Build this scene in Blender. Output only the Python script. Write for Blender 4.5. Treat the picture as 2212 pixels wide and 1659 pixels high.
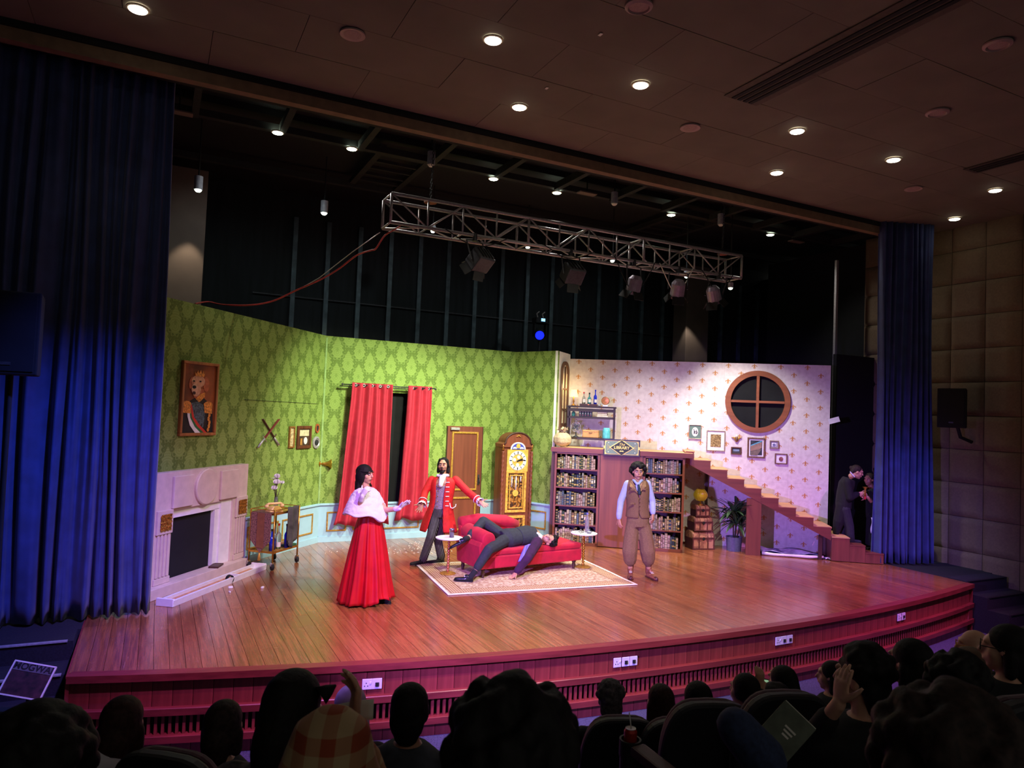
import bpy, bmesh, math, random
from mathutils import Vector, Matrix, noise as mnoise
R=math.radians; PI=math.pi; V=Vector
rnd=random.Random(7)
for o in list(bpy.data.objects): bpy.data.objects.remove(o)
SC=bpy.context.scene; COL=SC.collection
# ---------------------------------------------------------------- camera
IW,IH,FPX=2212.,1659.,1534.
YAW,PITCH,ROLL=R(26.443),R(2.3196),R(2.2922)
CAM=V((0,0,2.4))
_cy,_sy,_cp,_sp=math.cos(YAW),math.sin(YAW),math.cos(PITCH),math.sin(PITCH)
FW=V((_sy*_cp,_cy*_cp,_sp)); _r=V((_cy,-_sy,0)); _u=_r.cross(FW)
RT=math.cos(ROLL)*_r+math.sin(ROLL)*_u; UP=-math.sin(ROLL)*_r+math.cos(ROLL)*_u
cd=bpy.data.cameras.new('camera'); cd.sensor_width=36; cd.sensor_fit='HORIZONTAL'; cd.lens=36*FPX/IW
cd.clip_start=.05; cd.clip_end=200
co=bpy.data.objects.new('camera',cd); COL.objects.link(co)
co.matrix_world=Matrix(((RT.x,UP.x,-FW.x,CAM.x),(RT.y,UP.y,-FW.y,CAM.y),(RT.z,UP.z,-FW.z,CAM.z),(0,0,0,1)))
SC.camera=co
cd.dof.use_dof=True; cd.dof.focus_distance=10.6; cd.dof.aperture_fstop=6.5
# ---------------------------------------------------------------- colour management, dim house ambience
vs=SC.view_settings; vs.view_transform='Standard'; vs.look='None'; vs.gamma=1; vs.use_curve_mapping=False
vs.exposure=0.12
wd=bpy.data.worlds.new('house'); SC.world=wd; wd.use_nodes=True
wb=wd.node_tree.nodes['Background']; wb.inputs[0].default_value=(.92,.86,.76,1); wb.inputs[1].default_value=.14
# ---------------------------------------------------------------- stage lighting
def lamp(kind,name,loc,aim,power,col,size=.2,angle=60,blend=.5):
    l=bpy.data.lights.new(name,kind); l.energy=power; l.color=col
    if kind=='SPOT': l.spot_size=R(angle); l.spot_blend=blend; l.shadow_soft_size=size
    elif kind=='AREA': l.size=size
    else: l.shadow_soft_size=size
    o=bpy.data.objects.new(name,l); COL.objects.link(o); o.location=loc
    o.rotation_euler=(V(aim)-V(loc)).to_track_quat('-Z','Y').to_euler(); return o
WARM=(1,.93,.76)
TRUSS=[(3.98,9.45,4.42),(5.6,9.45,4.4),(6.8,9.45,4.35),(7.72,9.45,4.4),(8.6,9.45,4.4)]
lamp('SPOT','wash_light',TRUSS[0],(3.5,12.5,1.7),860,(.88,1,.72),.12,78,.9)
lamp('SPOT','wash_light',TRUSS[1],(5.4,12.0,1.2),640,(.90,1,.78),.12,92,.8)
lamp('SPOT','wash_light',TRUSS[2],(6.2,10.4,.6),480,WARM,.12,95,.8)
lamp('SPOT','wash_light',TRUSS[3],(8.2,10.9,1.3),300,(1,.96,.88),.10,84,.8)
lamp('SPOT','wash_light',TRUSS[4],(10.0,10.0,1.6),400,(1,.96,.88),.10,84,.8)
# front-of-house lights: two warm ones under the ceiling, coloured ones on the side booms
lamp('SPOT','front_light',(4.6,3.6,5.9),(4.6,9.2,.3),2000,(1,.92,.72),.12,74,.9)
lamp('SPOT','front_light',(-1.7,3.3,2.4),(8.2,9.4,-.35),4700,(.34,.19,1),.07,44,.8)
lamp('SPOT','front_light',(1.2,4.0,5.2),(2.4,8.2,.0),1500,(.64,.24,1),.10,70,.8)
lamp('SPOT','front_light',(9.6,3.6,5.2),(9.4,7.8,-.2),1500,(.80,.22,.88),.10,62,.9)
for x_ in (1.4,5.4,9.4): lamp('SPOT','front_light',(x_,4.3,5.95),(x_,6.5,-.4),400,(1,.22,.66),.10,48,.9)
lamp('SPOT','front_light',(1.2,5.2,5.4),(-1.0,8.9,.2),1700,(.09,.15,1),.10,46,.95)
lamp('SPOT','front_light',(10.6,5.2,4.4),(11.9,8.2,.3),520,(.10,.18,1),.10,40,.95)
# ---------------------------------------------------------------- pixel helpers (photograph is 2212 x 1659)
def ray(px,py): return FW+RT*((px-IW/2)/FPX)-UP*((py-IH/2)/FPX)
def G(px,py,z=0.):
    d=ray(px,py); return CAM+d*((z-CAM.z)/d.z)
def at(px,py,D): return CAM+ray(px,py)*D
def dep(p): return (V(p)-CAM).dot(FW)
class Frame:
    """vertical wall frame: local x along, y away from the audience, z up"""
    def __init__(s,o,ang): s.o=V((o[0],o[1],0)); s.a=ang; s.d=V((math.cos(ang),math.sin(ang),0)); s.n=V((-math.sin(ang),math.cos(ang),0))
    def w(s,x,y,z): return s.o+s.d*x+s.n*y+V((0,0,z))
    def px(s,px,py,y=0.):
        d=ray(px,py); t=((s.o+s.n*y-CAM).dot(s.n))/d.dot(s.n); p=CAM+d*t-s.o
        return V((p.dot(s.d),y,p.z))
# ---------------------------------------------------------------- mesh helpers
TMP=bpy.data.scenes.new('workbench')
def tdg():
    with bpy.context.temp_override(scene=TMP,view_layer=TMP.view_layers[0]): return bpy.context.evaluated_depsgraph_get()
class MB:
    def __init__(s): s.v=[];s.f=[];s.mi=[];s.m=0
    def add(s,vs_,fs):
        k=len(s.v); s.v+= [tuple(p) for p in vs_]; s.f+=[tuple(i+k for i in f) for f in fs]; s.mi+=[s.m]*len(fs); return s
    def mat(s,i): s.m=i; return s
    def box(s,c,z,rz=0,M=None):
        x,y,h=z[0]/2,z[1]/2,z[2]/2
        p=[V((a*x,b*y,d*h)) for d in(-1,1) for b in(-1,1) for a in(-1,1)]
        if M is None: M=Matrix.Rotation(rz,3,'Z')
        return s.add([M@q+V(c) for q in p],[(0,2,3,1),(4,5,7,6),(0,1,5,4),(2,6,7,3),(0,4,6,2),(1,3,7,5)])
    def bar(s,p0,p1,w,h,up=(0,0,1)):
        p0,p1=V(p0),V(p1); d=(p1-p0); L=d.length; x=d.normalized(); y=V(up).cross(x)
        if y.length<1e-4: y=V((0,1,0)).cross(x)
        y.normalize(); z=x.cross(y); M=Matrix((x,y,z)).transposed()
        return s.box((p0+p1)/2,(L,w,h),M=M)
    def ring_loft(s,rings,closed=True,cap=True):
        n=len(rings[0]); vv=[p for r in rings for p in r]; ff=[]
        for i in range(len(rings)-1):
            for j in range(n if closed else n-1):
                a=i*n+j;b=i*n+(j+1)%n; ff.append((a,b,b+n,a+n))
        if cap and closed: ff.append(tuple(range(n-1,-1,-1))); ff.append(tuple((len(rings)-1)*n+j for j in range(n)))
        return s.add(vv,ff)
    def tube(s,pts,r,n=8,cap=True,up=(0,0,1)):
        pts=[V(p) for p in pts]; k=len(pts); rr=[r]*k if not isinstance(r,(list,tuple)) else list(r); rings=[]
        up=V(up); side=None
        for i,p in enumerate(pts):
            t=(pts[min(i+1,k-1)]-pts[max(i-1,0)]).normalized()
            if side is None:
                side=up.cross(t)
                if side.length<.05: side=V((1,0,0)).cross(t) if abs(t.x)<.9 else V((0,1,0)).cross(t)
            side=(side-t*side.dot(t)); side.normalize(); b=t.cross(side)
            a=rr[i]; ra,rb=a if isinstance(a,(tuple,list)) else (a,a)
            rings.append([p+side*(ra*math.cos(2*PI*j/n))+b*(rb*math.sin(2*PI*j/n)) for j in range(n)])
        return s.ring_loft(rings,True,cap)
    def cap(s,p0,p1,r0,r1=None,n=10,up=(0,0,1)):
        """round-ended limb"""
        p0,p1=V(p0),V(p1); r1=r0 if r1 is None else r1; d=(p1-p0)
        if d.length<1e-5: d=V((0,0,1e-4))
        d.normalize(); f=lambda r,k:(r[0]*k,r[1]*k) if isinstance(r,(tuple,list)) else r*k
        mx=lambda r:max(r) if isinstance(r,(tuple,list)) else r
        P=[p0-d*mx(r0)*.95,p0-d*mx(r0)*.6,p0,p1,p1+d*mx(r1)*.6,p1+d*mx(r1)*.95]
        return s.tube(P,[f(r0,.3),f(r0,.8),r0,r1,f(r1,.8),f(r1,.3)],n,True,up)
    def cyl(s,p0,p1,r0,r1=None,n=14,cap=True): return s.tube([p0,p1],[r0,r0 if r1 is None else r1],n,cap)
    def lathe(s,prof,c=(0,0,0),n=20,M=None):
        M=M or Matrix.Identity(3); c=V(c)
        rings=[[c+M@V((r*math.cos(2*PI*j/n),r*math.sin(2*PI*j/n),z)) for j in range(n)] for r,z in prof]
        return s.ring_loft(rings,True,True)
    def ell(s,c,r,n=14,m=9,M=None):
        r=(r,r,r) if not isinstance(r,(tuple,list)) else r; M=M or Matrix.Identity(3); c=V(c); rings=[]
        for i in range(m):
            t=PI*(i+.35)/(m-.3); rings.append([c+M@V((r[0]*math.sin(t)*math.cos(2*PI*j/n),r[1]*math.sin(t)*math.sin(2*PI*j/n),-r[2]*math.cos(t))) for j in range(n)])
        return s.ring_loft(rings,True,True)
    def prism(s,poly,y0,y1,M=None,c=(0,0,0)):
        """polygon in local xz extruded along y"""
        M=M or Matrix.Identity(3); c=V(c); n=len(poly)
        a=[c+M@V((p[0],y0,p[1])) for p in poly]; b=[c+M@V((p[0],y1,p[1])) for p in poly]
        return s.add(a+b,[tuple(range(n)),tuple(range(2*n-1,n-1,-1))]+[(i,i+n,(i+1)%n+n,(i+1)%n) for i in range(n)])
    def frame(s,w,h,t,y0,y1,c=(0,0,0)):
        """picture-frame ring, centre c, outer w x h, bar t"""
        x,y,z=c
        s.box((x,y+(y0+y1)/2,z+h/2-t/2),(w,y1-y0,t)); s.box((x,y+(y0+y1)/2,z-h/2+t/2),(w,y1-y0,t))
        s.box((x-w/2+t/2,y+(y0+y1)/2,z),(t,y1-y0,h-2*t)); return s.box((x+w/2-t/2,y+(y0+y1)/2,z),(t,y1-y0,h-2*t))
    def grid(s,fn,nu,nv,wrap=False):
        vv=[fn(i/nu,j/nv) for j in range(nv+1) for i in range(nu+(0 if wrap else 1))]; n=nu+(0 if wrap else 1); ff=[]
        for j in range(nv):
            for i in range(nu):
                a=j*n+i;b=j*n+(i+1)%n; ff.append((a,b,b+n,a+n))
        return s.add(vv,ff)
    def mesh(s,name,mats,smooth=False):
        me=bpy.data.meshes.new(name); me.from_pydata(s.v,[],s.f)
        for m in (mats if isinstance(mats,list) else [mats]): me.materials.append(m)
        if isinstance(mats,list) and len(mats)>1: me.polygons.foreach_set('material_index',s.mi)
        bm=bmesh.new(); bm.from_mesh(me); bmesh.ops.recalc_face_normals(bm,faces=bm.faces); bm.to_mesh(me); bm.free()
        if smooth: me.polygons.foreach_set('use_smooth',[True]*len(me.polygons))
        me.update(); return me
    def build(s,name,mats,parent=None,smooth=False,bev=0,solid=0,loc=None,rz=0,sub=0):
        o=bpy.data.objects.new(name,s.mesh(name,mats,smooth)); COL.objects.link(o)
        if parent: o.parent=parent
        if loc is not None: o.location=loc
        if rz: o.rotation_euler.z=rz
        if solid: m=o.modifiers.new('solid','SOLIDIFY'); m.thickness=solid; m.offset=0
        if bev: m=o.modifiers.new('bevel','BEVEL'); m.width=bev; m.segments=2; m.limit_method='ANGLE'; m.angle_limit=R(40)
        if sub: m=o.modifiers.new('sub','SUBSURF'); m.levels=sub; m.render_levels=sub
        return o
    def remesh(s,name,mat_,parent,voxel=.01,smooth=3,loc=None):
        o=bpy.data.objects.new(name,s.mesh(name,mat_)); TMP.collection.objects.link(o)
        m=o.modifiers.new('r','REMESH'); m.mode='VOXEL'; m.voxel_size=voxel; m.use_smooth_shade=True
        if smooth: k=o.modifiers.new('s','SMOOTH'); k.factor=.5; k.iterations=smooth
        dg=tdg(); me=bpy.data.meshes.new_from_object(o.evaluated_get(dg))
        o.modifiers.clear(); o.data=me; TMP.collection.objects.unlink(o); COL.objects.link(o); o.parent=parent
        if loc is not None: o.location=loc
        me.polygons.foreach_set('use_smooth',[True]*len(me.polygons))
        if not me.materials: me.materials.append(mat_)
        return o
def thing(name,label,cat,loc=(0,0,0),rz=0,group=None,kind=None):
    o=bpy.data.objects.new(name,None); o.empty_display_size=.1; COL.objects.link(o); o.location=loc; o.rotation_euler=(0,0,rz)
    return tag(o,label,cat,group,kind)
def tag(o,label=None,cat=None,group=None,kind=None):
    if label: o['label']=label
    if cat: o['category']=cat
    if group: o['group']=group
    if kind: o['kind']=kind
    return o
def inst(name,me,parent=None,loc=(0,0,0),rz=0,scale=None):
    o=bpy.data.objects.new(name,me); COL.objects.link(o); o.parent=parent; o.location=loc; o.rotation_euler=(0,0,rz)
    if scale: o.scale=scale
    return o
def text_mesh(body,size,depth=.004,bold=False,shear=0,spacing=1):
    c=bpy.data.curves.new('lettering','FONT'); c.body=body; c.size=size; c.extrude=depth/2; c.align_x='CENTER'; c.align_y='CENTER'; c.shear=shear; c.space_character=spacing
    if bold: c.offset=size*.02
    o=bpy.data.objects.new('lettering',c); TMP.collection.objects.link(o); dg=tdg()
    me=bpy.data.meshes.new_from_object(o.evaluated_get(dg)); bpy.data.objects.remove(o); bpy.data.curves.remove(c)
    me.transform(Matrix.Rotation(R(90),4,'X')); return me
def rot(axis,deg): return Matrix.Rotation(R(deg),3,axis)
def ordw(i): return ['first','second','third','fourth','fifth','sixth','seventh','eighth','ninth','tenth','eleventh','twelfth','thirteenth','fourteenth','fifteenth','sixteenth','seventeenth','eighteenth','nineteenth','twentieth','twenty-first','twenty-second','twenty-third','twenty-fourth','twenty-fifth'][i]
# ---------------------------------------------------------------- material helpers
def sl(c): return tuple(((x/255)/12.92 if x/255<=.04045 else ((x/255+.055)/1.055)**2.4) for x in c)+(1,)
def pset(b,**k):
    for n,v in k.items():
        n={'rough':'Roughness','metal':'Metallic','spec':'Specular IOR Level','coat':'Coat Weight','coatr':'Coat Roughness','sheen':'Sheen Weight','trans':'Transmission Weight','ior':'IOR','alpha':'Alpha'}[n]; b.inputs[n].default_value=v
def pmat(name,c,rough=.6,var=.12,scale=18,bump=0,emit=None,es=0,stretch=(1,1,1),rand=0,coord='Object',**k):
    """principled material with procedural tint variation; c is sRGB 0-255"""
    m=bpy.data.materials.new(name); m.use_nodes=True; t=m.node_tree; b=t.nodes['Principled BSDF']; pset(b,rough=rough,**k)
    tc=t.nodes.new('ShaderNodeTexCoord'); mp=t.nodes.new('ShaderNodeMapping'); mp.inputs['Scale'].default_value=stretch
    t.links.new(tc.outputs[coord],mp.inputs[0])
    nz=t.nodes.new('ShaderNodeTexNoise'); nz.inputs['Scale'].default_value=scale; nz.inputs['Detail'].default_value=4; t.links.new(mp.outputs[0],nz.inputs[0])
    c0=sl(c); lo=tuple(x*(1-var*1.6) for x in c0[:3])+(1,); hi=tuple(min(1,x*(1+var*1.6)) for x in c0[:3])+(1,)
    rp=t.nodes.new('ShaderNodeValToRGB'); rp.color_ramp.elements[0].color=lo; rp.color_ramp.elements[1].color=hi; rp.color_ramp.elements[0].position=.3; rp.color_ramp.elements[1].position=.7
    t.links.new(nz.outputs[0],rp.inputs[0]); out=rp.outputs[0]
    if rand:
        oi=t.nodes.new('ShaderNodeObjectInfo'); hv=t.nodes.new('ShaderNodeHueSaturation'); mr=t.nodes.new('ShaderNodeMapRange')
        mr.inputs['To Min'].default_value=1-rand; mr.inputs['To Max'].default_value=1+rand; t.links.new(oi.outputs['Random'],mr.inputs[0]); t.links.new(mr.outputs[0],hv.inputs['Value']); t.links.new(out,hv.inputs['Color']); out=hv.outputs[0]
    t.links.new(out,b.inputs['Base Color'])
    if bump: bp=t.nodes.new('ShaderNodeBump'); bp.inputs['Strength'].default_value=bump; bp.inputs['Distance'].default_value=.01; t.links.new(nz.outputs[0],bp.inputs['Height']); t.links.new(bp.outputs[0],b.inputs['Normal'])
    if emit: b.inputs['Emission Color'].default_value=sl(emit); b.inputs['Emission Strength'].default_value=es
    return m
def glass(name,c,rough=.05):
    m=pmat(name,c,rough,.04,10); b=m.node_tree.nodes['Principled BSDF']; pset(b,trans=.85,ior=1.4); return m
# tiny expression language over math nodes
class X:
    def __init__(s,t,k): s.t=t; s.k=k
    def op(s,o,*a):
        n=s.t.nodes.new('ShaderNodeMath'); n.operation=o
        for i,q in enumerate((s,)+a):
            if isinstance(q,X): s.t.links.new(q.k,n.inputs[i])
            else: n.inputs[i].default_value=q
        return X(s.t,n.outputs[0])
    def __add__(s,o): return s.op('ADD',o)
    def __radd__(s,o): return s.op('ADD',o)
    def __sub__(s,o): return s.op('SUBTRACT',o)
    def __rsub__(s,o): return (s*-1)+o
    def __mul__(s,o): return s.op('MULTIPLY',o)
    def __rmul__(s,o): return s.op('MULTIPLY',o)
    def __truediv__(s,o): return s.op('DIVIDE',o)
    def abs(s): return s.op('ABSOLUTE')
    def sqrt(s): return s.op('SQRT')
    def sin(s): return s.op('SINE')
    def fl(s): return s.op('FLOOR')
    def mod(s,o): return s.op('FLOORED_MODULO',o)
    def mn(s,o): return s.op('MINIMUM',o)
    def mx(s,o): return s.op('MAXIMUM',o)
    def lt(s,o): return s.op('LESS_THAN',o)
    def gt(s,o): return s.op('GREATER_THAN',o)
    def at2(s,o): return s.op('ARCTAN2',o)
    def step(s,a,w): # soft: 1 where s<a
        n=s.t.nodes.new('ShaderNodeMapRange'); n.interpolation_type='SMOOTHSTEP'; s.t.links.new(s.k,n.inputs[0])
        n.inputs[1].default_value=a-w; n.inputs[2].default_value=a+w; n.inputs[3].default_value=1; n.inputs[4].default_value=0; return X(s.t,n.outputs[0])
def hyp(a,b): return (a*a+b*b).sqrt()
def shader(name,rough=.6,**k):
    m=bpy.data.materials.new(name); m.use_nodes=True; t=m.node_tree; b=t.nodes['Principled BSDF']; pset(b,rough=rough,**k); return m,t,b
def coords(t,kind='Object'):
    tc=t.nodes.new('ShaderNodeTexCoord'); sp=t.nodes.new('ShaderNodeSeparateXYZ'); t.links.new(tc.outputs[kind],sp.inputs[0])
    return [X(t,sp.outputs[i]) for i in range(3)],tc
def mixc(t,f,a,b):
    n=t.nodes.new('ShaderNodeMix'); n.data_type='RGBA'
    if isinstance(f,X): t.links.new(f.k,n.inputs[0])
    else: n.inputs[0].default_value=f
    for q,i in ((a,6),(b,7)):
        if isinstance(q,tuple): n.inputs[i].default_value=q
        else: t.links.new(q,n.inputs[i])
    return n.outputs[2]
def noisef(t,tc,scale,detail=3,stretch=None,coord='Object'):
    n=t.nodes.new('ShaderNodeTexNoise'); n.inputs['Scale'].default_value=scale; n.inputs['Detail'].default_value=detail; src=tc.outputs[coord]
    if stretch: mp=t.nodes.new('ShaderNodeMapping'); mp.inputs['Scale'].default_value=stretch; t.links.new(src,mp.inputs[0]); src=mp.outputs[0]
    t.links.new(src,n.inputs[0]); return X(t,n.outputs[0])
def wood(name,c,rough=.4,axis='Z',scale=6,var=.3,rand=.1,coat=0):
    st={'X':(.06,1,1),'Y':(1,.06,1),'Z':(1,1,.06)}[axis]
    return pmat(name,c,rough,var,scale*4,.04,stretch=st,rand=rand,coat=coat,coatr=.15)
# ================================================================ materials
M={}
M['black']=pmat('black_paint',(16,16,17),.8,.2); M['blackmatt']=pmat('black_cloth',(10,11,12),.95,.25,6)
M['darkmetal']=pmat('dark_metal',(56,56,60),.5,.15,30,metal=.3); M['steel']=pmat('brushed_aluminium',(176,172,170),.4,.12,40,metal=.35)
M['chrome']=pmat('chrome',(210,210,212),.15,.05,20,metal=1.); M['brass']=pmat('brass',(190,140,60),.3,.15,30,metal=.85); M['gold']=pmat('gold_paint',(196,150,62),.42,.2,40,metal=.45)
M['white']=pmat('white_paint',(232,230,226),.5,.03,12); M['cream']=pmat('cream_paint',(208,188,172),.55,.05,9)
M['wains']=pmat('pale_blue_wainscot',(158,196,210),.5,.03,8); M['offwhite']=pmat('off_white_plaster',(230,226,214),.7,.05,10)
M['taupe']=pmat('taupe_plaster',(116,100,90),.85,.06,3); M['ceil']=pmat('ceiling_board',(116,108,94),.85,.06,2,rand=.05)
M['trim']=pmat('header_trim',(126,102,78),.7,.1,8); M['carpet']=pmat('blue_grey_carpet',(64,66,92),.95,.3,90,.3); M['carpetdark']=pmat('dark_step_carpet',(22,23,29),.95,.25,60,.2)
M['pad']=pmat('padded_fabric',(104,88,68),.9,.07,30,.05,rand=.06)
M['mah']=wood('mahogany_red',(122,50,44),.38,'Z',5,.16,.06); M['mahx']=wood('mahogany_red_rail',(122,48,44),.35,'X',5,.16,.05)
M['wood']=wood('set_walnut',(114,60,42),.45,'Z',4,.14,.04); M['woodx']=wood('set_walnut_long',(112,58,44),.45,'X',4,.14,.04); M['wooddark']=wood('dark_walnut',(70,38,30),.5,'Z',4,.2,.05)
M['pine']=wood('pale_pine',(206,158,104),.55,'X',4,.15,.06)
M['velvetblue']=pmat('blue_velvet',(44,58,106),.8,.16,5,sheen=.15); M['velvetred']=pmat('red_velvet',(180,6,46),.8,.12,8,sheen=.06)
M['redcurtain']=pmat('coral_red_curtain',(178,36,58),.85,.06,10)
# stage planks
def plank_mat():
    m,t,b=shader('varnished_planks',.3,spec=.5,coat=.55,coatr=.16); (x,y,z),tc=coords(t)
    g=noisef(t,tc,30,5,(1,.045,1)); w=noisef(t,tc,2.2,3); oi=t.nodes.new('ShaderNodeObjectInfo'); r=X(t,oi.outputs['Random'])
    c=mixc(t,g.step(.5,.26),sl((174,108,64)),sl((112,64,38))); c=mixc(t,r*.55,c,sl((148,82,46)))
    c=mixc(t,(r*7.3).mod(1.).gt(.8)*.4,c,sl((176,112,66))); c=mixc(t,(r*13.7).mod(1.).gt(.82)*.35,c,sl((96,52,34)))
    s=noisef(t,tc,90,2,(1,.03,1)); s2=noisef(t,tc,1.3,3); c=mixc(t,s.gt(.68)*s2.gt(.48)*.3,c,sl((206,160,140))); fine=noisef(t,tc,140,3,(1,.02,1)); c=mixc(t,fine.step(.46,.08)*.26,c,sl((74,34,20)))
    t.links.new(c,b.inputs['Base Color']); rr=w*.25+.12; t.links.new(rr.k,b.inputs['Roughness']); t.links.new((w*.2+.1).k,b.inputs['Coat Roughness']); return m
M['plank']=plank_mat()
def damask(name='green_damask'):
    m,t,b=shader(name,.75,spec=.2); (x,y,z),tc=coords(t); w,h=.40,.46
    def lat(ox,oz):
        u=(x+ox).mod(w)-w/2; v=(z+oz).mod(h)-h/2; ua=u.abs()
        k=(v+.01)/.19; hw=(1-k)*((1+k).mx(0.).sqrt())*.092
        hw=hw*(1+(v*88).sin()*.14); d=ua/hw.mx(.0008)
        rip=((hyp(u,v+.10)*190).sin()*.5+.5)*(d.lt(.93)); core=hyp(u*1.6,v+.05).lt(.035)
        lp=(hyp(ua-.034,v+.205)-.027).abs().lt(.006); lp2=(hyp(ua-.085,v+.155)-.030).abs().lt(.005)
        dots=(hyp((ua-.145-((v*9).sin()*.018)),(v+.02).mod(.046)-.023)).lt(.0075)*(v.abs().lt(.17))
        band=(ua-.125-(v*v)*-2.2).abs().lt(.006)
        return d.lt(1.),rip,core,lp.mx(lp2).mx(dots),band
    a=lat(0,0); c_=lat(w/2,h/2)
    med=a[0].mx(c_[0]); rip=(a[0]*a[1]).mx(c_[0]*c_[1]); core=(a[0]*a[2]).mx(c_[0]*c_[2]); ln=(a[3].mx(c_[3]))*(1-med)
    nz=noisef(t,tc,70,4); nz2=noisef(t,tc,9,3)
    bg=mixc(t,nz.step(.5,.1),sl((110,130,58)),sl((94,114,50))); c=mixc(t,a[4].mx(c_[4])*(1-med)*.5,bg,sl((84,104,44)))
    c=mixc(t,med*.85,c,sl((134,156,74))); c=mixc(t,rip*.35,c,sl((160,182,104))); c=mixc(t,core*.5,c,sl((108,130,58))); c=mixc(t,ln*.7,c,sl((144,166,88)))
    c=mixc(t,nz2*.25,c,sl((104,136,50))); t.links.new(c,b.inputs['Base Color']); return m
M['damask']=damask()
def fleur():
    m,t,b=shader('fleur_de_lis_paper',.75,spec=.2); (x,y,z),tc=coords(t); w,h=.486,.305
    def lat(ox,oz):
        u=(x+ox).mod(w)-w/2; v=(z+oz).mod(h)-h/2; ua=u.abs()
        k=(v-.014)/.040; pet=ua.lt(((1-k*k)*(1-k*.3)*.017).mx(0))               # centre petal
        arc=((hyp(ua-.028,v+.002)-.016).abs()).lt(.0062)*((v+.004).gt(0.).mx((ua-.03).gt(0.)*(v+.014).gt(0.)))
        band=ua.lt(.020)*((v+.020).abs().lt(.0045))
        foot=ua.lt(.006)*((v+.036).abs().lt(.016)); f2=(hyp(ua-.016,(v+.034))).lt(.0078)
        return pet.mx(arc).mx(band).mx(foot).mx(f2)
    f=lat(.1,.02).mx(lat(.1+w/2,.02+h/2)); nz=noisef(t,tc,14,6); n2=noisef(t,tc,120,2)
    c=mixc(t,nz.step(.5,.2),sl((226,216,208)),sl((212,200,192))); seam=((x+.3).mod(1.22)-.61).abs().lt(.003).mx((z-.05).mod(1.22).lt(.006)); c=mixc(t,seam*.35,c,sl((180,165,160)))
    c=mixc(t,f*.92,c,mixc(t,n2,sl((176,112,50)),sl((206,146,78)))); t.links.new(c,b.inputs['Base Color']); return m
M['fleur']=fleur()
# ================================================================ stage
XL,XR=-.56,11.64
def fy(x): return 6.2+.0214*(x-6.2)**2
def fa(x): return math.atan(.0428*(x-6.2))
stage=thing('stage_platform','raised stage with varnished plank floor and bowed red wooden front','stage',(0,0,0),kind='structure')
W_=.13; nrow=int((XR-XL)/W_); W_=(XR-XL)/nrow
for i in range(nrow):
    x0=XL+i*W_; x1=x0+W_; j1=8.9+rnd.uniform(-.8,.8); j2=11.4+rnd.uniform(-.7,.7); e=14.2; g=.0018
    for k,(a0,a1,b) in enumerate(((fy(x0)+.07,fy(x1)+.07,j1),(j1,j1,j2),(j2,j2,e))):
        zt=rnd.uniform(-.0012,0)
        P=[(x0+g,a0+g,0),(x1-g,a1+g,0),(x1-g,b-g,0),(x0+g,b-g,0)]
        MB().add([(p[0],p[1],zt) for p in P]+[(p[0],p[1],-.022) for p in P],[(0,1,2,3),(7,6,5,4),(0,4,5,1),(1,5,6,2),(2,6,7,3),(3,7,4,0)]).build('plank',M['plank'],stage)
# substrate
xs=[XL+.02+(XR-XL-.04)*i/40 for i in range(41)]
mb=MB(); ring=[(x,fy(x)+.1,0) for x in xs]+[(XR-.02,14.2,0),(XL+.02,14.2,0)]
n=len(ring); mb.add([(p[0],p[1],-.024) for p in ring]+[(p[0],p[1],-.73) for p in ring],[tuple(range(n)),tuple(range(2*n-1,n-1,-1))]+[(i,(i+1)%n,(i+1)%n+n,i+n) for i in range(n)])
mb.build('understructure',M['blackmatt'],stage)
def sweep(name,sec,mat_,x0=XL,x1=XR,N=60):
    """sec: list of (offset outward, z)"""
    mb=MB(); rings=[]
    for i in range(N+1):
        x=x0+(x1-x0)*i/N; a=fa(x); nx,ny=math.sin(a),-math.cos(a); rings.append([(x+nx*o,fy(x)+ny*o,z) for o,z in sec])
    mb.ring_loft(rings); return mb.build(name,mat_,stage)
sweep('nosing',[(.03,.004),(.03,-.058),(-.09,-.058),(-.09,.004)],M['mahx'])
sweep('rail',[(.022,-.295),(.03,-.302),(.026,-.362),(-.07,-.362),(-.07,-.295)],M['mahx'])
sweep('rail',[(.022,-.535),(.03,-.54),(.026,-.60),(-.07,-.60),(-.07,-.535)],M['mahx'])
for x0 in (XL+.0,XR-.16): sweep('end_post',[(.008,-.36),(.008,-.54),(-.06,-.54),(-.06,-.36)],M['mah'],x0,x0+.16,4)
sweep('recess_back',[(-.075,-.05),(-.075,-.72),(-.085,-.72),(-.085,-.05)],M['blackmatt'])
def along(step):
    x=XL+step/2; out=[]
    while x<XR-step*.4: out.append(x); x+=step*math.cos(fa(x))
    return out
bw=.168
for nm,zc,h,off in (('front_board',-.178,.235,-.03),('base_board',-.665,.13,-.045)):
    me=MB().box((0,0,0),(bw-.005,.02,h)).mesh(nm,M['mah'])
    for x in along(bw): inst(nm,me,stage,(x+math.sin(fa(x))*off,fy(x)-math.cos(fa(x))*off,zc),fa(x))
me=MB().box((0,0,0),(.024,.035,.176)).mesh('slat',M['mah'])
for x in along(.058):
    if XL+.17<x<XR-.17: inst('slat',me,stage,(x,fy(x)+.03,-.448),fa(x))
# side cheek of the stage
for x in (XL,XR): MB().box((x,(fy(x)+8.9)/2,-.367),(.03,8.9-fy(x),.726)).build('side_panel',M['mah'],stage)
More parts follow.
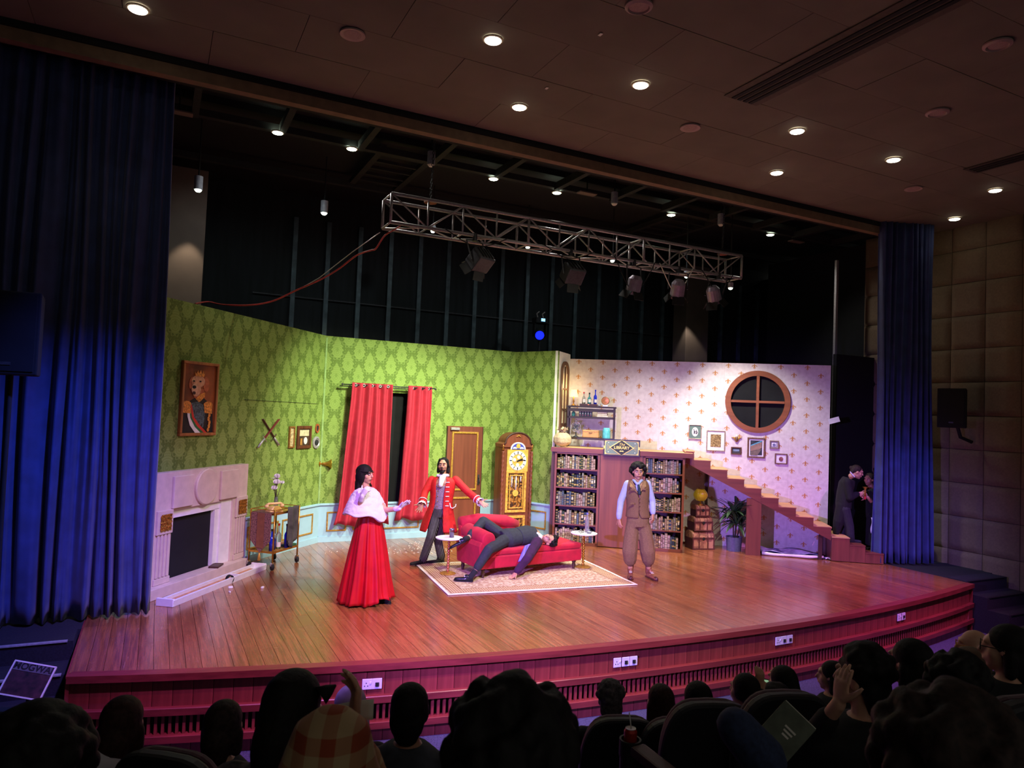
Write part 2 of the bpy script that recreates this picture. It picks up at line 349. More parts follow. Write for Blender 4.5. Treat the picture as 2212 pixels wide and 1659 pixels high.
# sockets on the front
def socket(px,py,kind,label):
    # find x on the front by marching
    d=ray(px,py); best=None; k=5.
    while k<14:
        p=CAM+d*k
        if XL<p.x<XR and p.y>fy(p.x)+.02: break
        k+=.004
    x=p.x; a=fa(x); T=thing('wall_socket',label,'socket',(x+math.sin(a)*.0,fy(x)+.018,-.19),a)
    f=MB().box((0,-.012,0),(.092,.012,.098)).build('plate',M['plastic'],T,bev=.004)
    if kind=='data': MB().box((.0,-.022,-.005),(.034,.01,.036)).build('port',M['black'],T)
    else:
        for q in ((-.010,.012),(-.024,-.014),(.004,-.014)): MB().box((q[0],-.0185,q[1]),(.009,.004,.007)).build('pin_hole',M['black'],T)
        MB().box((.03,-.02,.012),(.012,.012,.02)).build('switch',M['plastic'],T,bev=.002)
M['plastic']=pmat('white_plastic',(214,212,226),.35,.03)
for px,py,k,l in ((793,1473,'s','white power socket beside data socket on stage front, nearest the left'),(814,1471,'data','white data socket plate at the left pair on stage front'),
    (1332,1427,'s','white power socket at left of the middle trio on stage front'),(1350,1425,'data','middle white data socket of the trio below brown waistcoat man'),(1367,1423,'data','right white data socket of the trio below brown waistcoat man'),
    (1679,1383,'s','white power socket at left of the far trio on stage front'),(1691.5,1381,'data','middle data socket of the far trio on stage front'),(1704,1379,'data','right data socket of the far trio on stage front'),
    (1940,1336,'s','left white socket of the pair nearest stage right end'),(1949,1335,'data','right data socket of the pair nearest stage right end')): socket(px,py,k,l)
# wing floor either side of the planks
for x0,x1,y0 in ((-4.2,XL,8.6),(XR,15.2,7.25)):
    mb=MB().box(((x0+x1)/2,(y0+14.6)/2,-.37),(x1-x0-.02,14.6-y0,.73)); tag(mb.build('floor_wing',M['carpetdark'] if x0<0 else M['blackmatt']),'dark wing floor beside the planked stage','floor',kind='structure')
# ================================================================ auditorium floor (tiers)
TIERS=[(-6,1.1,.56),(1.1,1.8,.40),(1.8,2.55,.02),(2.55,3.35,-.34),(3.35,9.0,-.73)]
def tier(y):
    for a,b,z in TIERS:
        if a<=y<b: return z
    return -.73
T=thing('floor','stepped blue-grey carpet floor of the auditorium','floor',kind='structure')
for a,b,z in TIERS: MB().box((4.5,(a+b)/2,z/2-.65),(21,b-a,z+1.3)).build('tier',M['carpet'],T)
# steps up to the stage, left and right
def steps(x0,x1,y0,label,group,top,run=.42,n=4,strip=True):
    T=thing('stage_steps',label,'steps',((x0+x1)/2,y0,-.73),group=group); rise=.73/n
    for i in range(n):
        MB().box((0,i*run+run*(n-i)/2,rise*(i+.5)),(x1-x0,run*(n-i),rise)).build('step',M['carpetdark'],T)
        MB().box((0,i*run+.01,rise*(i+1)),(x1-x0-.1,.05,.012)).build('nosing_strip',M['steel'] if strip else M['black'],T)
steps(-2.6,XL-.05,6.93,'dark carpeted steps with metal nosings left of the stage','side steps',0)
steps(XR+.06,12.8,6.0,'dark carpeted steps at the right end of the stage','side steps',0,.32,4,False)
# ================================================================ room shell
XW=12.95
wr=thing('wall_right','wall of square padded brown fabric panels','wall',kind='structure')
MB().box((XW+.09,4.,2.6),(.1,17,7.2)).build('wall_core',M['blackmatt'],wr)
me=MB(); S=.594
def padfn(u,v):
    x=(u-.5)*S; z=(v-.5)*S; e=min(1,min(u,1-u)*14)*min(1,min(v,1-v)*14); return (-.045*(1-(1-e)**2.5)-.004,x,z)
me.grid(padfn,10,10); pm=me.mesh('padded_panel',M['pad'],True)
y0=8.04-.6*14
for i in range(19):
    for j in range(11):
        y=y0+.3+i*.6; z=-.33+j*.6+.3
        if 2.2<y<9.6 and z<6.2: inst('padded_panel',pm,wr,(XW,y,z))
MB().box((XW+.02,5.,-.55),(.06,8,.42)).build('skirting',M['black'],wr)
wl=MB().box((-4.6,4,2.6),(.2,17,7.4)); tag(wl.build('wall_left',M['blackmatt']),'dark left wall of the auditorium','wall',kind='structure')
CZ=6.1
cl=thing('ceiling','brown board ceiling of the auditorium','ceiling',kind='structure')
cw,chh=1.6,.8; YH=8.45
for j in range(11):
    for i in range(12):
        x0=-4.5+i*cw-(cw/2 if j%2 else 0); y1=YH-j*chh; xa,xb=max(-4.5,x0),min(XW,x0+cw)
        if xb-xa<.1: continue
        MB().box(((xa+xb)/2,y1-chh/2,CZ+.03+rnd.uniform(0,.004)),(xb-xa-.006,chh-.006,.05)).build('ceiling_panel',M['ceil'],cl)
MB().box((4.2,4,CZ+.12),(17.6,9,.06)).build('ceiling_deck',M['blackmatt'],cl)
hd=thing('trim_1','brown header board above the stage opening','trim',kind='structure')
MB().box((4.2,YH+.09,CZ-.13),(17.6,.12,.13)).build('header_board',M['trim'],hd); MB().box((4.2,YH+.3,CZ+.0),(17.6,.3,.2)).build('header_back',M['black'],hd)
MB().box((4.2,YH+.035,CZ-.03),(17.6,.05,.06)).build('shadow_gap',M['black'],hd)
# stage house
SZ=6.35
sh=thing('ceiling_stage','black stage ceiling with grid of dark beams','ceiling',kind='structure')
MB().box((5.,12.,SZ+.35),(20.6,7.4,.1)).build('deck',M['black'],sh)
for i in range(15): MB().box((-3.2+i*1.15,9.65,SZ),(.09,2.,.12)).build('beam',M['beam'] if 'beam' in M else M.setdefault('beam',pmat('beam_paint',(34,34,33),.7,.15)),sh)
for y in (8.95,10.65,12.6): MB().box((5,y,SZ+.02),(20.4,.1,.1)).build('beam',M['beam'],sh)
for x in (2.9,3.7,8.9,9.9): MB().box((x,11.6,SZ+.06),(.1,2.,.08)).build('beam',M['beam'],sh)
for k in range(5):
    MB().box((3.3,10.9+k*.35,SZ+.06),(.72,.05,.05)).build('beam',M['beam'],sh); MB().box((9.4,10.9+k*.35,SZ+.06),(.9,.05,.05)).build('beam',M['beam'],sh)
MB().box((5,11.65,SZ+.25),(20.4,2.,.1)).build('soffit',M['black'],sh)
wbk=thing('wall_back','black back wall of the stage with grey metal posts','wall',kind='structure')
M['backcloth']=pmat('black_backing',(20,25,28),.8,.35,3,stretch=(3,3,.3)); M['post']=pmat('grey_blue_post',(74,90,96),.5,.25,6,metal=.2)
MB().box((5,14.75,3),(21,.1,7.4)).build('backing',M['backcloth'],wbk)
for i in range(23): MB().box((2.3+i*.66,14.66,3.05),(.09,.07,6.2)).build('post',M['post'],wbk)
for z in (3.1,4.55): MB().box((8.8,14.64,z),(14.5,.02,.02)).build('cross_wire',M['darkmetal'],wbk)
for x,l in ((-4.4,'left'),(15.1,'right')): tag(MB().box((x,11.6,2.8),(.15,6.4,7.2)).build('wall_wing_'+l,M['blackmatt']),'black side wall of the stage wing','wall',kind='structure')
for (x,y,w,l) in ((.16,13.3,.82,'left'),(12.1,14.2,.72,'right')):
    tag(MB().box((x,y,2.8),(w,.5,7.)).build('wall_pier_'+l,M['taupe'],bev=.01),'taupe plaster pier behind the set on the '+l,'pillar',kind='structure')
tag(MB().box((13.1,9.6,1.9),(2.6,.08,3.8)).build('wall_masking',M['black']),'black masking flat behind the right curtain','wall',kind='structure')
p=thing('metal_pole','thin grey metal pole standing above the black masking flat','pole',(12.35,10.05,0)); MB().box((0,0,2.9),(.06,.05,5.8)).build('pole',M['steel'],p); MB().box((0,0,.02),(.3,.3,.04)).build('foot_plate',M['darkmetal'],p)
# ================================================================ set walls
c0=V((2.62,12.7,0)); c1=V((6.42,12.8,0)); c2=V((6.86,11.85,0)); cl0=V((-.55,9.5,0))
def ang(a,b): return math.atan2(b.y-a.y,b.x-a.x)
FL=Frame(cl0,ang(cl0,c0)); FC=Frame(c0,ang(c0,c1)); FP=Frame(c1,ang(c1,c2)); LA=R(-37)
FB=Frame(V((math.sin(R(37)),math.cos(R(37)),0))*14.35,LA)   # library back wall; x = coordinate along it
HW=3.63; WH=.66
def setwall(name,F,L,h,holes,mat_,label,h2=None,th=.05):
    """wall panel with rectangular holes [(x0,x1,z0,z1)]"""
    T=thing(name,label,'wall',F.o,F.a,kind='structure'); mb=MB(); xs=sorted({0.,L}|{q for a in holes for q in a[:2]}); 
    for a,b in zip(xs,xs[1:]):
        zs=[(WH,None)]; cut=[q for q in holes if q[0]<=a+1e-6 and q[1]>=b-1e-6]
        seg=[]; z=0
        for q in sorted(cut,key=lambda q:q[2]):
            if q[2]>z: seg.append((z,q[2]))
            z=q[3]
        seg.append((z,None))
        for s0,s1 in seg:
            za=s1 if s1 is not None else h+(h2-h if h2 else 0)*a/L; zb=s1 if s1 is not None else h+(h2-h if h2 else 0)*b/L
            mb.prism([(a,s0),(b,s0),(b,zb),(a,za)],0,th)
    mb.build('panel',mat_,T); return T
LL=(c0-cl0).length; LC=(c1-c0).length; LP=(c2-c1).length
wgl=setwall('wall_set_left',FL,LL,3.72,[],M['damask'],'green damask set wall with portrait and fireplace',3.63)
win=(FC.px(838,840).x,FC.px(880,840).x); win=(1.12,1.62,.62,2.68)
dr0,dr1=FC.px(963,1000).x,FC.px(1038,1000).x; dz=FC.px(1000,921).z
wgc=setwall('wall_set_centre',FC,LC,HW,[win],M['damask'],'green damask set wall with curtained window and door')
wgp=setwall('wall_set_panel',FP,LP,HW,[],M['damask'],'green damask set panel beside the clock')
# wainscot
def wains(T,L,panels,F,skip=()):
    segs=[(0,L)]
    for a,b in skip: segs=[s for q in segs for s in ((q[0],a),(b,q[1])) if s[1]-s[0]>.02]
    for a,b in segs:
        MB().box(((a+b)/2,-.014,WH/2),(b-a,.022,WH)).build('wainscot',M['wains'],T); MB().box(((a+b)/2,-.025,WH),(b-a,.05,.035)).build('dado_rail',M['wains'],T,bev=.006)
        MB().box(((a+b)/2,-.03,.05),(b-a,.02,.1)).build('skirting',M['wains'],T)
    for a,b in panels: MB().frame(b-a,.34,.022,-.04,-.024,((a+b)/2,0,.36)).build('gold_moulding',M['gold'],T)
wains(wgl,LL,[(LL-1.9,LL-1.15),(LL-1.05,LL-.2)],FL); wains(wgc,LC,[(.15,.5),(.62,win[0]-.08),(win[0]+.0,win[1]+.25)],FC,[(dr0-.02,dr1+.02)]); wains(wgp,LP,[(.12,LP-.12)],FP)
MB().box((.0,-.012,1.8),(.03,.02,3.6)).build('corner_strip',pmat('pale_corner_strip',(140,168,100),.8),wgc)
# narrow return with arched frame, then the library wall
sL=FB.px(1232,776).x; sR=FB.px(1795,790).x; HB=3.54
def fbw(x,y): p=FB.w(x,y,0); return p
c3=fbw(sL,0); FR=Frame(c2,ang(c2,c3)); LR=(c3-c2).length
wrt=setwall('wall_set_return',FR,LR,HW,[],M['offwhite'],'narrow pale return panel between green and cream walls')
wlib=thing('wall_set_library','cream wall papered with small gold fleurs-de-lis','wall',FB.o,FB.a,kind='structure')
rwc=FB.px(1636,868); RWR=.60
# library wall with a round hole: ring of quads from circle to rectangle
mb=MB(); N=64; cx,cz=rwc.x,rwc.z; r=RWR-.09
def edge(a):
    dx,dz_=math.cos(a),math.sin(a); t=1e9
    if dx>1e-6: t=min(t,(sR-cx)/dx)
    if dx<-1e-6: t=min(t,(sL-cx)/dx)
    if dz_>1e-6: t=min(t,(HB-cz)/dz_)
    if dz_<-1e-6: t=min(t,(0-cz)/dz_)
    return (cx+dx*t,cz+dz_*t)
angs=sorted([2*PI*i/N for i in range(N)]+[math.atan2(z-cz,x-cx)%(2*PI) for x in (sL,sR) for z in (0,HB)])
for y in (0,.04):
    inner=[(cx+r*math.cos(a),y,cz+r*math.sin(a)) for a in angs]; outer=[(edge(a)[0],y,edge(a)[1]) for a in angs]; n=len(angs)
    mb.add(inner+outer,[(i,(i+1)%n,(i+1)%n+n,i+n) for i in range(n)])
n=len(angs); k0=0; vi=mb.v; 
for off in (0,n): mb.f+=[((i)+off,(i+1)%n+off,(i+1)%n+off+2*n,i+off+2*n) for i in range(n)]; mb.mi+=[0]*n
mb.build('panel',M['fleur'],wlib)
rw=thing('window_1','round brown window frame with crossed glazing bars in the cream wall','window',FB.w(cx,0,cz),FB.a,kind='structure')
mb=MB(); prof=[(RWR,-.045),(RWR,.0),(RWR-.1,.0),(RWR-.1,-.045)]; Mx=rot('X',90)
N=64; mb.ring_loft([[ (rr*math.cos(2*PI*i/N),yy,rr*math.sin(2*PI*i/N)) for rr,yy in prof] for i in range(N+1)],True,False)
mb.build('round_frame',M.setdefault('rframe',wood('chestnut',(140,80,50),.45,'X',4,.12,.03)),rw); 
MB().box((0,-.02,0),(.05,.04,2*RWR-.18)).build('glazing_bar',M['rframe'],rw); 
for s in (-1,1): MB().box((s*(RWR-.08)/2,-.02,0),(RWR-.13,.036,.045)).build('glazing_bar',M['rframe'],rw)
mb=MB(); mb.lathe([(.001,0),(RWR-.07,0),(RWR-.07,.01),(.001,.01)],M=rot('X',90),n=48); mb.build('dark_pane',M['blackmatt'],rw,loc=(0,.05,0))
# ================================================================ big side curtains
def drape(name,label,P0,P1,z0,z1,folds,amp,mat_,seed,cat='curtain',nu=None,flare=0.,gather=0.,hem=0.,group=None,parent=None,nv=30):
    P0,P1=V(P0),V(P1); d=(P1-P0); L=d.length; d.normalize(); nn=V((d.y,-d.x,0)); nu=nu or folds*14; r=random.Random(seed)
    ph=[r.uniform(0,6.28) for _ in range(8)]; wgt=[r.uniform(.5,1.3) for _ in range(folds+2)]
    def fn(u,v):
        s=u+.012*math.sin(u*37+ph[0])+.02*math.sin(u*11+ph[1]); k=s*folds; i=int(max(0,min(folds,k))); a=amp*(wgt[i]*(1-(k-int(k)))+wgt[min(i+1,folds)]*(k-int(k)))
        z=z0+(z1-z0)*v; low=(1-v)
        y=a*math.sin(2*PI*k+.5*math.sin(6*v+ph[2]+i))*(1-.35*v)+.25*a*math.sin(4.3*PI*k+ph[3]+v*2)+low**4*hem*math.sin(9*k+ph[4])
        x=L*(u+ (u-.5)*flare*low**2 - (u-.5)*gather*math.sin(PI*v)**2)+.02*math.sin(5*v+ph[5]+k)
        if low>.93: z+=.025*math.sin(11*k+ph[6])*0+abs(math.sin(5*k+ph[7]))*.02
        p=P0+d*x+nn*y; return (p.x,p.y,z)
    o=MB().grid(fn,nu,nv).build(name,mat_,parent,smooth=True,solid=.006)
    if label: tag(o,label,cat,group)
    return o
drape('stage_curtain','heavy blue velvet curtain hanging at the left side of the stage',(-2.5,8.82,0),(.0,8.95,0),.01,6.12,17,.075,M['velvetblue'],3,flare=.05,hem=.05,group='side curtains')
drape('stage_curtain','blue velvet curtain beside the padded right wall',(11.5,8.42,0),(12.42,8.05,0),.01,6.12,8,.07,M['velvetblue'],5,flare=.06,hem=.05,group='side curtains')
# ================================================================ fireplace
FF=Frame((.03,9.42),math.atan2(1.48,1.17))
fp=thing('fireplace','cream flat fireplace surround with fluted pilasters and black opening','fireplace',FF.o,FF.a); cr=M['cream']; FY=.12; FH=1.49
M['carved']=pmat('carved_gold',(176,122,52),.35,.5,38,.9,metal=.7)
mb=MB()
for a,b,c,d in ((.1,.49,.13,FH),(1.78,2.13,.13,FH),(.49,1.78,1.01,FH)): mb.box(((a+b)/2,FY+.06,(c+d)/2),(b-a,.12,d-c))
mb.build('surround',cr,fp,bev=.004)
for q in (((.50,FY+.07,.52),(.02,.09,.78)),((1.49,FY+.08,.52),(.1,.06,.78)),((1.02,FY+.08,.955),(1.04,.06,.11)),((1.66,FY+.04,.57),(.24,.03,.88))): MB().box(*q).build('inner_jamb',M['white'],fp)
MB().box((.98,FY+.125,.53),(.95,.03,.82)).build('dark_opening',M['blackmatt'],fp)
mb=MB().box((1.02,.11,.065),(2.06,.22,.13)); mb.build('hearth',cr,fp,bev=.006)
mb=MB(); mb.lathe([(.24,0),(.24,.03),(.228,.042),(.001,.042)],M=rot('X',90),n=40); mb.build('round_panel',cr,fp,smooth=False,loc=(1.13,FY,1.25))
for x0,x1 in ((.46,.84),(1.44,1.85)): MB().box(((x0+x1)/2,FY-.018,1.235),(x1-x0,.036,.4)).build('square_panel',cr,fp,bev=.008)
for x0,x1 in ((.2,.48),(1.84,2.11)):
    xc=(x0+x1)/2; MB().box((xc,FY-.015,.885),(x1-x0,.03,.29)).build('pilaster_block',cr,fp,bev=.005)
    g=MB(); g.grid(lambda u,v:(xc+(u-.5)*.2,FY-.036-.014*abs(math.sin(u*11+3*math.sin(v*9))*math.cos(v*13)),.885+(v-.5)*.2),22,22); g.build('carved_panel',M['carved'],fp,smooth=True)
    for k in range(4): MB().box((x0+.045+k*(x1-x0-.09)/3,FY-.01,.475),(.034,.02,.52)).build('flute',cr,fp,bev=.004)
    MB().box((xc,FY-.012,.17),(x1-x0,.024,.075)).build('pilaster_base',cr,fp,bev=.004)
o=thing('flat_book','thin dark book lying on the fireplace hearth','book',FF.w(1.42,.09,.13),FF.a+.3); MB().box((0,0,.012),(.24,.13,.024)).build('cover',M['wooddark'],o,bev=.003); MB().box((.004,0,.012),(.235,.12,.016)).build('pages',M['offwhite'],o)
# fallen mantel shelf
a0,a1=V((.2,9.2,0)),V((1.44,10.86,0)); ma=math.atan2(a1.y-a0.y,a1.x-a0.x); Lm=(a1-a0).length
fm=thing('fallen_mantel','long white mantel moulding lying upside down on the floor before the fireplace','mantel shelf',a0,ma)
MB().box((Lm/2,0,.012),(Lm,.15,.024)).build('base_board',M['white'],fm)
for y in (-.085,.085): MB().prism([(0,0),(.02,0),(.035,.075),(.0,.075)],0,Lm,M=rot('Z',-90) if y<0 else Matrix(((0,1,0),(-1,0,0),(0,0,1))),c=(0,y,0)).build('moulded_side',M['white'],fm)
for x in (.01,Lm-.01): MB().box((x,0,.045),(.035,.22,.09)).build('end_moulding',M['white'],fm,bev=.004)
for x0,x1 in ((.1,Lm*.68),(Lm*.71,Lm*.93)): MB().box(((x0+x1)/2,.01,.03),(x1-x0,.1,.012)).build('cardboard_lining',pmat('cardboard',(190,140,100),.9),fm)
MB().box((Lm*.695,0,.05),(.035,.14,.03)).build('cross_brace',M['white'],fm); MB().box((Lm*.42,-.062,.042),(Lm*.5,.014,.004)).build('blue_tape',pmat('blue_tape',(40,120,190),.5),fm)
tp=thing('tape_roll','black roll of tape lying beside the fallen mantel','tape roll',V((.98,10.12,0)),.4); mb=MB()
mb.ring_loft([[(.05*math.cos(t)*k,y,.055+.055*math.sin(t)*k) for k,y in ((1,-.025),(1,.025),(.7,.025),(.7,-.025))] for t in [2*PI*i/24 for i in range(25)]],True,False); mb.build('roll',M['black'],tp)
# crumbs of plaster on the floor
for i,(px,py,s) in enumerate(((498,1271,.035),(567,1271,.03),(496,1280,.02))):
    p=G(px,py); o=MB().box((0,0,s*.4),(s*1.6,s,s*.8)).build('plaster_chunk',M['white'],bev=s*.2,loc=p,rz=i); tag(o,['white plaster chunk nearest the tape roll on the floor','small white plaster block on open floor right of the mantel','tiny white plaster flake in front of the tape roll'][i],'debris',group='plaster chunks on the stage')
r=random.Random(4); mb=MB()
for i in range(150):
    px=r.gauss(880,70); py=r.uniform(1170,1196) if i<170 else r.uniform(1200,1300)
    if i>=170: px=r.uniform(440,1700)
    p=G(px,py); s=r.uniform(.004,.014)
    if p.y>12.35 : continue
    mb.box((p.x,p.y,.004),(s*2,s,.006),r.uniform(0,3))
tag(mb.build('confetti_scraps',M['white']),'scattered white paper scraps on the stage floor','scraps',kind='stuff')
# ================================================================ things on the green walls
def on(F,x,y,z): return F.w(x,y,z)
def ftop(F): return F.a
# portrait of a dog in uniform
T=thing('portrait_painting','tall gilt-framed portrait of a crowned dog in dress uniform','painting',on(FL,1.47,-.002,2.42),FL.a); PW,PH=.67,1.0
MB().frame(PW,PH,.04,-.05,0).build('picture_frame',wood('gilt_oak',(150,92,44),.4,'Z',4,.2),T,bev=.008)
def portrait_bg():
    m,t,b=shader('portrait_ground',.5); (x,y,z),tc=coords(t); n=noisef(t,tc,3.2,5); c=mixc(t,n.step(.5,.16),sl((150,74,30)),sl((52,26,16))); d=hyp(x-.1,z-.15).step(.3,.25); c=mixc(t,d*.5,c,sl((176,92,40))); t.links.new(c,b.inputs['Base Color']); return m
MB().box((0,-.012,0),(PW-.07,.02,PH-.07)).build('canvas',portrait_bg(),T)
def flat(T,name,poly,mat_,y,h=.003): return MB().prism(poly,y-h,y).build(name,mat_,T)
def ov(cx,cz,rx,rz_,n=20,a0=0,a1=2*PI,tilt=0):
    out=[]
    for i in range(n):
        a=a0+(a1-a0)*i/n; u,w=rx*math.cos(a),rz_*math.sin(a); out.append((cx+u*math.cos(tilt)-w*math.sin(tilt),cz+u*math.sin(tilt)+w*math.cos(tilt)))
    return out
dogm=pmat('dog_coat',(206,150,112),.6,.14,26); earm=pmat('dog_ear',(176,92,56),.6,.15,26); jac=pmat('painted_medals',(62,76,80),.5,.75,42); jd=pmat('painted_coat',(30,26,24),.6,.3,10); epm=pmat('painted_gold',(214,130,48),.45,.4,50)
flat(T,'painted_coat',[(-.29,-.46),(-.27,-.14),(-.16,-.03),(-.06,.02),(.06,.03),(.2,-.06),(.27,-.14),(.29,-.46)],jd,-.023)
flat(T,'painted_medals',[(-.17,-.2),(-.14,-.06),(-.02,-.04),(.08,-.08),(.12,-.2),(.1,-.38),(0,-.44),(-.1,-.3)],jac,-.027)
flat(T,'painted_sash',[(-.22,-.08),(-.19,-.08),(-.15,-.26),(-.06,-.38),(.05,-.46),(-.05,-.46),(-.15,-.36),(-.2,-.24)],M['offwhite'],-.030); flat(T,'painted_sash',[(-.19,-.08),(-.165,-.08),(-.12,-.26),(-.02,-.37),(.11,-.46),(.05,-.46),(-.06,-.38),(-.15,-.26)],pmat('sash_green',(40,104,52),.6),-.031); flat(T,'painted_sash',[(-.165,-.08),(-.14,-.08),(-.08,-.25),(.02,-.35),(.17,-.46),(.11,-.46),(-.02,-.37),(-.12,-.26)],pmat('sash_red',(196,50,36),.6),-.031)
for c in (-.235,.165): flat(T,'painted_epaulette',ov(c,-.075,.085,.042),epm,-.033); flat(T,'painted_fringe',[(c-.075,-.08),(c+.08,-.08),(c+.085,-.2),(c-.06,-.19)],epm,-.032)
for k in range(5): flat(T,'painted_braid',ov(.2-.012*math.sin(k*2),-.22-.05*k,.022,.03),epm,-.032)
flat(T,'painted_collar',[(-.07,.0),(.0,-.05),(.1,.03),(.1,.09),(.03,.07)],epm,-.027)
flat(T,'painted_ear',ov(.115,.2,.055,.105,tilt=.12),earm,-.026); flat(T,'painted_ear',ov(-.165,.21,.035,.08,tilt=-.15),earm,-.026)
flat(T,'painted_neck',[(-.13,.1),(.09,.14),(.07,.03),(-.02,-.02),(-.1,.02)],earm,-.025)
flat(T,'painted_head',ov(-.04,.235,.125,.085),dogm,-.030); flat(T,'painted_jaw',ov(-.07,.125,.085,.095,tilt=-.1),dogm,-.0305); flat(T,'painted_muzzle',ov(-.105,.13,.055,.075),pmat('dog_muzzle',(214,164,128),.6,.08,26),-.034); flat(T,'painted_nose',ov(-.115,.155,.034,.022),M['black'],-.037); flat(T,'painted_mouth',ov(-.115,.075,.03,.022),pmat('dog_lip',(60,30,26),.6),-.037)
for x in (-.125,-.008): flat(T,'painted_eye',ov(x,.235,.018,.011),M['black'],-.037)
flat(T,'painted_crown',[(-.1,.305),(-.115,.365),(-.085,.335),(-.06,.385),(-.035,.34),(-.01,.395),(.015,.34),(.04,.385),(.055,.335),(.075,.365),(.06,.3)],epm,-.034)
# crossed swords
for i,(p,q,l) in enumerate((((2.84,2.15),(3.27,1.74),'ornate sword with silver hilt at lower right, crossed on green wall'),((3.225,2.15),(2.745,1.72),'ornate sword with silver hilt at lower left, crossed on green wall'))):
    P=on(FL,p[0],-.02-.014*i,p[1]); T=thing('wall_sword',l,'sword',P,FL.a,group='crossed swords'); d=V((q[0]-p[0],0,q[1]-p[1])); L=d.length; d.normalize(); up=V((0,1,0))
    MB().bar((0,0,0),d*L*.68,.012,.04,up).build('scabbard',pmat('leather_scabbard',(96,56,50) if i==0 else (120,40,40),.5),T,bev=.004); g=d*L*.70; s=d.cross(up)
    MB().bar(g-s*.07,g+s*.07,.02,.025,up).build('cross_guard',M['chrome'],T,bev=.005); MB().cyl(g,d*L*.96,.014,.018).build('grip',M['steel'],T,smooth=True); MB().ell(d*L*.985,.022).build('pommel',M['chrome'],T,smooth=True)
def pframe(F,x0,x1,z0,z1,name,label,fm_,art,tb=.03,mat_c=None,mt=.0,cat='picture',y=0.,dp=.03):
    w,h=abs(x1-x0),abs(z1-z0); T=thing(name,label,cat,on(F,(x0+x1)/2,y-.002,(z0+z1)/2),F.a); MB().frame(w,h,tb,-dp,0).build('picture_frame',fm_,T,bev=.004)
    MB().box((0,-.008,0),(w-tb*1.6,.012,h-tb*1.6)).build('mount',mat_c or art,T)
    if mt: MB().box((0,-.0155,0),(w-tb*2-mt*2,.003,h-tb*2-mt*2)).build('print',art,T)
    return T
gilt=pmat('gilt_frame',(158,112,56),.4,.25,40,metal=.4); walf=wood('walnut_frame',(98,58,36),.4,'Z',6)
pframe(FL,3.53,3.68,2.035,1.68,'narrow_picture','narrow gilt frame with vertical strip print on green wall',gilt,pmat('strip_print',(196,176,130),.6,.4,30),.026)
T=pframe(FL,3.753,4.15,2.04,1.66,'framed_picture','dark wooden framed landscape on green wall beside the narrow frame',walf,pmat('dusk_print',(70,52,36),.6,.5,9),.05)
flat(T,'painted_sky',[(-.13,.02),(.13,.02),(.13,.12),(-.13,.12)],pmat('print_sky',(210,200,160),.6),-.016); flat(T,'painted_figures',ov(.04,-.06,.05,.06),M['offwhite'],-.017); flat(T,'painted_figures',[(-.11,-.13),(-.05,-.13),(-.06,-.02),(-.1,-.02)],pmat('print_ochre',(180,130,60),.6),-.017)
def discprof(T,name,prof,mat_,loc,n=32): mb=MB(); mb.lathe(prof,M=rot('X',90),n=n); return mb.build(name,mat_,T,smooth=False,loc=loc)
T=thing('oval_frame','tiny reddish oval ornament above the round dish on green wall','ornament',on(FL,4.335,-.002,1.995),FL.a); mb=MB(); mb.ring_loft([[( .055*k*math.cos(t),yy,.08*k*math.sin(t)) for k,yy in ((1,-.02),(1,0),(.65,0),(.65,-.02))] for t in [2*PI*i/28 for i in range(29)]],True,False); mb.build('oval_ring',pmat('coral_frame',(170,88,48),.5),T); MB().prism(ov(0,0,.038,.056),-.008,-.001).build('mirror',M['darkmetal'],T)
T=thing('wall_dish','round pewter dish hung on green wall under the oval ornament','dish',on(FL,4.325,-.002,1.75),FL.a); discprof(T,'rim',[(.105,0),(.105,.02),(.075,.028),(.06,.012),(.001,.012)],M['steel'],(0,0,0)); discprof(T,'boss',[(.05,.012),(.045,.03),(.001,.035)],M['darkmetal'],(0,0,0))
T=thing('brass_horn','small brass bell horn sticking out of the green wall above dado','wall ornament',on(FL,4.5,-.002,1.37),FL.a); discprof(T,'back_plate',[(.05,0),(.05,.012),(.001,.012)],M['brass'],(0,0,0)); mb=MB(); mb.lathe([(.02,.0),(.025,.06),(.045,.13),(.085,.18),(.09,.185),(.08,.18),(.04,.12),(.015,.06)],M=rot('Z',40)@rot('X',90),n=24); mb.build('bell',M['brass'],T,smooth=True)
MB().bar((2.4,-.003,2.437),(4.3,-.003,2.42),.004,.012,(0,1,0)).build('paper_seam',M['black'],wgl)
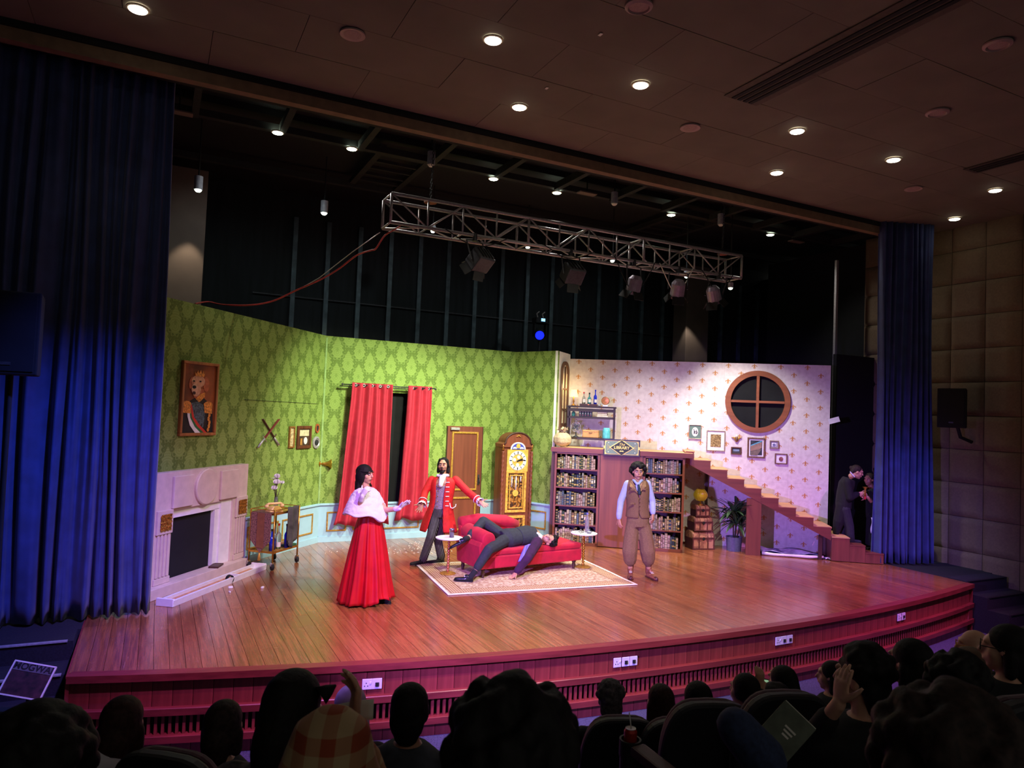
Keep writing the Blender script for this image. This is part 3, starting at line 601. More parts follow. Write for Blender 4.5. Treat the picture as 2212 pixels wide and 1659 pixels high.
# window curtains
T=thing('curtain_rod','thin metal curtain rod above the red curtains','curtain rod',on(FC,1.16,-.155,2.785),FC.a)
MB().cyl((-.86,0,0),(.86,0,.01),.011).build('rod',M['darkmetal'],T,smooth=True); MB().cyl((-.92,.035,-.03),(.80,.035,-.02),.009).build('rear_rod',M['darkmetal'],T,smooth=True)
for x in (-.7,.7): MB().bar((x,0,0),(x,.152,0),.015,.02).build('bracket',M['darkmetal'],T)
for x in (-.88,.88): MB().ell((x,0,0),.02).build('finial',M['darkmetal'],T,smooth=True)
def red_curtain(x0,x1,b0,b1,zb,folds,label,seed):
    T=thing('window_curtain',label,'curtain',FC.w(0,0,0),FC.a,group='window curtains'); r=random.Random(seed); ph=r.uniform(0,6)
    def fn(u,v):
        lo=1-v; e=lo**1.3; xx=(x0+(x1-x0)*u)*(1-e)+(b0+(b1-b0)*u)*e
        if v<.12: xx+=(u-.5)*.08*(1-v/.12)
        y=-.155-.042*math.sin(2*PI*folds*u+ph+.5*math.sin(v*3+u*5))*(1+.5*lo)-.012*math.sin(13*u+8*v); z=zb+(2.825-zb)*v+(0 if v>.02 else .03*math.sin(9*u+ph))
        return (xx,y,z)
    MB().grid(fn,folds*14,28).build('cloth',M['redcurtain'],T,smooth=True,solid=.005)
    for k in range(folds):
        u=(k+.5)/folds; mb=MB(); mb.ring_loft([[(x0+(x1-x0)*u+.026*q*math.cos(t),-.155+w,2.785+.026*q*math.sin(t)) for q,w in ((1,-.012),(1,.012),(.7,.012),(.7,-.012))] for t in [2*PI*i/16 for i in range(17)]],True,False); mb.build('grommet',M['steel'],T)
red_curtain(.44,1.19,.27,1.2,.3,5,'wider coral red eyelet curtain left of the dark window gap',1); red_curtain(1.5,1.97,1.4,1.99,.36,3,'narrower coral red eyelet curtain right of the dark window gap',2)
T=thing('window_2','dark window opening between red curtains','window',FC.o,FC.a,kind='structure'); MB().box(((win[0]+win[1])/2-.0,.14,(win[2]+win[3])/2),(win[1]-win[0]+.3,.02,win[3]-win[2]+.3)).build('dark_backing',M['blackmatt'],T)
# door
T=thing('door_1','brown wooden stage door with gold panel mouldings','door',FC.w((dr0+dr1)/2,-.01,0),FC.a,kind='structure'); dw=dr1-dr0; dh=2.1
MB().box((0,.0,dh/2),(dw,.05,dh)).build('leaf',M['wood'],T); 
for x in (-dw/2-.006,dw/2+.006): MB().box((x,.0,dh/2),(.012,.07,dh)).build('jamb',M['wooddark'],T)
MB().frame(dw-.18,1.13,.035,-.045,-.02,(0,0,1.43)).build('gold_moulding',M['gold'],T,bev=.005); MB().frame(dw-.18,.64,.035,-.045,-.02,(0,0,.42)).build('gold_moulding',M['gold'],T,bev=.005)
h=MB().box((dw/2-.05,-.03,1.07),(.035,.012,.2)).build('handle_plate',M['darkmetal'],T,bev=.003); MB().tube([(dw/2-.05,-.035,1.1),(dw/2-.05,-.075,1.1),(dw/2-.05,-.08,1.0)],.009).build('lever',M['darkmetal'],h,smooth=True)
MB().box((-dw/2+.14,-.05,2.05),(.18,.05,.05)).build('door_closer',M['steel'],T,bev=.006)
# ================================================================ grandfather clock
ck=thing('grandfather_clock','tall brown longcase clock with brass dial and pendulum window','clock',(6.265,12.25,0)); W2=.33; D2=.34
M['ckw']=wood('clock_mahogany',(122,66,46),.4,'Z',4,.15,.04)
mb=MB(); mb.box((0,D2/2,.89),(2*W2-.04,D2,1.78)); mb.build('case',M['ckw'],ck,bev=.006)
arch=[(-W2,1.74),(W2,1.74),(W2,1.80),(.27,1.83)]+[(.27*math.cos(a),1.83+.19*math.sin(a)) for a in [PI*i/16 for i in range(1,16)]]+[(-.27,1.83),(-W2,1.80)]
MB().prism(arch,-.03,D2*.9).build('arched_hood',M['ckw'],ck)
mb=MB(); mb.tube([(.30,-.03,1.79),(.27,-.03,1.82)]+[(.27*math.cos(a),-.03,1.83+.19*math.sin(a)) for a in [PI*i/16 for i in range(1,16)]]+[(-.27,-.03,1.82),(-.30,-.03,1.79)],.018,6); mb.build('hood_moulding',M['wooddark'],ck,smooth=True)
MB().prism([(-.05,1.94),(0,1.985),(.05,1.94),(.03,1.94),(0,1.96),(-.03,1.94)],-.05,-.03).build('crest',M['gold'],ck)
for x in (-W2+.02,W2-.02):
    mb=MB(); mb.ring_loft([[(x+.026*(1+.25*math.cos(3*a-z*70))*math.cos(a),-.015+.026*(1+.25*math.cos(3*a-z*70))*math.sin(a),z) for a in [2*PI*i/12 for i in range(12)]] for z in [.06+i*.018 for i in range(90)]]); mb.build('rope_column',M['ckw'],ck,smooth=True)
    MB().lathe([(.016,1.68),(.024,1.7),(.012,1.74),(.02,1.76),(.006,1.79)],(x,-.02,0),10).build('capital',M['brass'],ck,smooth=True)
M['dialgold']=pmat('dial_brass',(226,190,90),.4,.12,20,metal=.3); f=MB().box((0,-.018,1.485),(.45,.02,.42)).build('dial_plate',M['dialgold'],ck)
mb=MB(); mb.ring_loft([[(.185*k*math.cos(t),yy,1.485+.185*k*math.sin(t)) for k,yy in ((1,-.036),(1,-.028),(.66,-.028),(.66,-.036))] for t in [2*PI*i/48 for i in range(49)]],True,False); cr_=mb.build('chapter_ring',M['white'],ck)
for i in range(12):
    a=i*PI/6; c=V((.152*math.sin(a),-.038,1.485+.152*math.cos(a))); d=V((math.sin(a),0,math.cos(a))); MB().bar(c-d*.024,c+d*.024,.012 if i%3 else .018,.004,(0,1,0)).build('numeral',M['black'],cr_)
for x,z in ((-.07,1.5),(.02,1.55),(.0,1.4)): MB().prism(ov(x,z,.034,.034,18),-.034,-.029).build('subdial',M['white'],ck)
MB().bar((-.02,-.042,1.47),(.1,-.042,1.52),.022,.004,(0,1,0)).build('hand',M['black'],ck); MB().bar((0,-.042,1.485),(.15,-.042,1.50),.01,.004,(0,1,0)).build('hand',M['black'],ck)
mb=MB(); mb.prism(ov(0,1.7,.165,.14,18,0,PI)+[(-.165,1.7)],-.034,-.028); mb.build('moon_arch',M['white'],ck); MB().prism(ov(0,1.7,.135,.115,18,0,PI)+[(-.135,1.7)],-.038,-.035).build('moon_sky',pmat('moon_blue',(60,70,170),.5),ck); MB().prism(ov(0,1.765,.045,.045),-.042,-.039).build('moon_disc',M['dialgold'],ck)
for x in (-.075,.075): MB().prism(ov(x,1.712,.045,.035,16,0,PI)+[(x-.045,1.712)],-.041,-.039).build('moon_hump',M['white'],ck)
orn=pmat('clock_gilt_wood',(214,160,70),.45,.25,24); MB().frame(.44,.8,.05,-.03,-.002,(-.01,0,.89)).build('pendulum_door',orn,ck,bev=.006); MB().frame(.30,.64,.02,-.04,-.028,(-.01,0,.89)).build('door_bead',orn,ck,bev=.004)
def ornam():
    m,t,b=shader('pendulum_case',.5); (x,y,z),tc=coords(t); n=noisef(t,tc,26,3); c=mixc(t,n.step(.52,.05),sl((176,116,54)),sl((62,36,22))); t.links.new(c,b.inputs['Base Color']); return m
MB().box((-.01,-.004,.89),(.32,.01,.68)).build('pendulum_back',ornam(),ck)
for x,zb in ((-.09,.98),(-.03,.62),(.0,.9),(.05,.62),(.1,1.08)): MB().cyl((x-.01,-.014,1.2),(x-.01,-.014,zb),.012 if zb>.7 else .006,n=8).build('chime_rod',M['white'] if zb>.7 else M['brass'],ck,smooth=True)
MB().prism(ov(-.02,.86,.062,.062,24),-.026,-.016).build('pendulum_bob',M['dialgold'],ck)
MB().frame(.44,.36,.05,-.03,-.002,(-.01,0,.25)).build('lower_door',orn,ck,bev=.006); MB().box((-.01,-.003,.25),(.36,.008,.28)).build('lower_panel',ornam(),ck)
MB().box((0,D2/2-.02,.03),(2*W2+.02,D2+.06,.06)).build('plinth',M['ckw'],ck,bev=.008)
# ================================================================ rug, chaise longue, side tables
def rugmat():
    m,t,b=shader('persian_rug',.9,spec=.1); (x,y,z),tc=coords(t); hx,hy=1.41,.95; ex=(x.abs()*-1+hx); ey=(y.abs()*-1+hy); e=ex.mn(ey)
    n=noisef(t,tc,26,5); n2=noisef(t,tc,4,3); c=mixc(t,n.step(.5,.08),sl((216,196,172)),sl((172,134,112))); c=mixc(t,n2*.3,c,sl((206,180,140)))
    bd=mixc(t,(((x+y*.7)*90).sin()*((x-y*.7)*90).sin()).gt(.1),sl((210,184,150)),sl((150,96,66))); c=mixc(t,e.lt(.24)*e.gt(.06),c,bd); c=mixc(t,e.lt(.25)*e.gt(.235)+e.lt(.07)*e.gt(.058),c,sl((132,86,60))); c=mixc(t,e.lt(.035),c,sl((236,226,214)))
    t.links.new(c,b.inputs['Base Color']); return m
A_,B_,C_,D_=V((3.533,8.616,0)),V((6.36,8.39,0)),V((6.47,10.25,0)),V((3.642,10.598,0)); rc=(A_+B_+C_+D_)/4; ra=math.atan2((B_-A_).y+(C_-D_).y,(B_-A_).x+(C_-D_).x)
rug=MB().grid(lambda u,v:((u-.5)*2.82,(v-.5)*1.9,.006+.002*math.sin(u*17)*math.sin(v*9)),40,26).build('persian_rug',rugmat(),solid=.008,loc=rc+V((0,0,.003)),rz=ra); tag(rug,'cream patterned rug with pale fringe under the red chaise longue','rug')
CH=V((5.12,9.76,.012)); CA=R(6); ch=thing('chaise_longue','crimson velvet chaise longue with rolled arm on turned legs','chaise',CH,CA); vr=M['velvetred']
def soft(T,name,c,s,mat_,r=.04): return MB().box(c,s).build(name,mat_,T,smooth=True,bev=r)
o=MB().box((.02,0,.22),(1.78,.72,.18)).build('base',vr,ch,bev=.02); o=MB().box((.06,-.0,.355),(1.70,.70,.09)).build('seat_cushion',vr,ch,bev=.03)
MB().prism([(-.92,.13),(-.66,.13),(-.66,.46),(-.68,.55),(-.92,.52),(-.95,.46)],-.36,.36).build('arm',vr,ch,bev=.02)
MB().cyl((-.80,-.37,.545),(-.80,.37,.60),.112,n=24).build('arm_roll',vr,ch,smooth=True,bev=.02)
MB().box((-.42,.32,.42),(1.0,.1,.5)).build('back_panel',vr,ch,bev=.03); MB().tube([(-.9,.33,.70),(-.6,.33,.72),(-.1,.33,.68),(.12,.33,.62)],[.09,.105,.1,.07],16).build('back_roll',vr,ch,smooth=True)
mb=MB()
for k in range(4): mb.cap((-.68,-.345,.43+.022*k),(-.62-.012*k,-.362,.42+.018*k),.016)
mb.remesh('pleated_scroll',vr,ch,.008,2)
for x,y in ((-.84,-.3),(-.84,.3),(.8,-.3),(.8,.3)): MB().lathe([(.03,.13),(.034,.11),(.024,.1),(.03,.07),(.018,.01),(.02,0)],(x,y,0),12).build('leg',M['wooddark'],ch,smooth=True)
def spool_table(p,label,stemmat,hh=.53,rt=.2):
    T=thing('side_table',label,'side table',p,group='round side tables'); MB().lathe([(.0,0),(.115,0),(.12,.008),(.1,.02),(.03,.026),(.0,.026)],n=28).build('base',M['gold'],T,smooth=False)
    prof=[(.02,.024)]; z=.03
    while z<hh-.05: prof+=[(.013,z),(.024,z+.015),(.024,z+.022),(.013,z+.036)]; z+=.04
    prof+=[(.016,z),(.03,hh-.03),(.03,hh-.02)]; MB().lathe(prof,n=14).build('spool_stem',stemmat,T,smooth=True)
    MB().lathe([(.0,hh-.02),(rt-.012,hh-.02),(rt,hh-.012),(rt,hh-.003),(rt-.006,hh),(.0,hh)],n=40).build('table_top',M['white'],T); return T
cop=pmat('rose_copper',(206,128,96),.3,.1,20,metal=.75)
p=G(967,1241); t1=spool_table(p+V((0,0,.012)),'white round side table with rose copper spool stem, left of the chaise',cop); p2=G(1250,1228); t2=spool_table(p2+V((.09,.02,.012)),'white round side table with gold spool stem, right of the chaise',M['brass'],.54,.21)
cup=thing('steel_tumbler','purple steel tumbler on the left side table','tumbler',p+V((.03,-.02,.543))); MB().lathe([(.0,0),(.034,0),(.036,.1),(.04,.125),(.036,.125),(.032,.01),(.0,.01)],n=20).build('cup',pmat('tumbler_steel',(120,110,140),.25,.1,metal=.7),cup,smooth=True); MB().lathe([(.0365,.08),(.0375,.11),(.0365,.111)],n=20).build('rim_band',M['chrome'],cup)
P2=p2+V((.09,.02,.553))
w=thing('water_bottle','clear plastic water bottle on the right side table','bottle',P2+V((.07,.03,0))); MB().lathe([(.0,0),(.034,0),(.036,.03),(.033,.06),(.036,.1),(.034,.17),(.036,.2),(.016,.26),(.014,.285),(.0,.285)],n=18).build('bottle',glass('clear_plastic',(225,230,240)),w,smooth=True); MB().cyl((0,0,.285),(0,0,.305),.017).build('cap',pmat('cap_blue',(120,120,200),.4),w)
sg=thing('spectacles','dark folded spectacles on the right side table','spectacles',P2+V((-.07,-.04,0)),.4)
for x in (-.03,.03): mb=MB(); mb.ring_loft([[(x+.024*k*math.cos(t),-.002+yy,.022+.019*k*math.sin(t)) for k,yy in ((1,-.003),(1,.003),(.8,.003),(.8,-.003))] for t in [2*PI*i/16 for i in range(17)]],True,False); mb.build('lens_rim',M['black'],sg)
MB().bar((-.008,0,.026),(.008,0,.026),.004,.004).build('bridge',M['black'],sg)
for x in (-.054,.054): MB().tube([(x,0,.028),(x,.06,.026),(x*.8,.1,.006)],.0028,6).build('temple',M['black'],sg)
dd=thing('glass_dish','small clear glass dish on the right side table','dish',P2+V((.04,-.08,0))); MB().lathe([(.0,0),(.03,0),(.05,.03),(.047,.031),(.028,.006),(.0,.006)],n=20).build('bowl',glass('dish_glass',(230,235,240)),dd,smooth=True)
# ================================================================ bar cart
CT=V((1.60,10.72,0)); CAa=R(47); ct=thing('bar_cart','gold tubular bar cart on castors beside the fireplace','cart',CT,CAa); cl_,cdp=.62,.40; H1,H0=.80,.25
for x in (.0,cl_):
    for y in (.0,cdp):
        MB().cyl((x,y,.1),(x,y,H1+.06),.012).build('post',M['brass'],ct,smooth=True); c=MB().lathe([(.0,-.02),(.042,-.02),(.048,0),(.042,.02),(.0,.02)],(x,y,.048),18,M=rot('Y',90)@rot('X',35)).build('castor',M['black'],ct,smooth=False); MB().bar((x,y,.06),(x,y,.11),.03,.05,(1,0,0)).build('castor_fork',M['chrome'],c)
for z,nm in ((H0,'lower_shelf'),(H1,'upper_shelf')):
    MB().box((cl_/2,cdp/2,z),(cl_-.02,cdp-.02,.012)).build(nm,M['gold'],ct)
    for s in ((0,0,cl_,0),(0,cdp,cl_,cdp),(0,0,0,cdp),(cl_,0,cl_,cdp)): MB().bar((s[0],s[1],z),(s[2],s[3],z),.016,.03).build('shelf_rail',M['brass'],ct)
for s in ((0,0,cl_,0),(0,cdp,cl_,cdp),(0,0,0,cdp),(cl_,0,cl_,cdp)): MB().bar((s[0],s[1],H1+.055),(s[2],s[3],H1+.055),.01,.01).build('gallery_rail',M['brass'],ct)
Fc=Frame(CT,CAa)
T=thing('table_runner','brown brocade table runner hanging with tassel off the cart end','table runner',Fc.w(-.02,cdp/2,0),CAa-PI/2)
M['runner']=pmat('brocade',(122,84,76),.8,.5,60); M['runner2']=pmat('runner_band',(128,78,52),.8,.1); wd_=.17
MB().box((0,.12,H1+.012),(wd_*2,.26,.006)).build('runner_top',M['runner'],T)
def rn(x0,x1,mt,nm,y): MB().prism([(x0,H1+.012),(x1,H1+.012),(x1,.42 if abs(x1)>.08 else .30),(0 if x0*x1<0 else (x0+x1)/2,.24 if x0*x1<0 else .37),(x0,.42 if abs(x0)>.08 else .30)],y-.004,y).build(nm,mt,T)
rn(-wd_,wd_,M['runner'],'runner_drop',-.012); MB().box((0,-.020,.56),(.12,.004,.5)).build('runner_band',M['runner2'],T)
MB().lathe([(.0,.24),(.012,.235),(.012,.21),(.018,.2),(.022,.13),(.0,.13)],(0,-.016,0),10).build('tassel',M['gold'],T,smooth=True)
T=thing('black_cloth','grey-black cloth draped down the near side of the cart','cloth',Fc.w(0,0,0),CAa)
MB().grid(lambda u,v:(.25+.30*u*(1-.18*(1-v))+.02*(1-v),-.028-.014*math.sin(u*14+2*v)-.006,.34+.07*abs(u-.5)*2*(1 if v<.05 else 0)+(H1+.075-.34)*v-.08*(1-v)*math.sin(PI*u)),26,14).build('drop',pmat('charcoal_cloth',(72,68,64),.9,.3,8),T,smooth=True,solid=.005)
T=thing('rotary_telephone','cream rotary telephone on top of the bar cart','telephone',Fc.w(.17,.13,H1+.006),CAa-.5); pc=pmat('cream_plastic',(232,196,130),.35,.05)
MB().prism([(-.11,0),(.11,0),(.10,.03),(.05,.085),(-.05,.085),(-.10,.03)],-.08,.08).build('body',pc,T,bev=.015); discprof(T,'dial',[(.055,0),(.055,.012),(.02,.016),(.001,.016)],M['dialgold'],(0,-.08,.045)); MB().tube([(-.12,0,.10),(-.09,0,.125),(.09,0,.125),(.12,0,.10)],[.026,.016,.016,.026],10).build('handset',pc,T,smooth=True)
for x in (-.12,.12): MB().lathe([(.0,-.03),(.032,-.03),(.03,.0),(.02,.012),(.0,.012)],(x,0,.1),14).build('handset_cup',pc,T,smooth=True)
T=thing('flower_vase','slim glass vase of white magnolia flowers on the bar cart','vase',Fc.w(.33,.22,H1+.006),CAa); MB().lathe([(.0,0),(.03,0),(.036,.05),(.03,.12),(.024,.2),(.02,.2),(.025,.12),(.0,.01)],n=16).build('vase',glass('vase_glass',(200,206,196)),T,smooth=True)
petm=pmat('white_petal',(228,228,220),.6,.06); stm=pmat('twig',(70,64,44),.8)
def petal_mesh(l,wd__):
    mb=MB(); mb.grid(lambda u,v:((u-.5)*2*wd__*math.sin(PI*min(1,v*.92+.06))**.7,l*v*.55,l*v*.85-.25*l*v*v+.3*wd__*(2*u-1)**2),6,6); return mb.mesh('petal',petm,True)
pme=petal_mesh(.075,.032)
def flower(T,base,c,s,tilt,n=7):
    MB().tube([base,V(base)*.4+V(c)*.6+V((0,0,.01)),c],.005,6).build('stem',stm,T,smooth=True); h=MB().ell(c,.014*s).build('flower_heart',pmat('flower_heart',(60,50,40),.7),T,smooth=True)
    for k in range(n):
        o=inst('petal',pme,T,c,0,(s,s,s)); o.rotation_euler=(tilt[0],tilt[1],2*PI*k/n)
for c,s,ti in (((-.03,-.02,.47),1.15,(.5,-.2)),((-.05,-.03,.39),1.2,(.7,-.3)),((-.06,.0,.31),1.,(.9,-.4)),((.17,.03,.38),.75,(.2,.7)),((0,.04,.44),.9,(-.3,0))): flower(T,(0,0,.12),V(c),s,ti)
bl=glass('blue_glass',(40,70,200),.1); cg=glass('clear_glass',(206,214,206),.1); tg=glass('teal_glass',(90,190,200),.1); bluesolid=pmat('cobalt_glass',(24,44,190),.12,.05)
def bottle(p,prof,mat_,capm,label,rz=0,group=None,lab=None):
    T=thing('bottle',label,'bottle',p,rz,group); MB().lathe(prof,n=18).build('glass_body',mat_,T,smooth=True); zt=prof[-1][1]; rt=prof[-2][0]; MB().cyl((0,0,zt-.001),(0,0,zt+.03),rt+.003).build('cap',capm,T,smooth=False)
    if lab: z0,z1=lab; r0=max(q[0] for q in prof)+.0008; MB().ring_loft([[(r0*math.cos(a),r0*math.sin(a),z) for a in [-2.6+i*.15 for i in range(16)]] for z in (z0,z1)],False,False).build('paper_label',M['offwhite'],T)
BP=lambda r,h:[(.0,0),(r,0),(r,h*.58),(r*.8,h*.66),(r*.36,h*.74),(r*.34,h*.97),(r*.34,h),(.0,h)]
redc=pmat('red_cap',(190,30,30),.4)
for x,y,r,h,m_,c_,l in ((.1,.1,.035,.28,bluesolid,M['black'],'cobalt blue bottle at the fireplace end of the cart lower shelf'),(.18,.13,.04,.24,bl,M['black'],'pale blue square bottle in the middle of the cart lower shelf'),(.27,.1,.034,.34,cg,redc,'clear bottle with red cap on the cart lower shelf'),(.31,.2,.035,.3,cg,M['gold'],'clear bottle with gold cap on the cart lower shelf'),(.40,.05,.036,.32,bluesolid,M['black'],'tall cobalt blue bottle near the front leg on cart lower shelf')): bottle(Fc.w(x,y,H0+.006),BP(r,h),m_,c_,l,0,'bottles on the bar cart',(.03,.1) if m_ is cg else None)
bx=thing('stacked_book','green and yellow spined book lying on the cart lower shelf','book',Fc.w(.51,.08,H0+.006),CAa); MB().box((0,0,.018),(.2,.14,.036)).build('cover',pmat('green_cover',(40,84,52),.5),bx,bev=.003); MB().box((-.06,-.071,.018),(.06,.002,.03)).build('spine_label',pmat('yellow_label',(226,210,60),.5),bx)
bx=thing('wood_block','pale wooden block lying behind the green book on cart','block',Fc.w(.49,.25,H0+.006),CAa); MB().box((0,0,.022),(.2,.09,.044)).build('block',M['pine'],bx,bev=.006)
bo=thing('black_bowl','black bowl with white filling standing on the green book','bowl',Fc.w(.52,.09,H0+.043),CAa); MB().lathe([(.0,0),(.035,0),(.07,.05),(.068,.052),(.06,.045),(.0,.045)],n=22).build('bowl',M['black'],bo,smooth=True); MB().lathe([(.0,.04),(.06,.045),(.03,.065),(.0,.07)],n=18).build('filling',M['white'],bo,smooth=True)
# ================================================================ library: deck, bookcases, books
NL=V((math.sin(R(37)),math.cos(R(37)),0))
def LF(t): return Frame(NL*t,LA)
FBc=LF(13.25); FS=LF(13.55); FU=LF(14.0)
wdm=M['wood']; wdx=M['woodx']
dk=thing('library_deck','pale boarded deck with mahogany edge above the bookcases','deck',FBc.o,LA)
MB().box((-.375,.0,1.75),(2.6,.03,.085)).build('front_edge',wdx,dk); 
for k in range(5):
    t_=13.25+.22+k*.205; x0_=-1.665 if t_<13.5 else -1.60+.213*(t_-13.6); MB().box(((x0_+.915)/2,.12+k*.205,1.765),(.915-x0_,.2,.045)).build('deck_board',M['pine'],dk)
MB().box((-1.635,.16,.87),(.05,.26,1.74)).build('end_support',M['wooddark'],dk)
bkd=wood('bookcase_dark',(66,38,40),.6,'Z',4,.15)
def bookcase(x0,x1,label):
    T=thing('bookcase',label,'bookcase',FBc.w(x0,.0,0),LA,group='bookcases'); w=x1-x0; d=.28
    for x in (.02,w-.02): MB().box((x,d/2,.855),(.04,d,1.70)).build('side',wdm,T)
    MB().box((w/2,d-.01,.855),(w-.08,.012,1.70)).build('back',bkd,T); MB().box((w/2,d/2,.028),(w,d,.055)).build('plinth',wdx,T)
    zs=[.055,.385,.725,1.065,1.405]
    for z in zs[1:]: MB().box((w/2,d/2,z-.012),(w-.08,d-.02,.024)).build('shelf',wdx,T)
    MB().box((w/2,d/2,1.69),(w,d,.03)).build('top',wdx,T); return zs
cols=[('tan',(178,150,116)),('cream',(206,186,160)),('grey',(150,146,144)),('navy',(58,70,98)),('dark green',(58,72,66)),('brown',(132,98,82)),('pale pink',(196,164,158)),('slate blue',(92,110,140)),('black',(46,46,52)),('olive',(120,110,84))]
def bookmat(n,c):
    m,t,b=shader('book_'+n.replace(' ','_'),.6); (x,y,z),tc=coords(t,'Generated'); oi=t.nodes.new('ShaderNodeObjectInfo'); r=X(t,oi.outputs['Random'])
    nz=noisef(t,tc,9,3,coord='Generated'); base=mixc(t,nz,tuple(q*.5 for q in sl(c)[:3])+(1,),tuple(min(1,q*.85) for q in sl(c)[:3])+(1,))
    k=(r*5).fl()+2; st=((z*k+r).mod(1.)-.5).abs().lt(.12); g=sl((196,164,96)) if sum(c)<330 else sl((70,54,50)); c2=mixc(t,st*.75,base,g)
    md=((z-.55).abs().lt(.11+0.0))*((x-.5).abs().lt(.32)); c2=mixc(t,md*(r*3.7).mod(1.).gt(.5)*.7,c2,sl((226,214,190)) if sum(c)<330 else sl((96,60,50))); t.links.new(c2,b.inputs['Base Color']); return m
BM=[bookmat(*c) for c in cols]; pagem=pmat('paper_pages',(216,206,186),.8)
def bookmesh(i):
    mb=MB(); n=5; prof=[(-.5+k/n,-.5-.10*math.sin(PI*k/n)) for k in range(n+1)]; poly=prof+[(.5,.5),(-.5,.5)]
    k=len(poly); mb.add([(x,y,0) for x,y in poly]+[(x,y,1) for x,y in poly],[tuple(range(k-1,-1,-1)),tuple(range(k,2*k))]+[(j,(j+1)%k,(j+1)%k+k,j+k) for j in range(k)]); me=mb.mesh('book',BM[i]); return me
BMS=[bookmesh(i) for i in range(len(cols))]
nb=0
def fill(x0,w,z,case,shelf,seed,y0=.03):
    global nb
    r=random.Random(seed); x=x0+.05; k=0; end=x0+w-.05
    while x<end-.03 and k<25:
        t=r.uniform(.026,.05); h=r.uniform(.19,.27); i=r.choice([0,1,2,2,3,4,5,6,6,7,8,9]); d=r.uniform(.15,.18)
        if x+t>end: break
        o=inst('book',BMS[i],None,FBc.w(x+t/2,y0+d/2,z+.001),LA,(t-.002,d,h)); tag(o,f'{cols[i][0]} book, {ordw(k)} from left on {shelf} shelf of {case} bookcase','book',f'books in the {case} bookcase'); x+=t+r.choice([.0,.0,.001,.004]); k+=1; nb+=1
XB0,XB1,XB2,XB3=-1.60,-.76,.03,.77
zs=bookcase(XB0,XB1,'left mahogany bookcase full of old books below the sack'); bookcase(XB2,XB3,'right mahogany bookcase full of old books behind the waistcoat man')
shn=['bottom','fourth','third','second','top']
for k,z in enumerate(zs): fill(XB0,XB1-XB0,z,'left',shn[k],k+11); fill(XB2,XB3-XB2,z,'right',shn[k],k+31)
T=thing('door_2','plain mahogany secret door between the two bookcases','door',FBc.w((XB1+XB2)/2,.02,0),LA,kind='structure'); MB().box((0,.0,.86),(XB2-XB1-.03,.03,1.69)).build('leaf',wdm,T)
for s in (-1,1): MB().box((s*((XB2-XB1)/2-.008),.0,.86),(.012,.035,1.70)).build('edge_strip',M['wooddark'],T)
# ---- sign
T=thing('library_sign','black and gold The LIBRARY sign above the secret door','sign',FBc.w(-.37,-.03,1.84),LA)
sgk=pmat('sign_black',(34,36,40),.6,.1); sgg=pmat('sign_gold',(228,206,110),.45,.08,metal=.2); sgr=pmat('sign_grey',(104,120,112),.6,.15,60); SW,SH=.66,.30
MB().frame(SW,SH,.022,-.02,.014).build('frame',pmat('sign_frame',(46,38,66),.6),T); MB().box((0,0,0),(SW-.03,.02,SH-.03)).build('board',sgg,T)
o8=lambda w,h,c:[(-w+c,-h),(w-c,-h),(w,-h+c),(w,h-c),(w-c,h),(-w+c,h),(-w,h-c),(-w,-h+c)]
MB().prism(o8(SW/2-.036,SH/2-.036,.03),-.016,-.0105).build('inner_panel',sgr,T); MB().prism([(-.225,0),(0,-.15),(.225,0),(0,.15)],-.020,-.0165).build('diamond_border',sgg,T); MB().prism([(-.2,0),(0,-.133),(.2,0),(0,.133)],-.024,-.0205).build('diamond',sgk,T)
for s in (-1,1):
    MB().box((s*(SW/2-.012),-.022,.0),(.02,.006,.05)).build('side_tab',sgg,T)
    for q in (-1,1): MB().prism(ov(s*.24,q*.085,.008,.008,10),-.02,-.017).build('rivet',M['white'],T)
    for k in range(5): MB().bar((s*.2,-.0182,0),(s*.27,-.0182,(k-2)*.03),.003,.002,(0,1,0)).build('sunray',sgg,T)
for body,sz,zz,bo in (('LIBRARY',.075,-.002,True),('The',.07,.06,False)):
    me=text_mesh(body,sz,.004,bo,shear=0 if bo else .3); me.materials.append(sgg); o=inst('lettering',me,T,(0,-.0265,zz))
MB().prism([(-.04,-.075),(-.028,-.05),(-.004,-.054),(0,-.058),(.004,-.054),(.028,-.05),(.04,-.075),(0,-.07)],-.028,-.0245).build('book_symbol',sgg,T)
# ---- upper shelf unit
T=thing('open_shelf','dark open shelf unit standing on the library deck','shelf',FU.w(-1.0,-.12,1.79),LA); sd=wood('shelf_espresso',(48,32,30),.5,'X',4); UW=.92; UD=.24
for x in (-UW/2,UW/2-.03):
    for y in (0,UD-.03): MB().box((x+.015,y+.015,.39),(.035,.03,.78)).build('upright',sd,T)
for z,h in ((.785,.03),(.575,.04),(.165,.04)): MB().box((0,UD/2,z),(UW+.04 if z>.7 else UW,UD,h)).build('shelf',sd,T)
MB().box((0,UD/2-.1,.72),(UW-.06,.012,.06)).build('apron',sd,T)
def US(x,y,z): return FU.w(x,-.12+y,1.79+z)
ZT,Z1,Z2=.80,.595,.185
L=thing('table_lamp','small lit table lamp with pleated cream shade on the shelf unit','lamp',US(-1.36,.12,ZT)); MB().lathe([(.0,0),(.05,0),(.05,.01),(.015,.03),(.012,.06),(.022,.08),(.012,.12),(.008,.2),(.0,.2)],n=16).build('brass_base',M['brass'],L,smooth=True)
shm=pmat('lit_shade',(255,226,150),.7,.05,emit=(255,214,120),es=2.2); mb=MB(); mb.ring_loft([[(r_*(1+.03*math.cos(14*a))*math.cos(a),r_*(1+.03*math.cos(14*a))*math.sin(a),z) for a in [2*PI*i/56 for i in range(56)]] for r_,z in ((.082,.175),(.07,.24),(.052,.315))],True,False); mb.build('lamp_shade',shm,L,smooth=True)
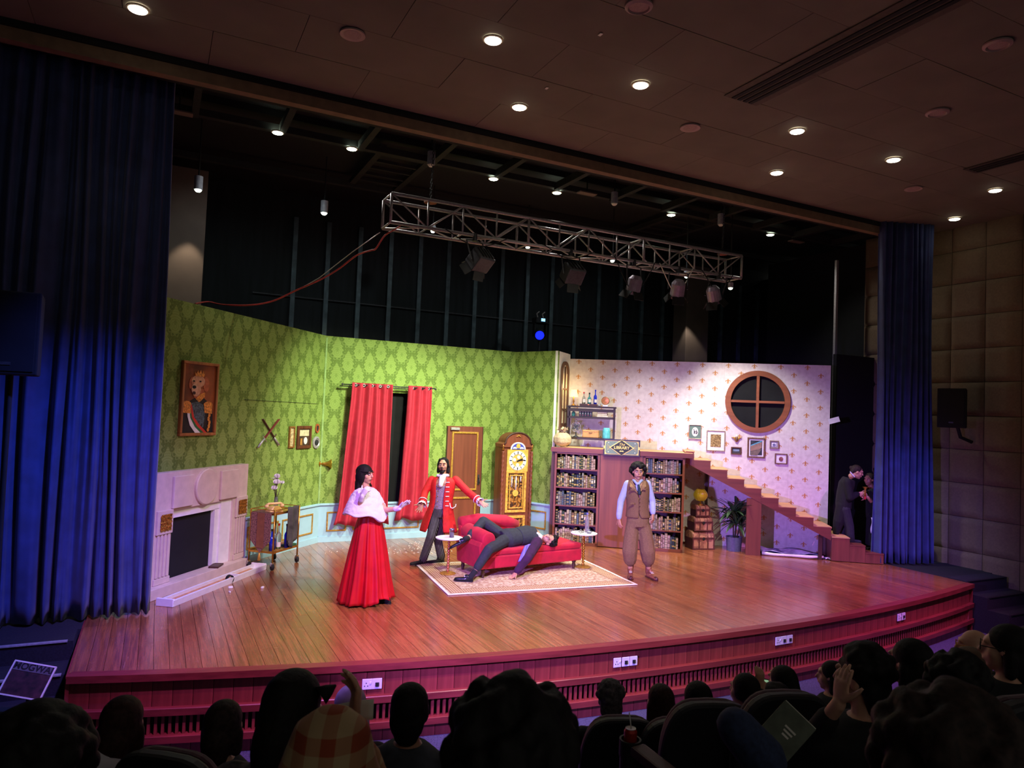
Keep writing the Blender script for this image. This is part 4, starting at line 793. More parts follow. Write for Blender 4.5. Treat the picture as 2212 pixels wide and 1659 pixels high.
MB().tube([(.02,.05,.17),(.06,.08,.0),(.02,.1,-.35),(.03,.12,-.8)],.004,6).build('power_cord',M['offwhite'],L)
bl_=lamp('POINT','bulb',US(-1.36,.12,ZT+.36),(0,0,0),4,(1,.72,.36),.04); bl_.parent=None
bx=thing('cigar_box','flat dark wooden box under the three bottles on shelf unit','box',US(-1.06,.1,ZT),LA); MB().box((0,0,.022),(.34,.14,.044)).build('box',M['wooddark'],bx,bev=.004); MB().box((0,-.071,.03),(.03,.004,.02)).build('clasp',M['brass'],bx)
for x,h,r_,m_,c_,l in ((-1.16,.2,.034,cg,redc,'clear bottle with red cap on the wooden box'),(-1.05,.19,.036,tg,M['black'],'turquoise bottle with black cap on the wooden box'),(-.935,.25,.033,bluesolid,bluesolid,'tall cobalt blue bottle at the right end of the box')): bottle(US(x,.1,ZT+.045),BP(r_,h),m_,c_,l,0,'bottles on the shelf unit',(.03,.09))
T=thing('gold_clock','small round gold mirror clock on white stand atop shelf unit','clock',US(-.735,.08,ZT),LA); discprof(T,'gold_disc',[(.0,0),(.075,0),(.08,.01),(.07,.02),(.001,.018)],M['brass'],(0,0,.115)); MB().box((0,0,.018),(.1,.06,.036)).build('stand',M['white'],T,bev=.008)
T=thing('pebble_ornament','small grey stone ornament beside the gold clock','ornament',US(-.85,.08,ZT)); MB().ell((0,0,.02),(.035,.025,.022)).build('stone',M['steel'],T,smooth=True); MB().ell((.02,-.01,.045),.014).build('stone_tip',M['steel'],T,smooth=True)
T=thing('ink_jar','small teal glass jar at left of shelf upper tier','jar',US(-1.35,.1,Z1)); MB().lathe([(.0,0),(.035,0),(.036,.07),(.02,.085),(.02,.1),(.0,.1)],n=16).build('jar',tg,T,smooth=True); MB().cyl((0,0,.1),(0,0,.115),.022).build('lid',M['black'],T)
for k in range(5):
    o=thing('bound_volume',f'dark studded volume, {ordw(k)} from left in the set on shelf upper tier','book',US(-1.215+k*.052,.1,Z1),LA,'dark volumes on the shelf unit'); MB().box((0,0,.055),(.05,.12,.11)).build('cover',pmat('volume_dark',(34,40,52),.5,.2) if k==0 else o_m,o,bev=.004); o_m=bpy.data.materials['volume_dark']
    for z in (.025,.055,.085): MB().prism(ov(0,z,.007,.007,8),-.064,-.0595).build('stud',M['white'] if z>.03 else redc,o)
for k,(c,l) in enumerate((((236,222,170),'cream book at bottom of flat stack on shelf unit'),((110,64,46),'brown book in middle of flat stack on shelf unit'),((84,50,44),'dark brown book on top of flat stack on shelf unit'))):
    o=thing('flat_stack_book',l,'book',US(-.785,.1,Z1+k*.034),LA+(.05,-.04,.02)[k],'flat books on the shelf unit'); MB().box((0,0,.0165),(.21-.01*k,.14,.032)).build('cover',pmat('stack_cover',c,.6),o,bev=.003); MB().box((.0,-.0,.0165),(.2-.01*k,.142,.022)).build('pages',pagem,o)
T=thing('desk_fan','vintage metal desk fan on the lower tier of the shelf','fan',US(-1.29,.1,Z2),LA); MB().lathe([(.0,0),(.06,0),(.055,.012),(.015,.03),(.012,.12),(.0,.12)],n=18).build('base',M['darkmetal'],T,smooth=True); mb=MB()
for k in range(3): mb.ring_loft([[(.095*(1-k*.3)*q*math.cos(t),-.04+w+.0,.2+.095*(1-k*.3)*q*math.sin(t)) for q,w in ((1,-.003),(1,.003),(.95,.003),(.95,-.003))] for t in [2*PI*i/28 for i in range(29)]],True,False)
mb.build('wire_guard',M['steel'],T)
for k in range(4): MB().ell((.04*math.cos(k*PI/2+.6),-.02,.2+.04*math.sin(k*PI/2+.6)),(.038,.004,.024),M=rot('Y',-math.degrees(k*PI/2+.6))).build('blade',M['darkmetal'],T,smooth=True)
MB().ell((0,.02,.2),(.035,.05,.035)).build('motor',M['darkmetal'],T,smooth=True); MB().lathe([(.0,.33),(.05,.325),(.06,.315),(.02,.31),(.01,.28),(.0,.28)],(0,.02,0),16).build('top_cap',M['steel'],T,smooth=True); MB().cyl((0,.02,.23),(0,.02,.29),.008).build('top_stem',M['steel'],T)
T=thing('tan_suitcase','small tan vintage suitcase on the lower tier of the shelf','suitcase',US(-1.0,.11,Z2),LA); MB().box((0,0,.075),(.32,.13,.15)).build('case',pmat('tan_leather',(190,140,80),.55,.08),T,bev=.015); MB().box((0,0,.118),(.324,.134,.004)).build('lid_seam',M['wooddark'],T)
for x in (-.09,.09): MB().box((x,-.068,.118),(.022,.008,.026)).build('latch',M['brass'],T,bev=.002)
MB().tube([(-.03,-.066,.1),(-.025,-.085,.095),(.025,-.085,.095),(.03,-.066,.1)],.006,8).build('handle',M['wooddark'],T,smooth=True)
T=thing('teal_canister','turquoise lidded canister at right of shelf lower tier','canister',US(-.695,.1,Z2)); MB().lathe([(.0,0),(.075,0),(.078,.01),(.078,.15),(.07,.165),(.0,.165)],n=24).build('tin',pmat('teal_tin',(90,190,190),.35,.15,14),T,smooth=False); MB().lathe([(.0,.165),(.066,.165),(.066,.195),(.058,.205),(.0,.205)],n=24).build('lid',pmat('teal_lid',(110,206,204),.35),T)
# ---- sack
T=thing('money_sack','tied beige cloth sack on the deck left end','sack',FBc.w(-1.50,.22,1.79),LA); mb=MB()
def sackfn(u,v):
    a=2*PI*u; prof=[(.0,.001),(.1,.11),(.25,.165),(.5,.17),(.7,.12),(.78,.05),(.86,.06),(1.,.105)]
    for (v0,r0),(v1,r1) in zip(prof,prof[1:]):
        if v<=v1: r_=r0+(r1-r0)*(v-v0)/(v1-v0); break
    r_*=1+.06*math.sin(7*a+4*v)*(1.8 if v>.7 else .6)+.05*math.sin(3*a); return (r_*math.cos(a),r_*.8*math.sin(a),.36*v+(.03*math.sin(5*a) if v>.95 else 0))
mb.grid(sackfn,40,26,True); mb.build('bag',pmat('hessian',(176,156,122),.9,.15,40,.2),T,smooth=True); MB().lathe([(.055,.27),(.066,.28),(.055,.295)],n=20).build('drawstring',M['wooddark'],T,smooth=True)
# ---- arched frame on the return
T=thing('arched_frame','tall brown arched window frame on the narrow return panel','frame',FR.w(LR*.55,-.002,2.83),FR.a); aw=LR*.30; mb=MB()
def archpts(w,z0,z1,n=12): return [(-w,z0)]+[(w,z0)]+[(w*math.cos(PI*i/n),z1+w*.9*math.sin(PI*i/n)) for i in range(n+1)]
out_,in_=archpts(aw,-.68,.42),archpts(aw-.075,-.6,.42); n=len(out_)
mb.add([(p[0],-.03,p[1]) for p in out_]+[(p[0],-.03,p[1]) for p in in_]+[(p[0],0,p[1]) for p in out_]+[(p[0],0,p[1]) for p in in_],[f for i in range(n) for j in ((i+1)%n,) for f in ((i,j,j+n,i+n),(i+n,j+n,j+3*n,i+3*n),(i,i+2*n,j+2*n,j))]); af=wood('arch_brown',(92,58,34),.5,'Z',4); mb.build('arch',af,T)
MB().box((0,-.02,-.05),(.035,.024,1.15)).build('mullion',af,T)
for z in (.08,-.32): MB().box((0,-.02,z),(2*aw-.14,.02,.03)).build('transom',af,T)
MB().box((0,-.006,-.1),(2*aw-.15,.006,.98)).build('mirror_pane',pmat('pale_pane',(232,222,190),.3),T)
# ================================================================ gallery on the library wall
def gal(x0,x1,z1,z0,name,label,fm_,art,tb,mc=None,mt=0): return pframe(FB,x0,x1,z0,z1,name,label,fm_,art,tb,mc,mt)
gsil=pmat('champagne_frame',(176,156,128),.35,.15,40,metal=.5); gbr=pmat('bronze_frame',(132,98,72),.4,.2,40,metal=.4)
T=gal(.885,1.125,2.312,2.03,'botanical_print','green mounted oval botanical print in gilt frame',gsil,pmat('sage_mount',(94,118,104),.7,.05),.014); MB().prism(ov(.0,0,.06,.09,28),-.019,-.0145).build('oval_mount',M['offwhite'],T)
r=random.Random(2)
for k in range(14): MB().prism(ov(r.gauss(0,.016),r.gauss(0,.03),.014,.008,8,tilt=r.uniform(0,3)),-.0225,-.0195).build('printed_leaf',pmat('printed_leaf',(60,54,58),.7) if k==0 else bpy.data.materials['printed_leaf'],T)
def sepia():
    m,t,b=shader('sepia_engraving',.7); (x,y,z),tc=coords(t); n=noisef(t,tc,40,4); l=((z*120).sin()*((x*90).sin())).gt(.2)*.4; c=mixc(t,n.step(.5,.1),sl((176,150,92)),sl((116,90,46))); c=mixc(t,l,c,sl((90,70,40))); t.links.new(c,b.inputs['Base Color']); return m
gal(1.225,1.575,2.216,1.815,'engraving','large sepia engraving in white mount and thin gold frame',gsil,sepia(),.018,M['offwhite'],.06)
T=thing('eagle_ornament','bronze winged ornament with bulb above the small dark landscape','wall ornament',FB.w(1.787,-.002,2.07),LA); MB().prism([(-.1,.03),(-.05,.035),(-.02,.03),(.02,.03),(.05,.035),(.1,.03),(.05,.0),(.025,-.05),(0,-.065),(-.025,-.05),(-.05,.0)],-.03,0).build('wings',M['gold'],T,bev=.006); MB().ell((0,-.03,-.0),(.03,.03,.05)).build('body',gbr,T,smooth=True); MB().ell((0,-.04,.055),(.022,.022,.026)).build('bulb',pmat('warm_bulb',(255,240,200),.3),T,smooth=True)
T=gal(1.688,1.884,1.912,1.766,'small_landscape','small dark framed seascape under the winged ornament',walf,pmat('sea_print',(70,80,80),.6,.4,20),.02,pmat('dark_mount',(64,60,54),.7),.03); MB().box((0,-.0185,.012),(.11,.003,.035)).build('printed_sky',pmat('print_sky_blue',(120,140,160),.6),T)
T=gal(1.99,2.318,2.11,1.72,'framed_print','bronze framed print with pale slope and turquoise band',gbr,pmat('dark_print',(48,52,54),.6,.3,12),.03,M['white'],.025)
flat(T,'printed_band',[(-.1,.03),(.1,.12),(.1,.14),(.05,.12),(-.1,.05)],pmat('print_turq',(96,176,190),.6),-.0205); flat(T,'printed_slope',[(-.1,-.07),(-.1,.03),(.1,.115),(.1,.0),(.04,-.03)],pmat('print_rock',(150,120,100),.7,.15,20),-.0195); flat(T,'printed_sand',[(-.1,-.15),(-.1,-.08),(.04,-.03),(.1,-.02),(.02,-.15)],pmat('print_sand',(120,104,90),.7,.15,20),-.0195)
for x0,x1,z1,z0,l,c in ((2.397,2.565,2.07,1.915,'small silver square frame with white mount, upper right of gallery',(120,120,160)),(2.5,2.725,1.826,1.626,'bronze square frame with fruit basket print, lowest of gallery',(140,80,80))):
    T=gal(x0,x1,z1,z0,'square_picture',l,gsil if z1>2 else gbr,M['white'],.02,pmat('mauve_mount',(150,140,156),.7) if z1>2 else M['offwhite'],.022); MB().prism(ov(0,-.005,.03 if z1>2 else .04,.026 if z1>2 else .045,12),-.0225,-.0175).build('printed_motif',pmat('printed_motif',c,.7,.5,60),T)
T=thing('white_tag','white paper tag sticking out past the cream wall edge','paper tag',FB.w(sR+.07,-.02,2.5),LA); MB().box((0,0,0),(.2,.003,.1),M=rot('Y',-18)).build('paper',M['white'],T)
# ================================================================ staircase
st=thing('staircase','mahogany faced stage staircase with pale pine treads','stairs',FS.o,LA); RUN,RISE=.3006,.1535; X0,Z0=.943,1.815
N=9
for half,(i0,i1) in enumerate(((0,5),(5,9))):
    poly=[]; xa=.80 if half==0 else X0+RUN*(i0-1)+.0; xb=X0+RUN*(i1-1)
    low=lambda x:1.602-(x-.805)*.4885
    if half: xa=X0+RUN*4+.002+.28-.28
    pts=[(xa,low(xa)),(xb,low(xb) if i1<9 else .36)]; x=xb
    for i in range(i1-1,i0-1,-1):
        z=Z0-RISE*i; pts.append((X0+RUN*i,z-.0)); pts.append(((X0+RUN*(i-1)) if i>i0 else xa,z))
    MB().prism(pts,0,.035).build('stringer',wdx,st)
for i in range(N):
    xa=X0+RUN*(i-1) if i else .78; z=Z0-RISE*i
    MB().box(((xa+X0+RUN*i)/2+.006,.40,z-.004),(X0+RUN*i-xa+.02,.74,.024)).build('tread',M['pine'],st); MB().box((X0+RUN*i-.008,.41,z-RISE/2-.01),(.014,.72,RISE)).build('riser',M['wood'],st)
MB().box((2.028,.03,.51),(.255,.05,1.02)).build('support_post',wdm,st)
for x,y in ((3.18,.06),(3.30,.5)): MB().box((x,y,.22),(.06,.04,.44)).build('support_leg',M['wooddark'],st)
MB().box((1.25,.75,.80),(.05,.04,1.60)).build('support_leg',M['wooddark'],st)
sb=thing('step_block','mahogany block steps at the foot of the staircase','steps',FS.w(3.36,0,0),LA)
for xa,xb,z in ((0,.30,.43),(.30,.56,.31),(.56,.86,.19)): MB().box(((xa+xb)/2,.38,z/2),(xb-xa-.002,.76,z-.02)).build('step_box',wdm,sb); MB().box(((xa+xb)/2,.38,z-.008),(xb-xa,.78,.018)).build('step_top',M['pine'] if z>.4 else wdx,sb)
# ---- things under the stairs
def trunk(p,w,d,h,label,rz):
    T=thing('travel_trunk',label,'trunk',p,rz,'stacked travel trunks'); hb=h*.62
    def mapm():
        m,t,b=shader('map_paper',.6); (x,y,z),tc=coords(t); n=noisef(t,tc,9,5); c=mixc(t,n.step(.5,.03),sl((176,128,92)),sl((142,96,70))); ln=(n-.5).abs().lt(.012); c=mixc(t,ln*.7,c,sl((70,40,30))); t.links.new(c,b.inputs['Base Color']); return m
    if 'map' not in M: M['map']=mapm(); M['strap']=pmat('trunk_leather',(84,44,36),.5,.15)
    MB().box((0,0,hb/2),(w,d,hb)).build('body',M['map'],T,bev=.004)
    n=8; poly=[(-d/2,hb+.003)]+[(-d/2*math.cos(PI*i/n),hb+.003+(h-hb)*math.sin(PI*i/n)**.6) for i in range(1,n)]+[(d/2,hb+.003)]
    MB().prism(poly,-w/2,w/2,M=Matrix(((0,1,0),(1,0,0),(0,0,1)))).build('domed_lid',M['map'],T)
    MB().box((0,-d/2-.004,hb),(w+.01,.008,.035)).build('lid_band',M['strap'],T); MB().box((0,-d/2-.004,.012),(w+.01,.012,.024)).build('bottom_band',M['strap'],T)
    for x in (-w/2+.01,-w*.2,w*.2,w/2-.01):
        MB().box((x,-d/2-.003,hb/2),(.022,.008,hb)).build('strap',M['strap'],T); MB().tube([(x,-d/2*math.cos(PI*i/n)*1.01,hb+(h-hb)*1.015*math.sin(PI*i/n)**.6) for i in range(0,n+1)],[(.004,.011)]*(n+1),6,up=(0,1,0)).build('lid_strap',M['strap'],T)
    for s in (-1,1): MB().box((s*(w/2+.002),0,hb/2),(.006,d*.98,hb*.98)).build('end_panel',M['wooddark'],T)
    MB().prism([(0,-.03),(.03,0),(.0,.035),(-.03,0)],-d/2-.02,-d/2-.006,c=(0,0,hb-.01)).build('lock_plate',M['black'],T)
tb=G(1511,1184); tz=R(-14)
trunk(tb,.44,.3,.335,'largest map-covered travel trunk at the bottom of the stack',tz); trunk(tb+V((.0,0,.337)),.37,.27,.265,'medium map-covered travel trunk in the middle of stack',tz); trunk(tb+V((-.01,0,.605)),.28,.22,.20,'smallest map-covered travel trunk on top of stack',tz)
L=thing('amber_lamp','yellow glass petal lamp on top of the travel trunks','lamp',tb+V((-.01,0,.805))); MB().lathe([(.0,0),(.06,0),(.055,.012),(.012,.03),(.01,.09),(.0,.09)],n=16).build('lamp_foot',M['brass'],L,smooth=True)
am=pmat('amber_glass',(170,150,40),.25,.15,10,emit=(200,160,30),es=.12)
for k in range(6): 
    a=k*PI/3; mb=MB(); mb.grid(lambda u,v:((.03+.095*math.sin(PI*(.12+.74*v)))*math.cos(a+(u-.5)*1.12)*(1+.05*math.sin(PI*u)),(.03+.095*math.sin(PI*(.12+.74*v)))*math.sin(a+(u-.5)*1.12)*(1+.05*math.sin(PI*u)),.30-.21*v-.02*abs(u-.5)*v),8,8); mb.build('glass_petal',am,L,smooth=True,solid=.004)
MB().ell((0,0,.19),.028).build('bulb',pmat('lamp_bulb',(255,250,220),.4,emit=(255,245,200),es=1.),L,smooth=True); MB().lathe([(.035,.29),(.045,.3),(.03,.31)],n=14).build('lamp_ring',M['brass'],L)
T=thing('potted_plant','grey pot with drooping long-leaved green plant under the stairs','plant',G(1585,1189)); MB().lathe([(.0,0),(.13,0),(.148,.25),(.152,.26),(.138,.26),(.12,.22),(.0,.22)],n=28).build('pot',pmat('grey_pot',(98,100,122),.6,.1,30),T,smooth=False)
lfm=pmat('dark_leaf',(44,72,38),.5,.3,14,rand=.3); lms=[]
for kk,(L_,w_,droop) in enumerate(((.46,.03,.62),(.38,.034,1.0),(.5,.026,.35))):
    mb=MB(); mb.grid(lambda u,v:((u-.5)*2*w_*math.sin(PI*min(1,v*.96+.04))**.6,L_*v*(.75+.1*v),L_*(v*.62-droop*v*v)+.5*abs(u-.5)*w_),4,9); lms.append(mb.mesh('leaf',lfm,True))
r=random.Random(12)
for s,(sx,sy,h) in enumerate(((-.03,0,.5),(.06,.03,.42),(.0,-.04,.3),(.09,-.02,.26))):
    MB().tube([(sx*.5,sy*.5,.2),(sx,sy,.2+h*.6),(sx*1.6,sy*1.2,.22+h)],.012,6).build('stem',stm,T,smooth=True)
    for k in range(15):
        o=inst('leaf',lms[r.randrange(3)],T,(sx*1.6,sy*1.2,.22+h-.02*(k%5)),2*PI*k/15*2.4+r.uniform(-.2,.2)); o.scale=(r.uniform(.9,1.25),)*3; o.rotation_euler.x=r.uniform(-.1,.55)
T=thing('folded_carpet','blue and cream carpet folded under the stairs','carpet',FS.w(2.2,.12,0),LA); rm=pmat('blue_carpet',(92,100,140),.95,.5,14); 
MB().grid(lambda u,v:(u*1.08+.03*math.sin(v*7),v*.5,.012+.028*abs(math.sin(u*7+v*3))*(.4+v)),34,14).build('lower_fold',rm,T,smooth=True,solid=.008)
MB().grid(lambda u,v:(.0+u*1.02*(1-.1*v),.02+v*.4,.05+.03*math.sin(u*9+v*2)+.02*v),30,12).build('upper_fold',pmat('grey_carpet_back',(150,156,184),.95,.3,9),T,smooth=True,solid=.008)
MB().tube([(0,.0,.035),(.2,-.05,.03),(.5,-.03,.03),(.8,-.06,.035),(1.05,-.02,.045)],[.03,.026,.022,.028,.02],10).build('rolled_edge',M['offwhite'],T,smooth=True)
MB().grid(lambda u,v:(1.08+.14*u,-.05+.08*v,.012+.035*math.sin(5*u+3*v)**2),8,6).build('crumpled_paper',M['white'],T,smooth=True,solid=.003)
# ================================================================ truss and hung lights
tr=thing('lighting_truss','silver box lighting truss hung on chains above the stage','truss',(0,9.6,0)); TX0,TX1,TZ0,TZ1,TH=2.72,9.12,4.94,5.34,.2
for y in (-TH,TH):
    for z in (TZ0,TZ1): MB().cyl((TX0,y,z),(TX1,y,z),.024,n=10).build('chord',M['steel'],tr,smooth=True)
nb_=12; dx=(TX1-TX0)/nb_
for i in range(nb_+1):
    x=TX0+dx*i
    for y in (-TH,TH): MB().cyl((x,y,TZ0),(x,y,TZ1),.02 if i%4==0 else .013,n=8).build('upright',M['steel'],tr,smooth=True)
    if i%2==0:
        for z in (TZ0,TZ1): MB().cyl((x,-TH,z),(x,TH,z),.013,n=8).build('cross_bar',M['steel'],tr,smooth=True)
    if i<nb_:
        for y in (-TH,TH): MB().cyl((x,y,TZ0 if i%2 else TZ1),(x+dx,y,TZ1 if i%2 else TZ0),.012,n=8).build('diagonal',M['steel'],tr,smooth=True)
        MB().cyl((x,-TH if i%2 else TH,TZ0),(x+dx,TH if i%2 else -TH,TZ0),.010,n=6).build('diagonal',M['steel'],tr,smooth=True)
lk=MB(); lk.ring_loft([[((.014+.006*math.cos(b))*math.cos(a),.006*math.sin(b),(.026+.006*math.cos(b))*math.sin(a)) for b in [2*PI*j/6 for j in range(6)]] for a in [2*PI*i/12 for i in range(13)]],True,False); lkm=lk.mesh('chain_link',M['darkmetal'],True)
for x,l in ((3.35,'left'),(8.85,'right')):
    T=thing('hanging_chain',f'steel chain holding the {l} end of the truss','chain',(x,9.6,TZ1),group='truss chains'); n=int((SZ-TZ1)/.044)+1
    for k in range(n): o=inst('chain_link',lkm,T,(.001*k,0,.05+k*.044),(k%2)*PI/2)
    MB().lathe([(.0,0),(.09,0),(.09,.02),(.03,.03),(.0,.03)],(0,0,.02),18).build('shackle_plate',pmat('rust',(120,60,40),.7),T)
lensm=pmat('lit_lens',(255,250,235),.2,emit=(255,248,230),es=6); purpm=pmat('grey_can',(150,140,156),.4,.1,metal=.25)
def fixture(i,kind,aim,label):
    P=V(TRUSS[i]); d=(V(aim)-P).normalized(); T=thing('stage_light',label,'stage light',(P.x,9.4,TZ0),group='lights on the truss'); o=P-V((P.x,9.4,TZ0)); Mq=d.to_track_quat('Z','Y').to_matrix()
    MB().cyl((0,0,.03),(0,0,-.08),.034).build('clamp',M['darkmetal'],T); c=o-d*.2; s=Mq@V((1,0,0)); mb=MB(); mb.tube([(0,0,-.07),V((0,0,-.09))+s*.16,c+s*.16],.012,6); mb.tube([(0,0,-.07),V((0,0,-.09))-s*.16,c-s*.16],.012,6); mb.build('yoke',M['darkmetal'],T)
    if kind=='par':
        mb=MB(); mb.lathe([(.0,-.16),(.07,-.16),(.115,-.1),(.12,.14),(.125,.15),(.11,.15),(.1,.02),(.0,.0)],c,16,M=Mq); mb.build('can',purpm,T,smooth=False)
    else:
        MB().box(c-d*.02,(.3,.24,.26),M=Mq).build('housing',M['darkmetal'],T,bev=.02)
        for k in range(4): MB().box(c-d*.16+s*(k*.06-.09),(.02,.2,.03),M=Mq).build('cooling_fin',M['black'],T)
    mb=MB(); mb.lathe([(.0,0),(.085,0),(.085,.01),(.0,.012)],c+d*(.02 if kind=='par' else .115),20,M=Mq); mb.build('lens',lensm,T)
    if kind!='can':
        for k in range(4):
            q=Mq@rot('Z',90*k); e=c+d*.15+q@V((.15,0,0)); MB().box(e,(.008,.2,.14),M=q@rot('Y',35)).build('barn_door',M['black'],T)
AIM=[(2.9,12.4,1.6),(5.6,12.0,1.2),(6.6,10.6,.6),(8.4,10.9,1.6),(9.9,10.0,1.8)]
for i,(k,l) in enumerate((('led','boxy black stage light with barn doors, leftmost on truss'),('led','boxy black stage light, second from left on truss'),('par','fresnel with open barn doors, middle of the truss'),('par','purple-lit stage can, second from right on truss'),('par','purple-lit stage can with barn doors, rightmost on truss'))): fixture(i,k,AIM[i],l)
# cables looping on the truss
for i,(x0,x1,dz) in enumerate(((3.5,4.5,.18),(5.1,6.0,.15),(6.4,7.2,.5),(7.3,8.0,.42),(8.2,8.9,.3))):
    o=MB().tube([(x0+(x1-x0)*t,9.38-.02*math.sin(9*t),TZ0+.03-dz*math.sin(PI*t)) for t in [k/14 for k in range(15)]],.008,6).build('power_cable',M['offwhite'] if i==3 else M['black'],smooth=True); tag(o,['black cable drooping by the leftmost truss light','black cable drooping by the second truss light','black cable looping below the middle truss light','white cable looping by the second truss can from right','black cable drooping at the right end of the truss'][i],'cable',group='truss cables')
pts=[FL.w(FL.px(425,648).x,.02,3.70)]+[at(px,py,D) for px,py,D in ((450,652,10.4),(480,658,10.4),(540,659,10.3),(590,650,10.3),(640,627,10.2),(690,605,10.1),(730,582,10.1),(770,552,10.),(800,541,10.),(812,537,10.0),(830,510,9.95),(850,497,9.9),(865,488,9.85))]
def smoothpath(P,k=6):
    out=[]
    for i in range(len(P)-1):
        a,b,c,d=P[max(i-1,0)],P[i],P[i+1],P[min(i+2,len(P)-1)]
        for j in range(k):
            t=j/k; out.append(.5*((2*b)+(c-a)*t+(2*a-5*b+4*c-d)*t*t+(3*b-a-3*c+d)*t**3))
    return out+[P[-1]]
o=MB().tube(smoothpath(pts),.011,6).build('red_cable',pmat('red_rubber',(170,60,50),.5),smooth=True); tag(o,'red cable sagging from the green wall top to the truss','cable')
o=MB().tube([at(821,502,9.9),at(760,545,10.3),at(690,600,11.),at(640,628,11.6)],.006,6).build('steel_wire',M['steel'],smooth=True); tag(o,'thin grey wire slanting down from the truss left end','wire')
# moving head behind the set
T=thing('moving_head','blue glowing moving head light on a stand behind the green wall','stage light',(7.4,13.62,0)); h0=at(1098,693,15.0); P=V((7.4,13.62,0)); q=(at(1098,690,dep(V((7.4,13.62,4.0))))-P)
MB().cyl((0,0,0),(0,0,q.z-.3),.025).build('stand_pole',M['darkmetal'],T); MB().lathe([(.0,0),(.3,0),(.3,.03),(.0,.03)],n=20).build('stand_base',M['darkmetal'],T)
MB().box((0,0,q.z),(.3,.2,.12)).build('base_box',M['black'],T,bev=.01); MB().box((.02,-.105,q.z+.01),(.09,.008,.06)).build('display',pmat('lit_display',(120,190,255),.4,emit=(120,190,255),es=3),T)
for x in (-.14,.14): MB().box((x,0,q.z-.2),(.03,.1,.3)).build('yoke_arm',M['black'],T)
hd_=V((-.04,-.05,q.z-.3)); dd_=V((-.35,-.8,-.25)).normalized(); mq=dd_.to_track_quat('Z','Y').to_matrix(); MB().lathe([(.0,-.2),(.09,-.2),(.12,-.1),(.12,.12),(.1,.16),(.0,.14)],hd_,18,M=mq).build('head',M['black'],T,smooth=False); MB().lathe([(.0,.145),(.095,.163),(.09,.175),(.0,.17)],hd_,18,M=mq).build('lens',pmat('blue_lens',(20,30,255),.3,emit=(10,20,255),es=5),T)
for x in (-.06,.08): MB().tube([(x,0,q.z+.06),(x-.03,0,q.z+.15),(x+.03,0,q.z+.2)],.012,6).build('hook_clamp',M['steel'],T)
# ================================================================ house ceiling fittings
dl=pmat('lit_downlight',(255,250,235),.3,emit=(255,246,222),es=16); ringm=pmat('downlight_ring',(190,176,150),.5)
def downlight(p,r_,label,group,m_=None,sp=None):
    T=thing('downlight',label,'ceiling light',p,group=group); mb=MB(); mb.ring_loft([[(r_*k*math.cos(t),r_*k*math.sin(t),z) for k,z in ((1.2,0),(1.2,-.012),(1,-.016),(1,0))] for t in [2*PI*i/24 for i in range(25)]],True,False); mb.build('ring',ringm,T); MB().lathe([(.0,-.034),(r_*.6,-.031),(r_*.92,-.022),(r_,-.004),(.0,-.002)],n=24).build('lit_disc',m_ or dl,T)
DL=[(298,18,'house downlight at the far left of the ceiling'),(1065,85,'house downlight nearest the large left ceiling speaker'),(1384,182,'house downlight left of the ceiling slot vent'),(1122,230,'house downlight just in front of the header board, left one'),(1722,282,'house downlight right of the slot vent end'),(1678,372,'house downlight second in the row along the header'),(1930,344,'house downlight left of the lowest ceiling speaker'),(2150,410,'house downlight nearest the right frame edge'),(2062,472,'house downlight closest to the padded right wall')]
for px,py,l in DL: p=G(px,py,CZ); downlight(p,.085,l,'house ceiling downlights')
for k,(px,py,l) in enumerate(((762,73,'flat round ceiling speaker at upper left'),(1380,12,'round ceiling speaker at the top frame edge'),(1491,275,'flat round ceiling speaker below the slot vent'),(2025,242,'round ceiling speaker in the middle right of ceiling'),(2155,95,'round ceiling speaker at the upper right corner'),(1973,407,'flat round ceiling speaker near the right curtain'))):
    T=thing('ceiling_speaker',l,'speaker',G(px,py,CZ),group='ceiling speakers'); r_=.125; MB().lathe([(.0,-.012),(r_*.8,-.012),(r_,-.016),(r_,0),(.0,0)] if k in (0,2,5) else [(.0,-.004),(r_*.7,-.008),(r_*.78,-.03),(r_,-.016),(r_,0),(.0,0)],n=32).build('rim',pmat('speaker_white',(176,150,146),.6,.04),T); MB().lathe([(.0,-.016),(r_*.7,-.014),(r_*.7,-.01),(.0,-.01)],n=32).build('grille',pmat('speaker_grille',(166,140,136),.8,.3,300),T)
p0=G(1590,214,CZ); T=thing('slot_vent','long dark slotted air vent running back across the ceiling','air vent',p0); LV=5.2
MB().box((.07,-LV/2,-.004),(.5,LV,.008)).build('vent_frame',pmat('vent_edge',(86,74,60),.7),T)
for k in range(4): MB().box((-.06+k*.085,-LV/2+.02,-.012),(.05,LV-.08,.012)).build('slat',M['black'],T)
p0=G(2090,368,CZ); T=thing('slot_vent','short dark air vent near the padded right wall','air vent',p0); MB().box((.05,-1.,-.004),(.3,2.,.008)).build('vent_frame',pmat('vent_edge2',(70,62,54),.7),T)
for k in range(3): MB().box((-.02+k*.08,-1.,-.01),(.045,1.9,.01)).build('slat',M['black'],T)
for px,py,l in ((1297,74,'left'),(1181,190,'lower')): T=thing('paper_scrap',f'tiny white paper scrap stuck on the ceiling, {l} one','paper scrap',G(px,py,CZ),group='ceiling paper scraps'); MB().box((0,0,-.004),(.03,.05,.004)).build('paper',M['white'],T)
